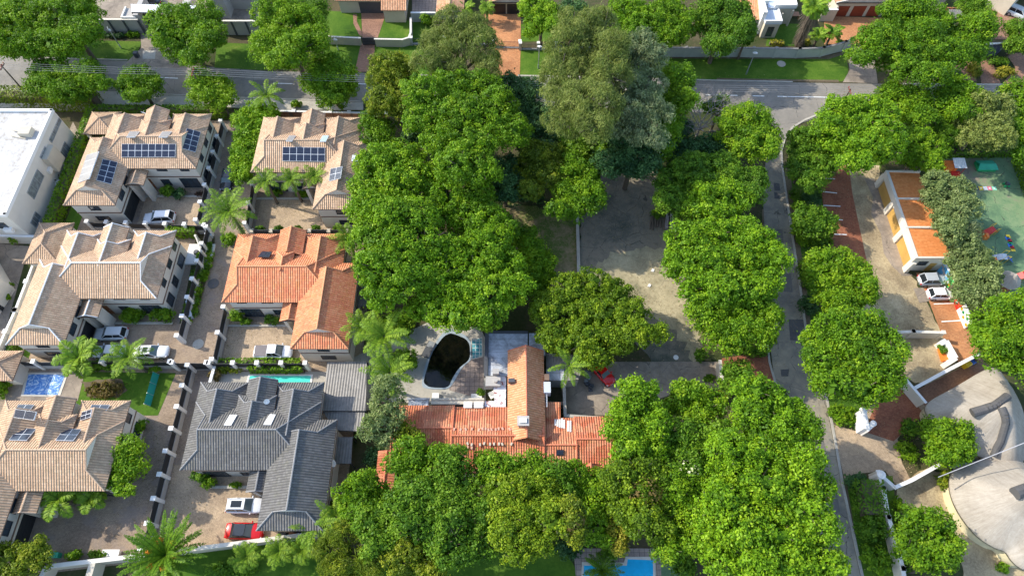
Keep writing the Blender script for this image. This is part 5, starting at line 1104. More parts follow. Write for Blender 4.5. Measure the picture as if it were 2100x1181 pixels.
car('white hatchback beside the painted green wall', 1931, 602, 1, 'white', 'hatch', L=3.9, W=1.7, H=1.48)
def mural():
    g = 'painted wall panels beside the parking bays'; segs = [((1938, 541), (1953, 566), 'blue2', 'blue painted wall panel with white cloud shapes by the garage corner'), ((1953, 566), (1970, 601), 'gpaint', 'bright green painted wall panel beside the two white cars'), ((1970, 601), (1979, 624), 'rpaint', 'red painted wall panel between the green and white ones'), ((1979, 624), (1995, 662), 'white', 'white painted wall panel at the lower end of the painted wall')]
    for i, (a, b, mt, lb) in enumerate(segs):
        p, q = P(*a, 1.9), P(*b, 1.9); u = (q - p); L = u.length; u.normalize(); t = empty('painted_wall', (p.x, p.y, 0), lb, 'wall', g); m = MB(); m.obox((p + q) / 2, u, None, L / 2, .1, 0, 1.9); m.build('wall_panel', M[mt], t); c = MB(); c.obox((p + q) / 2, u, None, L / 2, .13, 1.9, 1.97); c.build('coping', M['white' if i != 2 else 'red'], t)
        # painted shapes, thin raised paint on the road-side face
        n = Vector((-u.y, u.x, 0)); n = n if n.x < 0 else -n; s = MB(); random.seed(i + 2)
        for k in range(5 if i != 2 else 1):
            f = (k + .5) / (5 if i != 2 else 1); c0 = p.lerp(q, f) + n * .105; c0.z = random.uniform(.5, 1.5); r = .25; pts = [c0 + u * math.cos(a) * r * random.uniform(.8, 1.3) + Vector((0, 0, math.sin(a) * r)) for a in [6.283 * j / 8 for j in range(8)]]
            s.face(pts, k % 2); s.face(pts[::-1], k % 2)
        s.build('painted_motif', [M['white' if i < 3 else 'yellow'], M['yellow' if i == 1 else 'white' if i != 3 else 'green']], t)
M['gpaint'] = flat('bright_green_paint', (.05, .55, .12), .7, var=.35, scale=2); M['rpaint'] = flat('bright_red_paint', (.60, .02, .01), .6); M['blue2'] = flat('sky_blue_paint', (.10, .38, .65), .6, var=.4, scale=1)
mural()
def painted_squares():
    cs = ['red', 'green', 'red', 'navy', 'yellow', 'bluewhite', 'pink', 'green2', 'green']
    for k in range(8):
        x = 1975 + k * 9.0; c = P(x, 387); r = .36; m = MB(); m.face([(c.x - r, c.y - r, .085), (c.x + r, c.y - r, .085), (c.x + r, c.y + r, .085), (c.x - r, c.y + r, .085)]); i = .12; m.face([(c.x - i, c.y - i, .09), (c.x + i, c.y - i, .09), (c.x + i, c.y + i, .09), (c.x - i, c.y + i, .09)], 1)
        o = m.build('painted_square', [M[cs[k]], M['white']]); setp(o, None, None, None, 'structure')
    for k, mt in enumerate(['yellow', 'blue', 'red', 'green', 'blue', 'red', 'yellow']):
        c = P(2067 + k * 1.6 + (5 if k in (1, 4) else 0) * -.6, 485 + k * 4.6); r = .3; m = MB(); m.face([(c.x - r, c.y - r, .085), (c.x + r, c.y - r, .085), (c.x + r, c.y + r, .085), (c.x - r, c.y + r, .085)]); o = m.build('painted_square', M[mt]); o['kind'] = 'structure'
M['green2'] = flat('mint_paint', (.25, .62, .42), .7)
painted_squares()
def play():
    # play house
    c = P(1955, 340, 1.2); t = empty('play_house', (c.x, c.y, 0), 'orange and red play house with pale blue roof sheet', 'playhouse'); m = MB(); m.box(c.x - 1.3, c.x + .3, c.y - .8, c.y + .8, 0, 1.5); m.build('wall', M['orange'], t); m = MB(); m.box(c.x - .5, c.x + .9, c.y - 1.6, c.y - .8, 0, .9); m.build('step', M['red'], t); m = MB(); m.face([(c.x - .3, c.y - .9, 1.7), (c.x + 1.6, c.y - .9, 1.7), (c.x + 1.5, c.y + .8, 2.1), (c.x - .4, c.y + .8, 2.1)]); m.build('roof_sheet', M['corr_white'], t); m = MB()
    for x in (-.2, 1.4): m.tube((c.x + x, c.y - .8, 0), (c.x + x, c.y - .8, 1.7), .05, n=6)
    m.build('post', M['red'], t)
    c = P(2026, 338, .8); t = empty('sandpit', (c.x, c.y, 0), 'green covered sandpit box near the top of the playground', 'sandpit'); m = MB(); m.box(c.x - 1.5, c.x + 1.3, c.y - .8, c.y + .9, 0, .6); m.build('box', M['green'], t); m = MB(); m.face([(c.x - 1.7, c.y - .9, .62), (c.x + 1.5, c.y - .9, .62), (c.x + 1.2, c.y, 1.0), (c.x - 1.4, c.y, 1.0)]); m.face([(c.x - 1.4, c.y, 1.0), (c.x + 1.2, c.y, 1.0), (c.x + 1.2, c.y + 1, .62), (c.x - 1.6, c.y + 1, .62)]); m.build('cover', M['teal2'], t)
    c = P(2061, 382); t = empty('spring_rider', (c.x, c.y, 0), 'dark green tractor-like spring rider right of the painted squares', 'play equipment'); m = MB(); m.box(c.x - .25, c.x + .55, c.y - .22, c.y + .22, .45, .85); m.box(c.x - .4, c.x - .1, c.y - .3, c.y + .3, .6, 1.2); m.build('body', M['charcoal'], t); m = MB()
    for dx in (-.35, .5):
        for s in (-1, 1): m.tube((c.x + dx, c.y + s * .25, .35), (c.x + dx, c.y + s * .42, .35), .33 if dx < 0 else .22, n=12)
    m.build('wheel', M['green'], t)
    def tower(px, py, lb, ramp_c, house_c, sl_c, rot):
        c = P(px, py, .8); t = empty('climbing_frame', (c.x, c.y, 0), lb, 'play equipment'); q = Matrix.Rotation(rot, 3, 'Z'); R_ = lambda x, y, z: tuple(q @ Vector((x, y, 0)) + Vector((c.x, c.y, z)))
        m = MB(); m.face([R_(-1.2, -.7, .25), R_(.2, -.7, 1.3), R_(.2, .7, 1.3), R_(-1.2, .7, .25)]); m.face([R_(.2, -.7, 1.3), R_(1.1, -.7, 1.3), R_(1.1, .7, 1.3), R_(.2, .7, 1.3)]); m.build('ramp', M[ramp_c], t)
        m = MB(); cc = R_(-1.1, -.7, 0); m.box(cc[0] - .5, cc[0] + .4, cc[1] - .5, cc[1] + .4, 0, .8); m.box(cc[0] - .3, cc[0] + .2, cc[1] - .52, cc[1] + .42, .8, 1.15); m.build('cubby', M[house_c], t)
        m = MB()
        for a in (.2, 1.1):
            for b in (-.7, .7): m.tube(R_(a, b, 0), R_(a, b, 2.3), .05, n=6)
        for b in (-.7, .7): m.tube(R_(.2, b, 2.3), R_(1.1, b, 2.3), .05, n=6)
        m.build('post', M['yellow'], t); m = MB(); m.face([R_(1.1, -.3, 1.3), R_(2.8, -.3, .2), R_(2.8, .3, .2), R_(1.1, .3, 1.3)]); 
        for b in (-.3, .3): m.tube(R_(1.1, b, 1.42), R_(2.8, b, .32), .06, n=6)
        m.build('slide', M[sl_c], t)
    tower(2030, 474, 'red climbing frame with dark slide in the middle of the playground', 'red', 'orange', 'charcoal', .3); tower(2052, 527, 'orange and yellow climbing frame with blue slide', 'bluewhite', 'orange', 'blue', -.15); tower(2096, 565, 'red and blue climbing frame at the photo\'s right edge, beside the thatched hut', 'red', 'red', 'blue', .1)
    c = P(2072, 572, 1.8); t = empty('thatched_hut', (c.x, c.y, 0), 'small thatched play hut on the green playground', 'hut'); m = MB(); k = 10; rim = [(c.x + math.cos(a) * 1.75 * (1 + .1 * math.sin(3 * a)), c.y + math.sin(a) * 1.6, 1.5) for a in [6.283 * i / k for i in range(k)]]
    for i in range(k): m.face([rim[i], rim[(i + 1) % k], (c.x + .3, c.y + .1, 2.9)], smooth=True)
    m.build('roof', M['thatch'], t); m = MB(); m.tube((c.x, c.y, 0), (c.x, c.y, 1.6), 1.2, n=12); m.build('wall', M['wood'], t)
M['teal2'] = flat('green_tarpaulin', (.03, .38, .22), .5)
play()
for o_ in list(COL.objects):
    if o_.name.startswith('climbing_frame') or o_.name.startswith('spring_rider'): o_.scale = (.72, .72, .8)
wall('stepped cream wall between the gravel yard and the lower yard', [tuple(P(x, y, 1.8))[:2] for x, y in ((1795, 683), (1872, 680), (1934, 682))], 1.8, .25, 'sand', 'cream', piers=6)
wall('long white-capped wall above the thatched house', [tuple(P(x, y, 2))[:2] for x, y in ((1877, 795), (1945, 758), (2005, 727))], 2.0, .3, 'greywall', 'white')
wall('grey wall with a brown gate beside the thatched house', [tuple(P(x, y, 2))[:2] for x, y in ((1856, 776), (1898, 825))], 2.0, .22, 'cream', 'white')
wall('white gate wall with rounded pier at the thatched house\'s entrance', [tuple(P(x, y, 2))[:2] for x, y in ((1801, 968), (1812, 1000), (1822, 1060), (1835, 1095), (1852, 1165), (1862, 1230))], 1.9, .35, 'cream', 'white', piers=9)
wall('white wall sliding-gate beam at the thatched house\'s drive', [tuple(P(x, y, 1.8))[:2] for x, y in ((1838, 998), (1870, 984), (1925, 953))], 1.8, .3, 'cream', 'white')
wall('short white splay wall right of the rounded gate pier', [tuple(P(x, y, 1.4))[:2] for x, y in ((1813, 980), (1836, 1000))], 1.4, .3, 'white', 'white')
def gatepost(x, y, lb, h=2.2):
    c = P(x, y, h); t = empty('gate_pillar', (c.x, c.y, 0), lb, 'gate pillar'); m = MB(); m.tube((c.x, c.y, 0), (c.x, c.y, h), .45, .42, 14); m.build('shaft', M['white'], t); m = MB(); m.tube((c.x, c.y, h), (c.x, c.y, h + .12), .52, .52, 14); m.tube((c.x, c.y, h + .12), (c.x, c.y, h + .35), .4, .15, 14); m.build('cap', M['white'], t)
gatepost(1807, 973, 'round white gate pillar at the thatched house\'s drive')
def gatewall():
    c = P(1776, 862, 2.0); t = empty('gate_wall', (c.x, c.y, 0), 'white curved entrance wall on the green verge by the side road', 'wall'); m = MB(); a, b = P(1772, 840, 2.3), P(1776, 880, 1.9); u = b - a; m.obox((a + b) / 2, u, None, u.length / 2, .38, 0, 2.1); d, e = P(1777, 881, 1.9), P(1791, 868, 1.9); m.obox((d + e) / 2, e - d, None, (e - d).length / 2, .3, 0, 1.9); m.build('wall_face', M['white'], t); m = MB(); m.tube((a.x, a.y, 2.1), (a.x, a.y, 2.5), .5, .3, 12); m.tube((e.x, e.y, 0), (e.x, e.y, 2.0), .38, .38, 12); m.build('pier', M['white'], t)
gatewall()
def braai():
    t = empty('guard_booth', P(1945, 722), 'white open-topped masonry enclosure with plants at the end of the bays', 'planter'); m = MB(); q = [P(1931, 703, 1.5), P(1941, 698, 1.5), P(1961, 733, 1.5), P(1944, 744, 1.5)]
    for i in (0, 1, 2): a, b = q[i], q[i + 1]; m.obox((a + b) / 2, b - a, None, (b - a).length / 2, .32 + .003 * i, 0, 1.5 - .004 * i)
    m.build('wall_face', M['white'], t); s = MB(); c = P(1940, 718, 1.0); s.obox((c.x, c.y), (q[3] - q[0]), None, 1.3, .5, 0, .55); s.build('bench', M['orange'], t); p, n, z_, ti, asp = crown_pts([(c.x - .2, c.y + .3, .9, .7, .7, .4)], 'S'); leafmesh('potted_plants', p, n, z_, asp, ti, LEAF['G'], t)
braai()
for k, (x, y, mt, lb) in enumerate(((1982, 747, 'yellow', 'yellow bin behind the white-capped wall'), (1992, 742, 'blue', 'blue bin behind the white-capped wall'), (2003, 735, 'green', 'green bin behind the white-capped wall'))): c = P(x, y, .6); box_thing('bin', lb, 'bin', (c.x, c.y, 0), (1.0, .8, 1.1), M[mt], None, .5)
c = P(280, 113, .5); box_thing('bin', 'dark wheelie bin at the driveway mouth, top left', 'bin', (c.x, c.y, 0), (.7, .7, 1.1), M['charcoal'])
for x, y, lb in ((110, 1138, 'small teal bin left of the bottom driveway'), (118, 1138, 'small teal bin right beside its twin by the bottom driveway')): c = P(x, y, .5); box_thing('bin', lb, 'bin', (c.x, c.y, 0), (.5, .6, .9), M['teal2'], 'teal bins')
c = P(228, 1137, .4); m = MB(); m.box(c.x - .9, c.x + .9, c.y - .45, c.y + .45, 0, .6); m.box(c.x - 1, c.x + 1, c.y - .55, c.y + .55, .6, .7); setp(m.build('stone_bench', M['white'], loc=c), 'white block bench against the bottom wall', 'bench')
for k, (x, y, mt, lb) in enumerate(((580, 1098, 'charcoal', 'dark green bin behind the charcoal house'), (603, 1096, 'wood', 'wooden crate among the bins behind the charcoal house'), (630, 1097, 'navy', 'navy bin at the right end behind the charcoal house'))): c = P(x, y, .5); box_thing('bin' if mt != 'wood' else 'crate', lb, 'bin' if mt != 'wood' else 'crate', (c.x, c.y, 0), (.9, .7, 1.0), M[mt])
# thatched house: two rounded thatch roofs
def thatchroof(t, outline, slope, zmax, z0, nm='roof', step=.34, soft=1.1):
    pts = np.array([tuple(P(x, y, z0))[:2] for x, y in outline]); 
    for _ in range(2): nx = np.roll(pts, -1, 0); pts = np.stack((pts * .75 + nx * .25, pts * .25 + nx * .75), 1).reshape(-1, 2)
    n = len(pts)
    x0, y0 = pts.min(0); x1, y1 = pts.max(0); xs = np.arange(x0, x1 + step, step); ys = np.arange(y0, y1 + step, step); X, Y = np.meshgrid(xs, ys); Q = np.stack((X.ravel(), Y.ravel()), 1)
    ins = np.zeros(len(Q), bool); dmin = np.full(len(Q), 1e9); acc = np.zeros(len(Q))
    for i in range(n):
        a, b = pts[i], pts[(i + 1) % n]; c = ((a[1] > Q[:, 1]) != (b[1] > Q[:, 1])) & (Q[:, 0] < (b[0] - a[0]) * (Q[:, 1] - a[1]) / (b[1] - a[1] + 1e-12) + a[0]); ins ^= c
        ab = b - a; tt = np.clip(((Q - a) @ ab) / (ab @ ab), 0, 1); d = np.linalg.norm(Q - (a + tt[:, None] * ab), axis=1); dmin = np.minimum(dmin, d)
    h = np.where(ins, np.minimum(dmin, 99), 0) * slope
    H2 = h.reshape(X.shape)
    for _ in range(4):                                                      # weathered thatch rounds every ridge
        K = np.pad(H2, 1, mode='edge'); H2 = (K[:-2, 1:-1] + K[2:, 1:-1] + K[1:-1, :-2] + K[1:-1, 2:] + 2 * K[1:-1, 1:-1]) / 6
    H2 = np.minimum(H2, zmax - z0); H2 = H2 + .04 * np.sin(X * 2.1 + np.sin(Y)) * np.sin(Y * 1.7)
    m = MB(); I = (ins & (dmin > .05)).reshape(X.shape); 
    V = np.stack((X, Y, H2 + z0), 2)
    vi = {}; verts = []; faces = []
    def g(i, j):
        if (i, j) not in vi: vi[(i, j)] = len(verts); verts.append(tuple(V[i, j]))
        return vi[(i, j)]
    for i in range(X.shape[0] - 1):
        for j in range(X.shape[1] - 1):
            if I[i, j] or I[i + 1, j] or I[i, j + 1] or I[i + 1, j + 1]: faces.append((g(i, j), g(i, j + 1), g(i + 1, j + 1), g(i + 1, j)))
    VV = np.array(verts); qs = VV[:, :2].copy(); best = np.full(len(VV), 1e9); bp = qs.copy(); inn = np.zeros(len(VV), bool)
    for i in range(n):                                                        # outer vertices slide onto the true eaves line
        a, b = pts[i], pts[(i + 1) % n]; inn ^= ((a[1] > qs[:, 1]) != (b[1] > qs[:, 1])) & (qs[:, 0] < (b[0] - a[0]) * (qs[:, 1] - a[1]) / (b[1] - a[1] + 1e-12) + a[0])
        ab = b - a; tt = np.clip(((qs - a) @ ab) / (ab @ ab), 0, 1); pr = a + tt[:, None] * ab; d = np.linalg.norm(qs - pr, axis=1); m_ = d < best; best[m_] = d[m_]; bp[m_] = pr[m_]
    out = ~inn | (best < .05); VV[out, :2] = bp[out]; VV[out, 2] = z0; verts = [tuple(v) for v in VV]
    nf = len(verts); verts2 = verts + [(a, b, c - .35) for a, b, c in verts]; edge = {}
    for f in faces:
        for k in range(4): e = (f[k], f[(k + 1) % 4]); edge[e] = 1
    side = [(b, a, a + nf, b + nf) for (a, b) in edge if (b, a) not in edge]
    me = bpy.data.meshes.new(nm); me.from_pydata(verts2, [], faces + side + [tuple(q + nf for q in f[::-1]) for f in faces]); me.polygons.foreach_set('use_smooth', [True] * len(me.polygons)); me.materials.append(M['thatch'])
    per = np.concatenate(([0], np.cumsum(np.linalg.norm(np.roll(pts, -1, 0) - pts, axis=1)))); allv = np.array(verts2); arc = np.zeros(len(allv)); bd_ = np.full(len(allv), 1e9)
    for i in range(n):
        a, b = pts[i], pts[(i + 1) % n]; ab = b - a; tt = np.clip(((allv[:, :2] - a) @ ab) / (ab @ ab), 0, 1); d = np.linalg.norm(allv[:, :2] - (a + tt[:, None] * ab), axis=1); m_ = d < bd_; bd_[m_] = d[m_]; arc[m_] = per[i] + tt[m_] * math.sqrt(ab @ ab)
    li = np.empty(len(me.loops), np.int32); me.loops.foreach_get('vertex_index', li); ul = me.uv_layers.new(name='UVMap'); ul.data.foreach_set('uv', np.stack((arc[li], bd_[li]), 1).ravel()); me.update(); o = bpy.data.objects.new(nm, me); COL.objects.link(o); o.parent = t
    mi = wmat(t).inverted_safe(); me.transform(mi); w_ = MB(); c = pts.mean(0); ip = [tuple(c + (p - c) * .93) for p in pts]; w_.prism(ip, 0, z0 - .1); w_.build('wall', M['thatchwall'], t)
    def zat(x, y):
        fx, fy = (x - x0) / step, (y - y0) / step; j = max(0, min(int(fx), X.shape[1] - 2)); i = max(0, min(int(fy), X.shape[0] - 2)); a, b = fx - j, fy - i
        return z0 + H2[i, j] * (1 - a) * (1 - b) + H2[i, j + 1] * a * (1 - b) + H2[i + 1, j] * (1 - a) * b + H2[i + 1, j + 1] * a * b
    return o, zat
M['thatchwall'] = flat('pale_yellow_wall', (.62, .54, .34), .8)
def capline(par, pts, zat, r=.55, drop=.05):
    m = MB(); q = []
    for (x, y) in pts: 
        v = P(x, y, 7); 
        v.z = zat(v.x, v.y)
        q.append(v)
    fine = []
    for a, b in zip(q, q[1:]):
        for k in range(6): v = a.lerp(b, k / 6); fine.append(Vector((v.x, v.y, zat(v.x, v.y))))
    fine.append(q[-1]); zz = [v.z for v in fine]
    for i, v in enumerate(fine): w_ = zz[max(0, i - 3):i + 4]; v.z = sum(w_) / len(w_) + .12
    m.path(fine, r, r * .9, 10); m.build('ridge_capping', M['ridgecap'], par)
def thatched():
    t = empty('thatched_house', (70, 20, 0), 'thatched house with a T-shaped dark ridge, right edge', 'house')
    o, za = thatchroof(t, [(1893, 828), (1960, 793), (2022, 755), (2045, 753), (2070, 785), (2094, 826), (2104, 865), (2108, 920), (2094, 960), (2068, 968), (2045, 962), (2021, 940), (1985, 925), (1962, 905), (1930, 880), (1905, 858)], 1.0, 14, 2.4)
    capline(o, [(2010, 838), (2048, 828), (2074, 808)], za, .55); capline(o, [(2056, 834), (2074, 862), (2081, 892), (2080, 918)], za, .45)
    t2 = empty('thatched_house', (72, 8, 0), 'big conical thatched roof in the bottom right corner', 'house')
    o, za = thatchroof(t2, [(1952, 960), (1990, 948), (2023, 938), (2052, 930), (2078, 933), (2100, 950), (2150, 965), (2185, 1010), (2190, 1090), (2160, 1150), (2110, 1175), (2076, 1152), (2066, 1130), (2040, 1124), (1998, 1095), (1962, 1045), (1946, 1000)], .97, 14, 2.4)
    capline(o, [(2084, 1011), (2140, 990)], za, .7)
thatched()
def trailer():
    c = P(1998, 938, 1.2); t = empty('garden_cart', (c.x, c.y, 0), 'pale blue cart with metal crates beneath the thatch, half under the tree', 'cart', rz=.45); q = Matrix.Rotation(.45, 3, 'Z')
    m = MB(); ux = q @ Vector((1, 0, 0)); m.obox((c.x - 1, c.y - .5), ux, None, 1.9, .7, .4, .95); m.build('tray', M['pcart'], t); m = MB()
    for k in range(4): p = Vector((c.x - 1, c.y - .5, 0)) + ux * (-1.35 + k * .9); m.obox((p.x, p.y), ux, None, .32, .5, .95, 1.15 + .1 * (k % 2))
    m.build('crate', M['steel'], t); m = MB()
    for s in (-1, 1):
        for a in (-1.2, 1.2): p = Vector((c.x - 1, c.y - .5, .33)) + ux * a; v = Vector((-ux.y, ux.x, 0)) * s; m.tube(p + v * .6, p + v * .75, .32, n=12)
    m.build('wheel', M['black'], t)
M['pcart'] = flat('pale_blue_metal', (.26, .38, .46), .4)
trailer()
def wire(label, a, b, r=.025, sag=.5, group='power cables over the street', mt='cable', n=24, name='power_cable'):
    a, b = Vector(a), Vector(b); m = MB(); pts = [a.lerp(b, i / n) - Vector((0, 0, sag * 4 * (i / n) * (1 - i / n))) for i in range(n + 1)]; m.path(pts, r, r, 4); return setp(m.build(name, M[mt], loc=a), label, 'cable', group)
M['cable'] = flat('aluminium_cable', (.34, .34, .35), .5)
wire('pale cable slanting over the two thatched roofs', P(1924, 978, 5.0), P(2130, 896, 8.5), .06, .1, None)
# ---------------------------------------------------------------- power poles and cables
def pole(label, base, h, group='power poles'):
    b = Vector((base[0], base[1], 0)); t = empty('power_pole', b, label, 'pole', group); m = MB(); m.path([b, b + Vector((0, 0, h))], .14, .1, 8); m.build('shaft', M['bark'], t); m = MB(); m.box(b.x - .06, b.x + .06, b.y - .75, b.y + .75, h - .5, h - .36); m.build('cross_arm', M['bark'], t); m = MB()
    for k in (-.66, -.22, .22, .66): m.tube((b.x, b.y + k, h - .36), (b.x, b.y + k, h - .1), .06, n=6)
    m.build('insulator', M['red'], t); return Vector((b.x, b.y, h - .1))
pp = [pole('dark power pole at the left edge of the street', P(2, 134, 7.9), 8), pole('power pole at the street\'s edge between the left street trees', P(394, 147, 7.9), 8), pole('power pole standing behind the bright round tree by the junction', P(1744, 184, 7.9), 8)]
hang = {0: pp[0], 1: pp[1], 2: pp[2]}
lft = pp[0] + Vector((-60, 2.5, 0)); rgt = pp[2] + Vector((75, -1.0, 0))
for a, b, nm in ((lft, pp[0], 'leftmost span'), (pp[0], pp[1], 'left span'), (pp[1], pp[2], 'long middle span'), (pp[2], rgt, 'right-hand span')):
    for k, od in ((-.66, 'nearest the houses of the estate'), (-.22, 'second from the estate side'), (.22, 'third from the estate side'), (.66, 'farthest from the estate')): wire('overhead street cable, ' + nm + ', ' + od, a + Vector((0, k, 0)), b + Vector((0, k, 0)), .013, .8 if 'long' in nm else .3)
lamp('white street lamp before the grey wall, top left', (222, 62), (249, 100), 5.2); lamp('street lamp in front of the garage house\'s boundary wall', (686, 82), (694, 104), 3.2); lamp('slim street lamp on the lawn beside the orange brick drive', (1105, 96), (1104, 141), 5.0); lamp('street lamp on the wide green verge', (1547, 109), (1530, 153), 5.2)
def roadsign():
    c = P(1676, 232, 2.2); b = P(1671, 250); t = empty('street_sign', b, 'white triangular sign plate at the junction corner', 'sign'); m = MB(); m.tube(b, (b.x, b.y, 2.4), .05, n=6); m.build('post', M['steel'], t); m = MB(); p = [(b.x - .05, b.y, 1.3), (b.x + .5, b.y - .05, 3.1), (b.x - .05, b.y, 3.4), (b.x - .25, b.y, 2.2)]; m.face(p); m.face([(x, y + .03, z) for x, y, z in p][::-1]); m.build('plate', M['white'], t)
roadsign()

# ================================================================ north side of the street
def block(name, label, cat, boxes, roofs=(), wins=(), doors=()):
    """boxes (x0,x1,y0,y1,z0,z1,mat), roofs (wing args + tile,cap)"""
    b0 = boxes[0]; t = empty(name, ((b0[0] + b0[1]) / 2, b0[2], 0), label, cat); by = {}
    for (x0, x1, y0, y1, z0, z1, mt, nm) in boxes: by.setdefault((nm, mt), MB()).box(x0, x1, y0, y1, z0, z1)
    for (nm, mt), m in by.items(): m.build(nm, M[mt], t)
    for (x0, x1, y0, y1, ze, ax, lo, hi, sl, tile, cap) in roofs: rf, cp, fs = MB(), MB(), MB(); wing(rf, cp, fs, x0, x1, y0, y1, ze, ax, lo, hi, sl); r = rf.build('roof', T[tile] if tile in T else M[tile], t); cp.build('ridge_cap', M[cap], r); fs.build('eave_board', [M['band'], M['cream']], r)
    for (f, u, z, w_, h_, pl) in wins: window(t, f, u, z, w_, h_, pl)
    for (f, u, z, w_, h_, pl, mt, nm) in doors: door(t, f, u, z, w_, h_, pl, mt, nm)
    return t
X_ = lambda px, py, z=0: P(px, py, z).x
Y_ = lambda px, py, z=0: P(px, py, z).y
# garage house with brown-orange tiles (top middle-left)
y = Y_(760, 27); x0, x1 = X_(700, 27), X_(793, 28)
block('tiled_garage_house', 'orange-tiled house with a wide dark garage door, top edge', 'house', [(x0, x1, y, y + 9, 0, 3.0, 'sand', 'wall'), (x1, X_(833, 45), y - 2.6, y + 9, 0, 2.95, 'sand', 'side_wall')],
      [(x0 - .4, x1 + .1, y - .5, y + 9.5, 3.0, 'x', 'G', 'O', .5, 'brownorange', 'captan'), (x1 - .3, X_(838, 45), y - 3.1, y + 7, 3.0, 'x', 'O', 'G', .5, 'brownorange', 'captan')], [], [('S', (X_(740, 27) + X_(790, 27)) / 2, 0, X_(789, 27) - X_(739, 27), 2.3, y, 'charcoal', 'garage_door')])
block('courtyard_house', 'small tile-roofed wing beside the walled tiled court, top edge', 'house', [(X_(898, 40), X_(943, 40), Y_(900, 40), Y_(900, 40) + 9, 0, 2.9, 'greywall', 'wall'), (X_(845, 46), X_(898, 46), Y_(870, 46), Y_(870, 46) + .25, 0, 1.9, 'greywall', 'court_wall'), (X_(845, 46), X_(898, 46), Y_(870, 46) - .05, Y_(870, 46) + .3, 1.9, 2.0, 'white', 'coping')], [(X_(894, 25, 2.9), X_(951, 25, 2.9), Y_(920, 26, 2.9), Y_(920, 26, 2.9) + 12, 2.9, 'y', 'G', 'G', .4, 'brownorange', 'captan')])
y = Y_(1030, 29)
block('double_garage', 'double garage with dark doors at the head of the orange brick drive', 'garage', [(X_(1008, 29), X_(1072, 29), y, y + 9, 0, 2.8, 'sand', 'wall')], [(X_(1003, 29), X_(1077, 29), y - .5, y + 9, 2.8, 'y', 'G', 'G', .35, 'brownorange', 'captan')], [], [('S', X_(1025, 29), 0, 2.2, 2.1, y, 'dark', 'garage_door'), ('S', X_(1052, 29), 0, 2.2, 2.1, y, 'dark', 'garage_door')])
# white balconied house with orange lean-to
y = Y_(1580, 78); xa, xb = X_(1558, 78), X_(1588, 78)
block('white_house', 'white house with stepped pale balconies and orange lean-to roof, top edge', 'house',
      [(xa, xb, y, y + 5, 0, 3.0, 'sand', 'wall'), (xa - .15, xb + .15, y - .15, y + 5, 3.0, 3.25, 'bluewhite', 'balcony_deck'), (xa - .15, xb + .15, y - .15, y + .1, 3.25, 3.75, 'white', 'parapet'), (xb - .1, xb + .15, y + .1, y + 3, 3.25, 3.75, 'white', 'parapet'),
       (xa + 1.0, xb + 3.2, y + 3.6, y + 12, 0, 3.4, 'sand', 'wall'), (xa + 1.0, xb + 3.35, y + 3.45, y + 12, 3.4, 3.65, 'bluewhite', 'balcony_deck'), (xb + 3.1, xb + 3.35, y + 3.45, y + 12, 3.65, 4.2, 'white', 'parapet'), (xa + 2, xb + 3.35, y + 3.4, y + 3.6, 3.65, 4.2, 'white', 'parapet'), (xa + 2.2, xa + 3.6, y + 6.0, y + 7.4, 3.65, 4.5, 'white', 'lantern_frame'), (xa + 2.5, xa + 3.3, y + 6.3, y + 7.1, 4.5, 4.55, 'charcoal', 'lantern_glass'),
       (xa - .6, xa + .1, y + 1.0, y + 12, 0, 4.6, 'white', 'tall_wall'), (xa + .1, xa + .9, y + 4, y + 4.15, 4.0, 4.6, 'white', 'pergola_arch'), (xa + .1, xa + .9, y + 5.2, y + 5.35, 4.0, 4.6, 'white', 'pergola_arch'), (xa + .1, xa + .9, y + 6.4, y + 6.55, 4.0, 4.6, 'white', 'pergola_arch'), (xb + .6, xb + .9, y + 2.2, y + 2.5, 0, 3.3, 'sand', 'pier'), (xb + 2.7, xb + 3.0, y + 3.0, y + 3.3, 0, 3.3, 'sand', 'pier'), (xa - 4.2, xa - .61, y + 2, y + 8, 0, 2.6, 'sand', 'lean_to_wall')], [], [('S', (xa + xb) / 2, .4, 1.0, 1.9, y)])
def leanto():
    t = [o for o in COL.objects if o.name.startswith('white_house')][0]; m = MB(); m.face([(xa - 4.6, y + 1.5, 2.7), (xa - .62, y + 1.5, 2.7), (xa - .62, y + 6.2, 4.1), (xa - 4.6, y + 6.2, 4.1)]); m.face([(xa - .62, y + 8.5, 3.4), (xa - 4.6, y + 8.5, 3.4), (xa - 4.6, y + 6.2, 4.1), (xa - .62, y + 6.2, 4.1)]); m.build('roof', T['oldorange'], t)
leanto()
furn('outdoor_table', 'reddish wooden garden table beside the white house', 'table', 1627, 29, 2.2, 1.2, .75, 'wood'); 
y = Y_(1755, 34); x0, x1 = X_(1708, 34), X_(1802, 34)
block('triple_garage', 'white gabled garage with three red-brown doors', 'garage', [(x0 - .4, x1 + .3, y, y + 9, 0, 3.2, 'sand', 'wall'), (x0 - 3.0, x0 - .4, y - 1.4, y - 1.1, 0, 2.4, 'sand', 'wing_wall'), (x0 - 3.05, x0 - .38, y - 1.45, y - 1.05, 2.4, 2.55, 'white', 'wing_coping'), (x0 - .7, x0 - .4, y - 1.1, y + .01, 0, 2.8, 'sand', 'wing_wall')],
      [(x0 - .9, x1 + .8, y - .4, y + 9, 3.2, 'y', 'G', 'G', .3, 'brownorange', 'white')], [], [('S', x0 + (x1 - x0) * f, 0, 2.35, 2.2, y, 'redwood', 'garage_door') for f in (.13, .49, .84)])
y = Y_(1900, 24)
block('red_roofed_house', 'dull red roofed house behind the largest tree, top right', 'house', [(X_(1850, 24), X_(1925, 24), y, y + 8, 0, 3.0, 'sand', 'wall')], [(X_(1845, 24, 3), X_(1932, 24, 3), y - .6, y + 8, 3.0, 'y', 'G', 'G', .45, 'dullred', 'captile')])
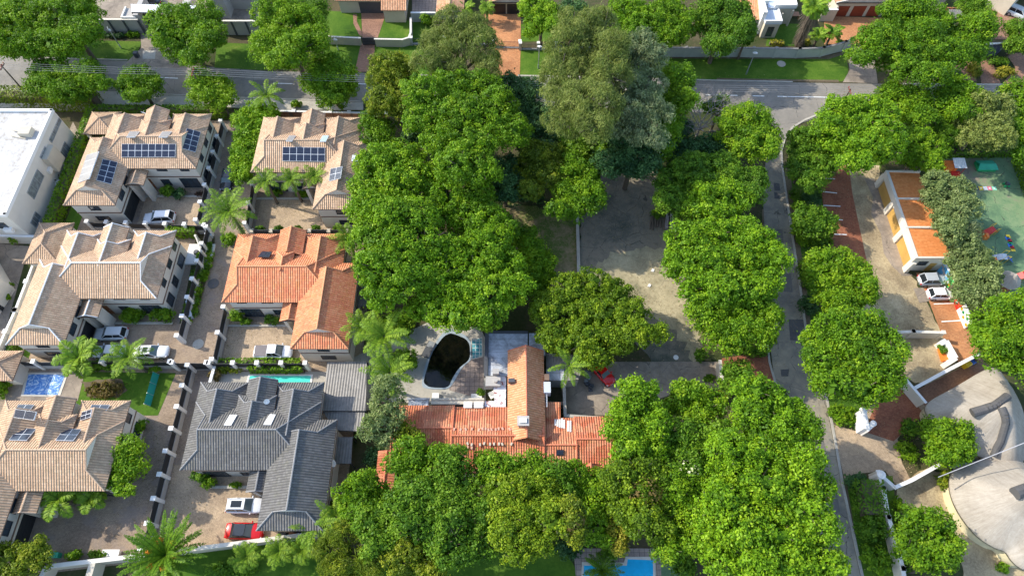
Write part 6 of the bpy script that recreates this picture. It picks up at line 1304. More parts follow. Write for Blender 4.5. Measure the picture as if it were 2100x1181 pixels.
def pergola():
    c = P(1965, 38, 2.6); t = empty('pergola', (c.x, c.y, 0), 'red-brown timber pergola beside the grey corrugated roof', 'pergola'); m = MB()
    for k in range(4): x = c.x - 2.4 + k * 1.0; m.box(x - .1, x + .1, c.y - 3, c.y + 2.6, 2.5, 2.7)
    m.box(c.x - 2.8, c.x + 1.0, c.y + 2.4, c.y + 2.6, 2.7, 2.85); m.box(c.x - 2.8, c.x + 1.0, c.y - 2.9, c.y - 2.7, 2.7, 2.85); m.build('beam', M['redbeam'], t); m = MB()
    for x in (-2.4, .6):
        for y in (-2.8, 2.4): m.box(c.x + x - .1, c.x + x + .1, c.y + y - .1, c.y + y + .1, 0, 2.5)
    m.build('post', M['redbeam'], t); s = MB(); s.box(c.x - 2.2, c.x + .5, c.y - 2.5, c.y + 2.2, 2.40, 2.46); s.build('pale_awning', M['sand'], t)
M['redbeam'] = flat('red_brown_timber', (.36, .12, .06), .7)
pergola()
patio('grey corrugated roof beside the red-brown pergola', [(1946, 20), (1990, 20), (1992, 54), (1962, 54)], 2.8, 'corr_grey')
patio('white corrugated gatehouse roof over the driveway, top left', [(268, 9), (402, 12), (395, 28), (270, 25)], 3.8, 'corr_white')
def greyhouse():
    y = Y_(2060, 60); x0 = X_(2035, 35, 0)
    t = empty('grey_house', (80, y, 0), 'tall grey-walled house in the top right corner', 'house'); m = MB(); a, b, c, d = P(2022, 12, 0), P(2058, 33, 0), P(2085, 5, 0), P(2120, -60, 0); pl = [(a.x, a.y), (b.x, b.y), (c.x + 2, c.y + 2), (d.x + 10, d.y), (a.x + 2, d.y)]; m.prism(pl, 0, 7.0); m.build('wall', M['sand'], t); r = MB(); r.prism([(x + (1 if i in (1, 2) else -.3), yy - .3) for i, (x, yy) in enumerate(pl)], 7.0, 7.3); r.build('roof', M['greywall'], t)
    w_ = MB(); q = (a + b) / 2; u = (b - a).normalized(); w_.obox((q.x + u.x * .2, q.y + u.y * .2), u, None, .8, .06, 4.2, 5.3); w_.build('window', M['glass'], t)
greyhouse()
car('silver car on the brick drive in the top right corner', 2090, 27, -38, 'palesilver', 'suv', L=4.4, H=1.6)
block('grey_house', 'grey two-storey house behind the street wall, top left', 'house', [(X_(440, 35), X_(475, 35), Y_(450, 38), Y_(450, 38) + 14, 0, 6.5, 'greywall', 'wall'), (X_(475, 20), X_(535, 20), Y_(500, 20), Y_(500, 20) + 12, 0, 6.3, 'greywall', 'wall'), (X_(440, 35) - .2, X_(475, 35) + .2, Y_(450, 38) - .2, Y_(450, 38) + 14.2, 6.5, 6.8, 'charcoal', 'roof_slab')], [], [('S', X_(505, 20), 3.4, 2.6, 1.2, Y_(500, 20)), ('E', Y_(450, 38) + 2, 3.2, 1.2, 1.2, X_(475, 35))])
block('gatehouse', 'grey gatehouse with white parapet box beside the corrugated roof', 'gatehouse', [(X_(292, 66), X_(302, 66), Y_(292, 66), Y_(292, 66) + 5, 0, 3.6, 'greywall', 'wall'), (X_(385, 60), X_(400, 60), Y_(390, 60), Y_(390, 60) + 5, 0, 3.6, 'greywall', 'wall'), (X_(250, 38, 3), X_(278, 38, 3), Y_(262, 38, 3), Y_(262, 38, 3) + 2.6, 0, 3.0, 'greywall', 'lodge'), (X_(250, 38, 3) - .1, X_(278, 38, 3) + .1, Y_(262, 38, 3) - .1, Y_(262, 38, 3) + .15, 3.0, 3.3, 'white', 'parapet'), (X_(250, 38, 3) - .1, X_(250, 38, 3) + .15, Y_(262, 38, 3) + .15, Y_(262, 38, 3) + 2.7, 3.0, 3.3, 'white', 'parapet')], [], [], [('S', X_(325, 53), 0, 3.2, 2.6, Y_(320, 53), 'dark', 'gate_leaf')])
def darkwall(label, x0, x1, py, h=2.9):
    a, b = P(x0, py, h), P(x1, py, h); t = empty('panelled_wall', (a.x, a.y, 0), label, 'wall', 'grey street walls with dark piers'); m = MB(); m.box(a.x, b.x, a.y, a.y + .25, 0, h); m.build('wall_face', M['greywall'], t); m = MB(); m.box(a.x - .05, b.x + .05, a.y - .06, a.y + .31, h, h + .12); m.build('coping', M['cream'], t); m = MB(); n = max(2, round((b.x - a.x) / 2.9))
    for k in range(n + 1): x = a.x + (b.x - a.x) * k / n; m.box(x - .16, x + .16, a.y - .12, a.y + .0, 0, h)
    m.build('pier', M['charcoal'], t)
darkwall('long grey wall with dark piers left of the gatehouse', 130, 282, 42); darkwall('grey wall with dark piers right of the gatehouse tree', 445, 532, 45)
def north_wall():
    w1 = [tuple(P(x, y, 1.8))[:2] for x, y in ((655, 73), (738, 77))]; wall('cream wall left of the dark gate on the brick driveway', w1, 1.6, .22, 'sand', 'cream')
    w2 = [tuple(P(x, y, 1.8))[:2] for x, y in ((768, 79), (825, 80), (838, 76), (842, 66), (842, 36))]; wall('cream wall curving back right of the dark gate', w2, 1.6, .22, 'sand', 'cream')
    a, b = P(741, 78, 1.6), P(767, 79, 1.6); t = empty('drive_gate', (a.x, a.y, 0), 'dark sliding gate across the brick driveway', 'gate'); m = MB(); m.box(a.x, b.x, a.y - .05, a.y + .02, .1, 1.6); m.build('gate_leaf', M['charcoal'], t); m = MB()
    for z in (.12, .85, 1.55): m.box(a.x, b.x, a.y - .09, a.y - .05, z, z + .08)
    m.build('rail', M['dark'], t)
    railing('dark railing between white-capped piers left of the orange brick drive', P(845, 92), P(1012, 93)); railing('dark railing with white-capped posts right of the orange brick drive', P(1067, 103), P(1140, 103)); railing('low dark gate across the orange brick drive', P(1013, 98), P(1066, 99), z=1.3, posts=20, base=.1)
    w3 = [tuple(P(x, y, 2.0))[:2] for x, y in ((1150, 97), (1362, 98), (1500, 98), (1640, 100), (1690, 98), (1735, 86), (1748, 80))]; wall('long grey-green wall with stepped piers behind the wide green verge', w3, 1.9, .25, 'greengrey', 'charcoal2', piers=4.2)
    w4 = [tuple(P(x, y, 2.6))[:2] for x, y in ((2010, 92), (2060, 89), (2072, 78))]; wall('navy wall with white coping, top right', w4, 2.6, .25, 'navy', 'white')
M['greengrey'] = flat('grey_green_plaster', (.44, .46, .41), .8); M['charcoal2'] = flat('grey_coping', (.22, .21, .20), .8)
north_wall()
def palings():
    a, b = P(-40, 213, 1.7), P(182, 216, 1.7); t = empty('concrete_fence', (a.x, a.y, 0), 'grey concrete panel fence north of the white house', 'fence'); m = MB(); n = 40
    for k in range(n): x = a.x + (b.x - a.x) * (k + .5) / n; m.box(x - .34, x + .34, a.y - .04 - .01 * (k % 2), a.y + .04, 0, 1.7 + .04 * (k % 3))
    m.build('panel', M['greywall'], t)
palings()
m = MB(); c = P(1197, 40); 
car('dark car parked in the forecourt at the very top edge', 306, 2, 190, 'black', 'sedan', L=4.3, H=1.4)
leaf('blossom', (.30, .36, .12), (.42, .45, .20), (.6, .6, .4), .1)
# ================================================================ trees: lobes are (px, py, rx, ry) in photo pixels
TR = [
 ('small dull green tree behind the bare dead tree', 'O', 7, [(1478, 212, 18, 14), (1492, 226, 16, 14), (1460, 222, 16, 16)], dict(mat='G')),
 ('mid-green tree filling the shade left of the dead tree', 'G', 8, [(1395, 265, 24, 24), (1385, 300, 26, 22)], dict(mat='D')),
 ('leafy green tree filling the top left corner', 'B', 11, [(45, 50, 55, 48), (20, 20, 40, 40), (60, 95, 45, 25), (10, 90, 35, 25)]),
 ('broad green tree just left of the white street lamp', 'B', 11, [(130, 40, 52, 45), (175, 70, 36, 34), (125, 92, 45, 26), (165, 20, 40, 35)]),
 ('round green tree hiding part of the corrugated gatehouse roof', 'B', 10, [(362, 55, 48, 42), (410, 50, 42, 45), (375, 95, 42, 32), (432, 82, 28, 32), (395, 118, 24, 18), (335, 68, 22, 30)]),
 ('tall twin-domed green tree beside the orange-tiled garage house', 'B', 13, [(570, 30, 50, 40), (612, 55, 50, 42), (555, 92, 40, 38), (610, 105, 40, 36), (645, 85, 28, 35), (580, 125, 30, 20)]),
 ('round street tree between the twin-domed tree and the dark foliage', 'B', 8, [(672, 140, 38, 32), (650, 170, 28, 28), (690, 185, 36, 34), (712, 160, 20, 30), (680, 205, 24, 16)]),
 ('wide leaning street tree above the white flat roof', 'B', 7, [(105, 148, 36, 24), (92, 175, 32, 24), (145, 165, 34, 26), (185, 148, 28, 22), (140, 192, 42, 22), (195, 172, 34, 14)]),
 ('small round street tree in the middle of the left street trees', 'B', 6, [(288, 158, 32, 20), (268, 180, 26, 20), (305, 178, 28, 22), (285, 198, 26, 14)]),
 ('street tree with two tiers right of the small round one', 'B', 6.5, [(415, 168, 32, 22), (442, 180, 30, 24), (455, 205, 30, 22), (420, 195, 28, 20)]),
 ('bright leafy tree between the two upper solar houses', 'Y', 5.5, [(535, 235, 34, 24), (505, 262, 32, 28), (525, 290, 34, 26), (500, 320, 28, 26), (530, 335, 28, 24), (495, 355, 24, 20), (550, 262, 20, 22)]),
 ('lush green tree touching the roof of the twelve-panel house', 'B', 8, [(762, 250, 26, 24), (785, 270, 24, 24), (765, 285, 22, 16)]),
 ('dark olive tree at the street beside the round street tree', 'O', 11, [(800, 135, 38, 26), (785, 165, 30, 28), (825, 170, 32, 36), (790, 210, 36, 30), (830, 215, 30, 28)], dict(mat='O')),
 ('grey-olive feathery casuarina beside the orange brick drive', 'C', 15, [(930, 50, 34, 30), (970, 70, 34, 34), (905, 90, 36, 34), (950, 110, 44, 34), (995, 100, 28, 36), (885, 128, 34, 26), (930, 145, 40, 22), (1000, 140, 24, 26)]),
 ('tall bright-leaved plane tree south of the feathery casuarina', 'Y', 16, [(870, 190, 42, 34), (925, 180, 40, 34), (985, 185, 40, 34), (1020, 215, 34, 34), (895, 235, 46, 38), (955, 235, 46, 40), (1010, 265, 42, 36), (915, 290, 44, 36), (970, 305, 44, 38), (1050, 270, 32, 32), (940, 340, 44, 30), (990, 350, 34, 28), (860, 250, 30, 30)], dict(mat='B')),
 ('plane tree overhanging the twelve-panel house roof', 'Y', 13, [(775, 335, 42, 34), (825, 330, 44, 36), (765, 385, 46, 36), (815, 385, 46, 38), (865, 365, 40, 34), (760, 430, 42, 36)]),
 ('plane tree with upright sprigs left of the dry lawn', 'Y', 11.5, [(915, 400, 40, 34), (965, 400, 42, 36), (930, 440, 46, 36), (985, 450, 44, 38), (1020, 470, 36, 34), (1000, 505, 46, 36)]),
 ('huge plane tree beside the bright orange-tiled house', 'Y', 14, [(800, 450, 46, 38), (855, 450, 46, 40), (765, 490, 44, 40), (815, 510, 48, 42), (870, 500, 44, 40), (775, 550, 46, 42), (830, 570, 48, 42), (790, 600, 40, 34)]),
 ('huge plane tree overhanging the black pool', 'Y', 11.5, [(920, 530, 50, 42), (975, 560, 48, 42), (1035, 545, 42, 38), (890, 580, 48, 40), (945, 610, 50, 40), (1005, 610, 46, 38), (1050, 590, 36, 34), (880, 635, 42, 30), (935, 652, 44, 24), (990, 650, 40, 24)]),
 ('small bright tree at the right rim of the plane trees', 'Y', 6.5, [(1085, 520, 34, 32), (1110, 550, 32, 30), (1090, 585, 34, 28), (1075, 490, 26, 24)], dict(mat='B')),
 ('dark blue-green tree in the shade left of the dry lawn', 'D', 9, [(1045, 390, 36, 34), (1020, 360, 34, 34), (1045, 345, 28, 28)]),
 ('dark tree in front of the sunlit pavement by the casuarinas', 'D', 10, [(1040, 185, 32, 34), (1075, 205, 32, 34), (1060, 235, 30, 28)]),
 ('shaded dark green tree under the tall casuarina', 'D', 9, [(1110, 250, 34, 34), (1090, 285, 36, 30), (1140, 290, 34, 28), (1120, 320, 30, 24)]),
 ('yellow-olive domed tree above the dry lawn', 'O', 10, [(1100, 320, 34, 26), (1130, 325, 30, 26), (1095, 355, 34, 28), (1130, 360, 28, 24), (1085, 390, 24, 20)]),
 ('green tree with yellow flecks at the head of the old court', 'G', 10, [(1175, 350, 38, 30), (1205, 370, 34, 32), (1170, 395, 36, 32), (1210, 405, 34, 30), (1180, 428, 34, 20), (1140, 430, 22, 16)], dict(mat='B')),
 ('green tree under the grey-green eucalyptus', 'G', 10, [(1190, 290, 38, 28), (1225, 310, 36, 30), (1180, 318, 30, 24)]),
 ('dark green tree at the top of the old court', 'D', 11, [(1290, 300, 40, 36), (1335, 290, 36, 34), (1290, 335, 38, 28), (1245, 335, 28, 26), (1325, 335, 28, 24)]),
 ('tallest grey-olive casuarina with clustered plumes', 'C', 21, [(1175, 50, 24, 32), (1205, 45, 20, 30), (1240, 55, 26, 34), (1165, 95, 36, 36), (1215, 95, 38, 36), (1255, 100, 30, 36), (1150, 150, 38, 36), (1200, 150, 42, 38), (1245, 155, 40, 40), (1150, 200, 36, 36), (1200, 210, 44, 38), (1235, 220, 36, 38), (1165, 250, 38, 32), (1215, 262, 34, 28)]),
 ('silvery grey-green eucalyptus right of the tallest casuarina', 'E', 17, [(1310, 95, 32, 30), (1335, 120, 28, 28), (1305, 140, 32, 32), (1290, 185, 36, 34), (1330, 180, 32, 34), (1305, 225, 38, 34), (1335, 235, 34, 34), (1290, 265, 34, 28), (1330, 280, 30, 26)]),
 ('slender bright green tree rising beside the eucalyptus', 'B', 13, [(1380, 155, 18, 24), (1403, 165, 20, 32), (1385, 195, 26, 26), (1408, 205, 20, 24), (1385, 225, 24, 20)]),
 ('mid-green narrow tree between eucalyptus and dead tree', 'B', 11, [(1362, 225, 26, 30), (1370, 265, 26, 30), (1355, 300, 26, 28)]),
 ('domed green tree at the junction, left side', 'B', 11, [(1530, 245, 40, 28), (1560, 275, 34, 30), (1510, 275, 36, 30), (1545, 300, 44, 30), (1490, 255, 22, 20), (1580, 305, 18, 22)], dict(mat='B')),
 ('low dark blue-green tree below the dead tree', 'D', 8, [(1430, 315, 38, 26), (1465, 300, 30, 24), (1400, 335, 32, 22), (1470, 330, 30, 22)]),
 ('broad olive-grey tree at the court\'s upper right', 'O', 10, [(1420, 350, 44, 30), (1470, 345, 40, 30), (1385, 375, 40, 32), (1440, 385, 44, 30), (1500, 365, 34, 28), (1375, 410, 34, 24), (1410, 430, 34, 22), (1545, 370, 26, 26), (1540, 400, 28, 22)], dict(mat='G')),
 ('bright yellow-green tree above the willow', 'Y', 11, [(1450, 405, 36, 30), (1490, 395, 34, 26), (1515, 415, 28, 28), (1460, 435, 34, 24), (1425, 425, 24, 22)]),
 ('large bright willow beside the side road', 'Y', 12, [(1410, 495, 42, 34), (1460, 480, 40, 30), (1510, 475, 40, 28), (1555, 495, 36, 30), (1400, 540, 38, 34), (1450, 540, 46, 38), (1505, 530, 46, 38), (1560, 540, 40, 36), (1600, 530, 20, 24), (1430, 590, 38, 32), (1480, 590, 44, 34), (1535, 595, 42, 32), (1575, 580, 28, 28)]),
 ('green tree below the willow at the side road', 'B', 10, [(1450, 640, 34, 32), (1500, 635, 40, 30), (1550, 635, 34, 28), (1580, 650, 24, 24), (1475, 680, 36, 26), (1525, 675, 40, 28), (1565, 690, 26, 22), (1500, 708, 34, 18)]),
 ('olive-green domed tree over the red hatchback', 'O', 9, [(1170, 600, 36, 32), (1215, 590, 40, 34), (1260, 605, 34, 30), (1130, 635, 38, 36), (1185, 645, 44, 38), (1240, 645, 44, 36), (1290, 645, 36, 30), (1145, 690, 40, 32), (1200, 700, 44, 34), (1255, 695, 42, 32), (1305, 685, 34, 26), (1345, 685, 24, 18), (1215, 735, 34, 18)], dict(mat='OY')),
 ('dome-shaped bright tree covering the red roof\'s right end', 'B', 12, [(1310, 800, 36, 22), (1290, 840, 36, 32), (1330, 840, 34, 30), (1275, 875, 34, 32), (1315, 885, 42, 36), (1350, 870, 24, 28), (1290, 920, 36, 28), (1335, 920, 34, 26)], dict(mat='Y')),
 ('low bright tree at the bottom side of the driveway', 'B', 10, [(1405, 805, 34, 22), (1440, 815, 32, 24), (1395, 835, 32, 22), (1440, 845, 36, 22), (1470, 830, 24, 20)]),
 ('small dark green tree beside the driveway gate', 'B', 7, [(1505, 765, 28, 26), (1525, 785, 22, 22), (1495, 790, 22, 18)], dict(mat='G')),
 ('feathery bright tree at the road bend', 'Y', 13, [(1545, 800, 36, 28), (1580, 830, 42, 34), (1625, 850, 34, 32), (1540, 850, 38, 32), (1650, 880, 28, 30), (1600, 880, 40, 32), (1555, 895, 38, 30)]),
 ('feathery bright tree covering the middle of the lower right grove', 'Y', 14, [(1505, 925, 44, 34), (1560, 940, 44, 34), (1615, 935, 42, 34), (1660, 950, 32, 32), (1500, 975, 46, 36), (1555, 990, 48, 36), (1615, 985, 46, 36), (1670, 1000, 34, 34)]),
 ('huge feathery bright tree at the bottom by the side road', 'Y', 14, [(1480, 1035, 46, 36), (1535, 1045, 48, 38), (1595, 1040, 48, 38), (1650, 1050, 42, 36), (1470, 1085, 42, 36), (1525, 1100, 48, 38), (1590, 1095, 50, 40), (1650, 1110, 44, 38), (1690, 1080, 28, 30), (1480, 1140, 44, 36), (1550, 1155, 50, 38), (1620, 1160, 50, 38), (1690, 1160, 40, 34)]),
 ('green tree with white blossom patches in the lower grove', 'G', 11, [(1400, 890, 36, 28), (1440, 900, 36, 30), (1385, 925, 34, 28), (1430, 940, 36, 28), (1395, 965, 32, 26), (1480, 890, 24, 24)], dict(mat='G', accent=('blossom', 1412, 965, 30, 22, 60))),
 ('olive tree with brown-tinged tips in the lower grove', 'O', 12, [(1265, 975, 38, 28), (1310, 965, 36, 26), (1345, 985, 32, 28), (1290, 1010, 38, 30), (1330, 1025, 36, 30), (1315, 1065, 34, 30), (1345, 1085, 30, 28), (1280, 1050, 30, 28)], dict(mat='OY', accent=('brown', 1320, 1010, 40, 40, 350))),
 ('mid-green tree between the olive tree and the feathery grove', 'G', 11, [(1385, 1005, 34, 30), (1425, 1000, 30, 30), (1390, 1050, 34, 32), (1425, 1065, 34, 32), (1395, 1100, 32, 28), (1430, 1110, 28, 26), (1370, 1130, 32, 20)], dict(mat='B')),
 ('small yellow-flowering tree above the bright blue pool', 'O', 9, [(1268, 1085, 20, 22), (1272, 1112, 20, 20)], dict(mat='yellow')),
 ('brown-tinged upright tree left of the yellow-flowering one', 'O', 12, [(1175, 1040, 20, 26), (1172, 1075, 22, 30), (1180, 1100, 18, 22)], dict(accent=('brown', 1175, 1060, 24, 36, 300))),
 ('olive cluster tree above the bottom lawn', 'O', 11.5, [(1035, 1010, 36, 30), (1080, 1000, 36, 30), (1120, 1020, 34, 30), (1045, 1055, 38, 32), (1095, 1060, 38, 32), (1135, 1065, 30, 30), (1050, 1100, 36, 30), (1095, 1110, 36, 30), (1030, 1085, 26, 26), (1060, 1135, 28, 20)], dict(mat='OY')),
 ('green tree against the red roof\'s lower edge', 'G', 10, [(1000, 955, 36, 24), (1045, 955, 36, 22), (1090, 955, 34, 22), (1015, 985, 36, 24), (1065, 980, 36, 22), (1105, 985, 26, 22)], dict(mat='B')),
 ('dark olive tree between the clipped dormer and the olive cluster', 'O', 10, [(1135, 970, 30, 26), (1150, 1005, 30, 26), (1120, 1000, 24, 22)], dict(mat='G')),
 ('low green tree in front of the small pointed dormer', 'G', 9, [(1175, 970, 28, 20), (1215, 985, 30, 22), (1190, 1005, 32, 24), (1230, 1015, 26, 24), (1215, 1045, 26, 24), (1228, 1085, 26, 28)], dict(mat='B')),
 ('green tree hiding the red roof\'s lower left corner', 'B', 10, [(850, 925, 34, 26), (820, 955, 28, 26), (870, 950, 32, 26), (895, 945, 24, 28), (845, 980, 34, 26)]),
 ('domed green tree in the lower left of the grove', 'B', 11, [(930, 940, 30, 24), (915, 975, 36, 28), (945, 1000, 36, 30), (905, 1020, 38, 30), (940, 1040, 36, 28), (920, 1070, 30, 24)], dict(mat='G')),
 ('mid-green tree beside the narrow red outbuilding', 'B', 11, [(850, 1010, 34, 28), (825, 1030, 30, 28), (865, 1045, 34, 30), (840, 1070, 32, 28), (875, 1085, 28, 26)], dict(mat='G')),
 ('round-lobed green tree above the bottom lawn', 'B', 10, [(915, 1115, 34, 28), (950, 1125, 36, 26), (985, 1120, 32, 26), (930, 1145, 32, 20), (985, 1090, 30, 28), (990, 1050, 24, 28)], dict(mat='G')),
 ('leafy tree right of the charcoal roof\'s lower wing', 'B', 8, [(745, 990, 30, 22), (720, 1015, 28, 24), (765, 1015, 30, 24), (735, 1040, 32, 20), (775, 1045, 24, 20)]),
 ('dark green tree below the leafy one, left of the grove', 'D', 9, [(760, 1075, 34, 26), (795, 1095, 34, 28), (800, 1060, 28, 26), (770, 1115, 34, 24)], dict(mat='G')),
 ('thorny yellow-green tree at the bottom, left of centre', 'C', 7, [(710, 1100, 34, 24), (680, 1130, 34, 24), (730, 1135, 36, 26), (770, 1150, 32, 24), (700, 1165, 40, 22)], dict(mat='O')),
 ('olive-green tree on the bottom edge left of the lawn', 'O', 9, [(840, 1120, 26, 22), (820, 1150, 32, 24), (860, 1160, 34, 26), (885, 1175, 24, 20)]),
 ('wispy grey-green tree beside the slatted patio cover', 'E', 9, [(795, 795, 24, 24), (785, 828, 24, 26), (812, 845, 20, 24), (772, 872, 24, 26), (796, 888, 24, 24), (757, 878, 18, 22)], dict(mat='OG', dens=.8)),
 ('yellow-green creeper tree left of the red roof', 'Y', 7, [(830, 890, 26, 20), (845, 905, 22, 18)], dict(mat='O')),
 ('bright cauliflower-crowned tree at the junction, right side', 'Y', 12, [(1725, 225, 36, 24), (1770, 222, 36, 24), (1815, 235, 30, 24), (1700, 262, 32, 26), (1745, 262, 38, 28), (1795, 268, 38, 28), (1830, 280, 26, 26), (1715, 295, 30, 24), (1765, 305, 40, 26), (1810, 310, 34, 24), (1755, 335, 34, 18)]),
 ('darker olive tree between the kerb curve and the bays', 'O', 8, [(1645, 285, 30, 20), (1680, 305, 30, 26), (1650, 320, 30, 28), (1685, 345, 26, 26), (1640, 350, 24, 26), (1665, 375, 26, 20)], dict(mat='G')),
 ('olive-green tree above the orange garages', 'O', 8, [(1880, 290, 32, 24), (1910, 310, 28, 24), (1875, 325, 30, 22), (1910, 338, 24, 18), (1850, 310, 20, 20)], dict(mat='B')),
 ('green tree behind the cauliflower-crowned tree', 'B', 9, [(1840, 190, 34, 22), (1880, 205, 30, 22), (1855, 230, 34, 24), (1890, 240, 26, 24), (1810, 200, 22, 16)], dict(mat='B')),
 ('bright green tree rising in front of the right-hand street', 'B', 10, [(1960, 185, 34, 24), (1990, 200, 26, 24), (1945, 215, 32, 26), (1975, 230, 30, 24)]),
 ('dense olive-grey tree right of the bright street-side one', 'O', 10, [(2010, 215, 34, 26), (2040, 225, 30, 28), (1995, 250, 34, 28), (2035, 260, 34, 28), (2010, 285, 36, 24), (2055, 285, 24, 22)], dict(mat='C')),
 ('bright green tree on the right edge above the playground', 'B', 9, [(2085, 190, 32, 24), (2100, 225, 28, 28), (2090, 265, 30, 28), (2100, 310, 26, 28)]),
 ('small greyish tree between the olive trees above the playground', 'E', 7, [(1930, 255, 24, 22), (1945, 280, 22, 18)], dict(mat='G')),
 ('low leafy tree left of the red brick bays', 'B', 6, [(1660, 440, 26, 20), (1690, 455, 24, 22), (1670, 475, 28, 18), (1640, 455, 18, 20)], dict(mat='G')),
 ('broad feathery tree above the gravel yard\'s left side', 'B', 9, [(1685, 538, 32, 26), (1725, 540, 34, 26), (1762, 562, 28, 24), (1690, 570, 34, 28), (1740, 580, 36, 28), (1775, 590, 24, 22), (1710, 615, 36, 24), (1755, 620, 34, 22)]),
 ('largest round green tree beside the side road', 'B', 12, [(1725, 665, 40, 26), (1770, 665, 38, 26), (1685, 700, 38, 30), (1740, 705, 44, 34), (1795, 700, 38, 30), (1830, 725, 26, 28), (1680, 740, 32, 28), (1730, 755, 44, 34), (1785, 750, 42, 34), (1825, 770, 28, 26), (1710, 790, 36, 24), (1765, 800, 40, 26), (1800, 795, 30, 24)]),
 ('grey-olive tree overlapping the garages\' far side', 'O', 9, [(1925, 378, 32, 22), (1955, 395, 34, 28), (1920, 405, 28, 24), (1975, 422, 30, 26), (1948, 440, 34, 26), (1945, 472, 28, 24)], dict(mat='OG')),
 ('grey-olive tree between the white cars and the playground', 'O', 8, [(1978, 505, 32, 26), (1998, 530, 34, 28), (1965, 537, 26, 24), (2015, 560, 32, 30), (1985, 578, 34, 30), (2020, 592, 28, 26), (1990, 610, 30, 22)], dict(mat='OG')),
 ('thin brownish tree behind the third garage bay', 'E', 7, [(1985, 475, 24, 18), (1965, 485, 18, 16)], dict(mat='E')),
 ('big dense green tree on the right edge below the playground', 'B', 11, [(2060, 640, 40, 26), (2105, 635, 40, 30), (2030, 670, 36, 28), (2080, 680, 44, 34), (2130, 690, 44, 36), (2035, 710, 38, 30), (2085, 725, 42, 32), (2060, 745, 30, 20), (2120, 750, 40, 28)]),
 ('round green tree in the island by the thatched house', 'B', 6, [(1925, 880, 34, 22), (1960, 890, 30, 24), (1915, 910, 32, 22), (1955, 920, 34, 24), (1980, 910, 18, 18), (1935, 940, 32, 14)]),
 ('round green tree below the white gate beam', 'B', 7, [(1885, 1065, 34, 24), (1920, 1075, 32, 26), (1880, 1100, 38, 30), (1925, 1110, 38, 30), (1895, 1140, 36, 26), (1935, 1140, 28, 22), (1860, 1125, 24, 22)]),
 ('green street tree north of the brick drives, largest at top right', 'B', 13, [(1850, 25, 44, 26), (1895, 35, 44, 30), (1840, 65, 44, 32), (1890, 80, 46, 34), (1935, 65, 42, 32), (1795, 85, 38, 30), (1840, 110, 44, 32), (1890, 125, 46, 32), (1940, 115, 42, 32), (1980, 75, 40, 34), (2010, 55, 28, 28), (1770, 115, 28, 20), (1850, 145, 38, 22), (1910, 155, 38, 20), (1990, 105, 30, 28)], dict(mat='B')),
 ('pale feathery conifer above the grey corrugated roof, top right', 'E', 8, [(1990, 15, 28, 24), (2010, 40, 26, 22), (1985, 45, 20, 18)], dict(mat='G')),
 ('dark hedge-like tree at the right edge by the navy wall', 'B', 6, [(2092, 65, 28, 22), (2100, 90, 32, 20), (2085, 95, 22, 14)], dict(mat='G')),
 ('feathery yellow-green conifer at the top edge, left one of two', 'O', 11, [(1285, 25, 34, 30), (1300, 60, 34, 28), (1265, 55, 26, 26), (1320, 35, 24, 28)], dict(mat='Y')),
 ('feathery yellow-green conifer at the top edge, right one of two', 'O', 11, [(1370, 25, 34, 30), (1395, 50, 34, 30), (1375, 78, 32, 18), (1350, 45, 24, 28)], dict(mat='B')),
 ('dark dense tree beside the white balconied house', 'D', 11, [(1460, 20, 36, 30), (1505, 25, 34, 30), (1470, 60, 38, 28), (1515, 62, 28, 30), (1475, 95, 34, 20)], dict(mat='G')),
 ('narrow dark cypress against the orange lean-to', 'G', 7, [(1535, 55, 12, 22), (1532, 80, 14, 20)], dict(mat='G')),
 ('bright leafy tree beside the orange brick drive', 'B', 8, [(1095, 20, 32, 26), (1130, 30, 26, 26), (1100, 55, 30, 22), (1135, 55, 22, 20)], dict(mat='Y')),
 ('dark green tree left of the yellow-green conifers', 'D', 8, [(1175, 25, 26, 22), (1165, 50, 22, 20)]),
 ('green tree in the corner of the buff-tiled house and driveway', 'B', 6, [(262, 920, 32, 22), (270, 950, 30, 24), (245, 980, 28, 22), (258, 1005, 20, 10)]),
 ('brown-green tree in the bottom left corner', 'O', 5.5, [(15, 1145, 32, 26), (50, 1150, 32, 24), (20, 1175, 36, 20), (75, 1125, 22, 20), (88, 1150, 16, 18)], dict(mat='O')),
 ('dark broadleaf shrub-tree between garage house and its lawn', 'G', 7, [(650, 20, 22, 24), (645, 48, 20, 18)]),
]
for q in TR:
    k = q[4] if len(q) > 4 else {}
    tree(q[0], q[1], q[2], q[3], **k)
dead_tree('bare grey dead tree by the junction', 1442, 238, 10, 6.2)
# palms
palm('feathery palm hanging over the lane beside the orange roof', 470, 433, 6.5, 4.2, 22, 'P', .55, .75, trunk_r=.2, up=.5)
palm('palm leaning over the parked sedans, right of the pair', 262, 732, 5.0, 3.2, 15, 'P', .6, .65)
palm('banana-leaved palm in front of the covered pool, left of the pair', 160, 733, 4.5, 3.3, 12, 'P', .6, .9, fw=2.4)
palm('tall palm at the head of the lane by the street', 548, 196, 6.5, 3.4, 14, 'P', .6, .5)
palm('broad-leaved palm beside the buff house\'s front door', 118, 1022, 3.4, 2.9, 10, 'P', .7, .8, fw=2.6)
palm('smaller broad-leaved palm right of the buff house\'s front door', 183, 1022, 3.0, 2.1, 9, 'P', .8, .7, fw=2.2)
palm('large date palm with orange fruit at the bottom edge', 340, 1138, 4.5, 4.9, 52, 'G', .30, .42, base=(338, 1150), trunk_r=.5, fruit=6, up=.62, fw=1.5)
palm('palm left of the old court\'s pool garden, upper one', 788, 690, 8, 4.0, 18, 'P', .55, .7)
palm('palm left of the black pool, lower one', 800, 765, 7, 3.8, 18, 'P', .6, .7)
palm('palm overlapping the orange roof\'s lower right corner', 745, 672, 7, 3.2, 14, 'P', .6, .6)
palm('palm top beside the orange roof\'s upper right corner', 715, 492, 6, 3.0, 13, 'P', .6, .6)
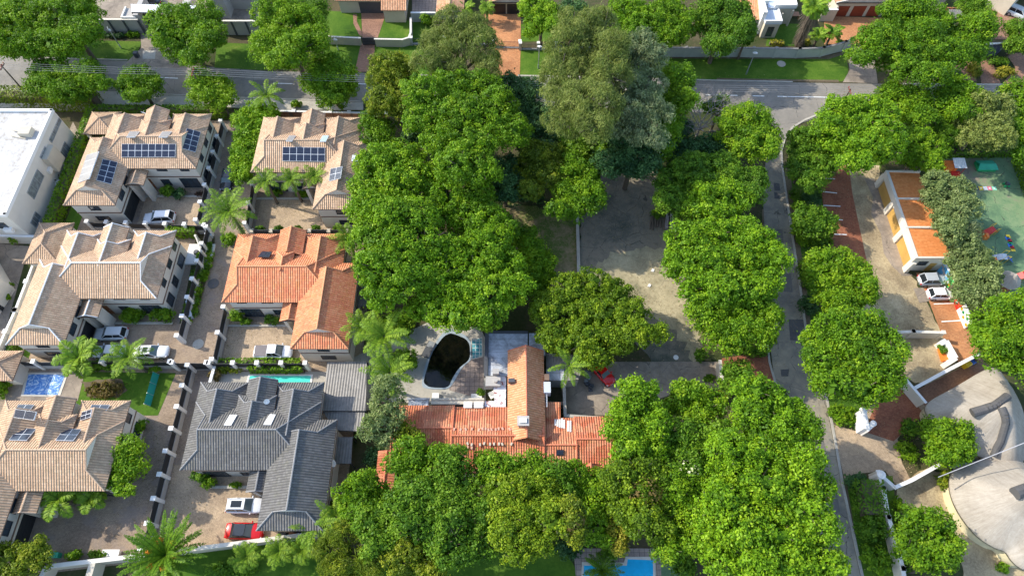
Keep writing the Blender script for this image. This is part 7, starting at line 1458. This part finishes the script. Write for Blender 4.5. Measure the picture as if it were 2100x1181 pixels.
palm('thin palm beside the old house\'s garage roofs', 1168, 750, 7, 3.0, 9, 'P', .6, .45, base=(1174, 775))
palm('left palm in the twelve-panel house\'s front garden', 545, 372, 5.5, 2.6, 13, 'P', .6, .55); palm('middle palm in the twelve-panel house\'s front garden', 597, 368, 5.5, 2.5, 13, 'P', .6, .55); palm('right palm in the twelve-panel house\'s front garden', 645, 362, 5.5, 2.5, 13, 'P', .6, .55)
palm('leaning fan palm with a shaggy skirt beside the white house', 1672, 12, 11, 2.6, 30, 'P', .8, .8, base=(1637, 92), trunk_r=.6, ruffle=1, fw=2)
palm('potted palm at the orange brick drive\'s upper end', 998, 16, 3.0, 1.9, 22, 'P', .9, .5)
palm('yellowish palm below the charcoal roof\'s bottom corner', 648, 1078, 5, 3.2, 13, 'P', .6, .5)
palm('feathery palm among the bushes right of the charcoal house', 690, 1060, 5.5, 3.0, 13, 'P', .6, .5)
for x, y, lb in ((505, 1140, 'bushy palm under the bottom wall, leftmost of three'), (572, 1130, 'bushy palm under the bottom wall, middle of three'), (622, 1125, 'bushy palm under the bottom wall, rightmost of three')): palm(lb, x, y, 2.6, 2.2, 18, 'P', .8, .5, group=None)
palm('strelitzia clump with white flowers beside the shaggy palm, left part', 1680, 72, 2.6, 2.0, 14, 'P', .6, .5, fw=2.4); palm('strelitzia clump beside the shaggy palm, right part', 1708, 66, 2.8, 2.0, 14, 'G', .6, .5, fw=2.4); palm('strelitzia clump in the garden below the tiled wing', 952, 20, 2.4, 2.2, 16, 'P', .6, .5, fw=2)
palm('spiky agave-like palm in the lower right verge', 1235, 1168, 1.6, 2.6, 26, 'G', .8, .35, name='spiky_plant')
# hedges and shrubs
hedge('long clipped hedge between the white flat-roofed house and the estate', [(-69.0, 77.5), (-68.4, 54)], 1.5, 2.1, 'B'); hedge('clipped hedge continuing left of the large tan house', [(-67.5, 53.0), (-67.3, 33)], .7, 1.3, 'G')
hedge('clipped hedge along the street behind the top left solar house', [(-68, 77.0), (-46.8, 76.9)], 1.1, 2.2, 'G'); hedge('clipped hedge along the orange house\'s driveway end', [(-39.0, 32.9), (-28.2, 32.9)], .9, 1.1, 'B'); hedge('thick green hedge behind the lap pool', [(-34.8, 31.75), (-27.6, 31.75)], .5, 1.5, 'B')
hedge('yellow-green hedge strip on top of the fence by the white terrace', [(-51.0, 53.3), (-46.6, 53.3)], .9, 1.9, 'Y'); hedge('yellow-green clipped hedge before the white house lawn', [tuple(P(1577, 92))[:2], tuple(P(1606, 92))[:2]], .8, .7, 'yellow')
hedge('dark evergreen hedge beneath the leaning street tree', [(-88, 79.6), (-69, 79.2)], 2.6, 3.2, 'O'); hedge('hedge row on the playground\'s top edge', [tuple(P(1900, 312))[:2], tuple(P(2110, 308))[:2]], 3.0, 1.6, 'G'); hedge('green bank along the playground\'s right edge', [tuple(P(2095, 330))[:2], tuple(P(2150, 470))[:2]], 3.5, 1.6, 'B')
hedge('tall hedge strip along the side road\'s lower end', [tuple(P(1765, 990))[:2], tuple(P(1778, 1060))[:2]], 3.2, 2.2, 'G'); hedge('hedge strip along the inner side of the white gate wall', [tuple(P(1843, 1050))[:2], tuple(P(1868, 1175))[:2]], 1.4, 1.6, 'G')
SH = [(1735, 410, 'x')]
for lb, x, y, rx, ry, h, mt in (
 ('rounded green bush left of the large tan house\'s front door', 272, 648, 24, 16, 1.9, 'B'), ('rounded green bush right of the large tan house\'s front door', 334, 647, 24, 15, 1.9, 'B'),
 ('small palm-like bush before the top left solar house', 345, 393, 14, 10, 1.8, 'G'), ('dark bush beside the top left solar house\'s front window', 365, 397, 14, 10, 1.7, 'D'), ('low purple flower bed by the driveway of the top left solar house', 412, 398, 12, 6, .5, 'purple'),
 ('round bush under the lane palm', 469, 492, 14, 14, 1.6, 'B'), ('lane bush, uppermost in the lane garden', 424, 505, 10, 12, 1.2, 'G'), ('lane bush beside the fence, second from the top', 412, 530, 10, 12, 1.3, 'B'), ('lane bush in the middle of the lane garden', 404, 568, 11, 14, 1.5, 'G'), ('lane bush below the middle of the lane garden', 400, 598, 10, 12, 1.1, 'B'), ('lane bush at the bottom of the lane garden', 384, 655, 10, 9, 1.0, 'B'), ('leafy ground cover down the lane garden, upper half', 418, 545, 16, 46, .7, 'B'), ('leafy ground cover down the lane garden, lower half', 396, 620, 16, 40, .7, 'G'),
 ('round clipped bush in the orange house\'s front garden', 488, 648, 13, 14, 2.2, 'B'), ('dark bush beside the orange house\'s porch', 557, 655, 15, 9, 1.6, 'G'), ('low bush behind the clipped one, orange house garden', 505, 660, 10, 8, 1.2, 'G'),
 ('bushy shrub at the charcoal house\'s front corner', 412, 975, 18, 13, 1.8, 'G'), ('bright shrub beside it under the charcoal eaves', 428, 990, 14, 10, 1.5, 'B'), ('grass tuft by the charcoal house\'s porch pot', 484, 995, 12, 6, .7, 'B'),
 ('purple-leaved shrub against the white flat-roofed house', 100, 365, 15, 17, 2.4, 'purple'), ('green shrub below the purple-leaved one', 98, 395, 10, 12, 1.4, 'G'), ('dark bushes at the white house wall, lower', 88, 425, 8, 12, 1.0, 'D'),
 ('green shrub beside the twelve-panel house fence', 565, 395, 12, 8, 1.2, 'G'), ('low bush between the front garden palms', 620, 398, 14, 7, 1.1, 'B'), ('yellow-green planted mound on the pavement box', 607, 214, 12, 8, 1.1, 'B'),
 ('larger round clipped bush below the tiled court', 873, 42, 10, 10, 2.0, 'B'), ('smaller round clipped bush below the tiled court', 893, 45, 8, 8, 1.5, 'B'), ('clipped low hedge box beside the gatehouse', 274, 71, 16, 5, 1.0, 'B'), ('bluish low shrubs under the grey street wall', 235, 74, 20, 5, .8, 'D'),
 ('row of flowering shrubs beside the bays, upper', 1665, 405, 16, 22, 1.8, 'D'), ('white-flowered shrub beside the bays, lower', 1685, 498, 24, 18, 1.3, 'G'), ('dense shrub by the side road under the bay tree', 1640, 480, 14, 26, 1.6, 'B'), ('tall green verge growth left of the feathery tree', 1652, 560, 14, 30, 1.5, 'G'), ('dark verge growth left of the largest round tree', 1655, 625, 16, 22, 1.8, 'D'), ('dark green shrub strip between the road and the bays', 1632, 410, 10, 26, 1.2, 'G'),
 ('shrubs behind the island tree by the gravelled drive', 1865, 880, 20, 18, 1.6, 'G'), ('spiky green bed at the island\'s lower edge', 1860, 925, 22, 20, 1.0, 'B'), ('bush between the gate beam and the thatch', 1945, 985, 24, 20, 1.6, 'O'), ('lone small bush by the thatched cone\'s foot', 2056, 1163, 14, 10, .9, 'B'),
 ('dark green hedge bush by the side road, uppermost', 1755, 985, 20, 14, 1.8, 'D'), ('dense hedge bush by the side road, middle', 1790, 1080, 32, 30, 2.2, 'G'), ('green hedge bush by the side road, lowest', 1795, 1150, 30, 28, 2.0, 'B'), ('bright weeds inside the white gate wall', 1842, 1035, 14, 18, 1.0, 'B'), ('pale low growth beside the white entrance wall', 1745, 850, 20, 16, .8, 'B'), ('green growth under the largest round tree\'s lower edge', 1725, 850, 24, 22, 1.3, 'B'),
 ('orange and red flowering bush beside the driveway', 1475, 812, 14, 8, 1.6, 'red'), ('small bush by the soil edge below the green tree', 1435, 727, 14, 12, 1.4, 'G'), ('thin green shrub left of the small dark gate tree', 1455, 775, 12, 8, .8, 'G'), ('green verge patch beneath the tree at the side road', 1550, 720, 24, 12, .9, 'G'),
 ('yellow-green hedge patch between the top right drives', 1997, 142, 12, 20, 1.5, 'yellow'), ('yellow-green clipped crescent hedge, top right', 2060, 150, 20, 11, 1.3, 'yellow'), ('dark shrubs above the clipped crescent hedge', 2048, 128, 18, 10, 1.5, 'G'), ('bluish round bush left of the brick drives', 1955, 152, 10, 10, 1.2, 'E'), ('dark round bush beside the bluish one', 1965, 156, 8, 12, 1.2, 'D'),
 ('round yellow bush beside the shaggy palm', 1655, 88, 8, 6, 1.2, 'yellow'), ('low round bush behind the stepped wall by the brick drive', 1722, 87, 9, 4, .8, 'G'),
 ('yellow-green bush on the bottom wall, left', 152, 1140, 16, 10, 1.3, 'B'), ('grassy tuft on the bottom wall, right', 200, 1137, 18, 10, 1.2, 'G'), ('dark shrubs beneath the green hedge behind the sedans', 205, 752, 40, 10, 1.6, 'G'), ('yellow-green bush at the netting screen\'s top', 318, 755, 14, 8, 1.0, 'B'), ('brown low heather bed on the buff house lawn', 214, 797, 40, 17, .6, 'brown'), ('climber on the buff house\'s east wall', 288, 875, 12, 14, 2.2, 'B'),
 ('flowering shrub at the left of the lap pool', 440, 768, 12, 12, 1.3, 'brown'), ('green shrub in the planter left of the lap pool', 468, 757, 24, 7, 1.2, 'O'),
 ('dark shrub row above the dry lawn, left', 1085, 405, 16, 10, 1.5, 'E'), ('dark shrub row above the dry lawn, right', 1105, 408, 14, 9, 1.4, 'D'), ('weeds at the upper right of the court', 1350, 440, 14, 12, .8, 'G'),
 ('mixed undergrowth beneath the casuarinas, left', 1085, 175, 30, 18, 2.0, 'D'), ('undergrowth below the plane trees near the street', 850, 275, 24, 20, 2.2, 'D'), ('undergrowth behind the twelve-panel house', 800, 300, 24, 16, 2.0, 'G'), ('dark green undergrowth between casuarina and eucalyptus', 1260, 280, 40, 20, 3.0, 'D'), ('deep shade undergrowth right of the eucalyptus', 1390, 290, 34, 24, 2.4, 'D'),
 ('undergrowth left of the black pool, below the palms', 830, 740, 30, 24, 2.2, 'G'), ('leafy growth between the palms and the plane trees', 815, 665, 34, 26, 3.0, 'B'), ('bushes beneath the wispy grey tree', 770, 940, 20, 24, 1.8, 'D'), ('dark ferny growth at the bright pool\'s left side', 1165, 1125, 30, 16, 1.5, 'D'), ('green shrub leaning over the bright pool\'s edge', 1255, 1130, 22, 16, 2.2, 'G'), ('hedge growth right of the bright pool', 1400, 1160, 24, 24, 2.0, 'G'),
 ('lush undergrowth in the bottom left garden', 470, 1165, 50, 14, 1.0, 'G'), ('tangled undergrowth right of the charcoal house', 700, 1040, 26, 20, 2.4, 'O'), ('shrubs below the covered pool\'s left end', 5, 800, 12, 20, 1.5, 'B'), ('street-side shrub left of the concrete fence', 40, 200, 30, 10, 1.6, 'O')):
    shrub(lb, x, y, rx, ry, h, mt)
for k, x in enumerate((533, 572, 611, 648, 690)): shrub('young shrub in the planted fence above the orange roof, %s' % ('first', 'second', 'third', 'fourth', 'fifth')[k] + ' from the left', x, 470, 9, 6, 1.3, 'G')
for k, (x, y) in enumerate(((21, 585), (17, 597), (14, 609))): shrub(('upper', 'middle', 'lower')[k] + ' of three round bushes in the side passage', x, y, 6, 5, .9, 'B', group=None)
shrub('spiky bright plant by the cream cross wall', 30, 493, 9, 8, 1.5, 'P')

# fallen leaves, blown litter and weeds gathered on the hard surfaces
def litter(label, areas, mat, name='fallen_leaves'):
    PP = []
    for (x0, y0, x1, y1, k) in areas:
        c = [P(random.uniform(x0, x1), random.uniform(y0, y1)) for _ in range(max(3, k // 60))]
        for _ in range(k): q = random.choice(c); PP.append((q.x + random.gauss(0, 1.6), q.y + random.gauss(0, 1.6), .135 + random.uniform(0, .03)))
    p = np.array(PP); n = len(p); nr = unit(np.array((0, 0, 1.0)) + RNG.normal(size=(n, 3)) * .25); o = leafmesh(name, p, nr, RNG.uniform(.06, .17, n), .6, RNG.random(n), LEAF[mat], None); o['label'] = label; o['kind'] = 'stuff'
litter('dry brown leaves scattered over the old court and its edges', [(1200, 360, 1360, 480, 2200), (1200, 480, 1420, 700, 1300), (1330, 430, 1430, 700, 1500), (1060, 420, 1180, 580, 1200), (1180, 745, 1470, 790, 500)], 'dry')
litter('green and brown leaf litter along the side road and verges', [(1575, 340, 1600, 780, 900), (1610, 340, 1650, 720, 1100), (1600, 800, 1760, 1180, 900), (1690, 345, 1780, 560, 900), (1780, 560, 1900, 760, 900), (1770, 880, 1900, 1000, 500)], 'dry')
litter('leaves and twigs strewn along the upper street', [(0, 120, 700, 205, 1500), (1450, 170, 1760, 230, 500), (900, 95, 1060, 150, 500)], 'dry')
litter('scattered leaves on the estate paving and lane', [(380, 400, 460, 740, 500), (230, 760, 420, 1090, 700), (460, 660, 600, 740, 300), (500, 410, 640, 465, 400), (700, 690, 860, 820, 600)], 'brown')
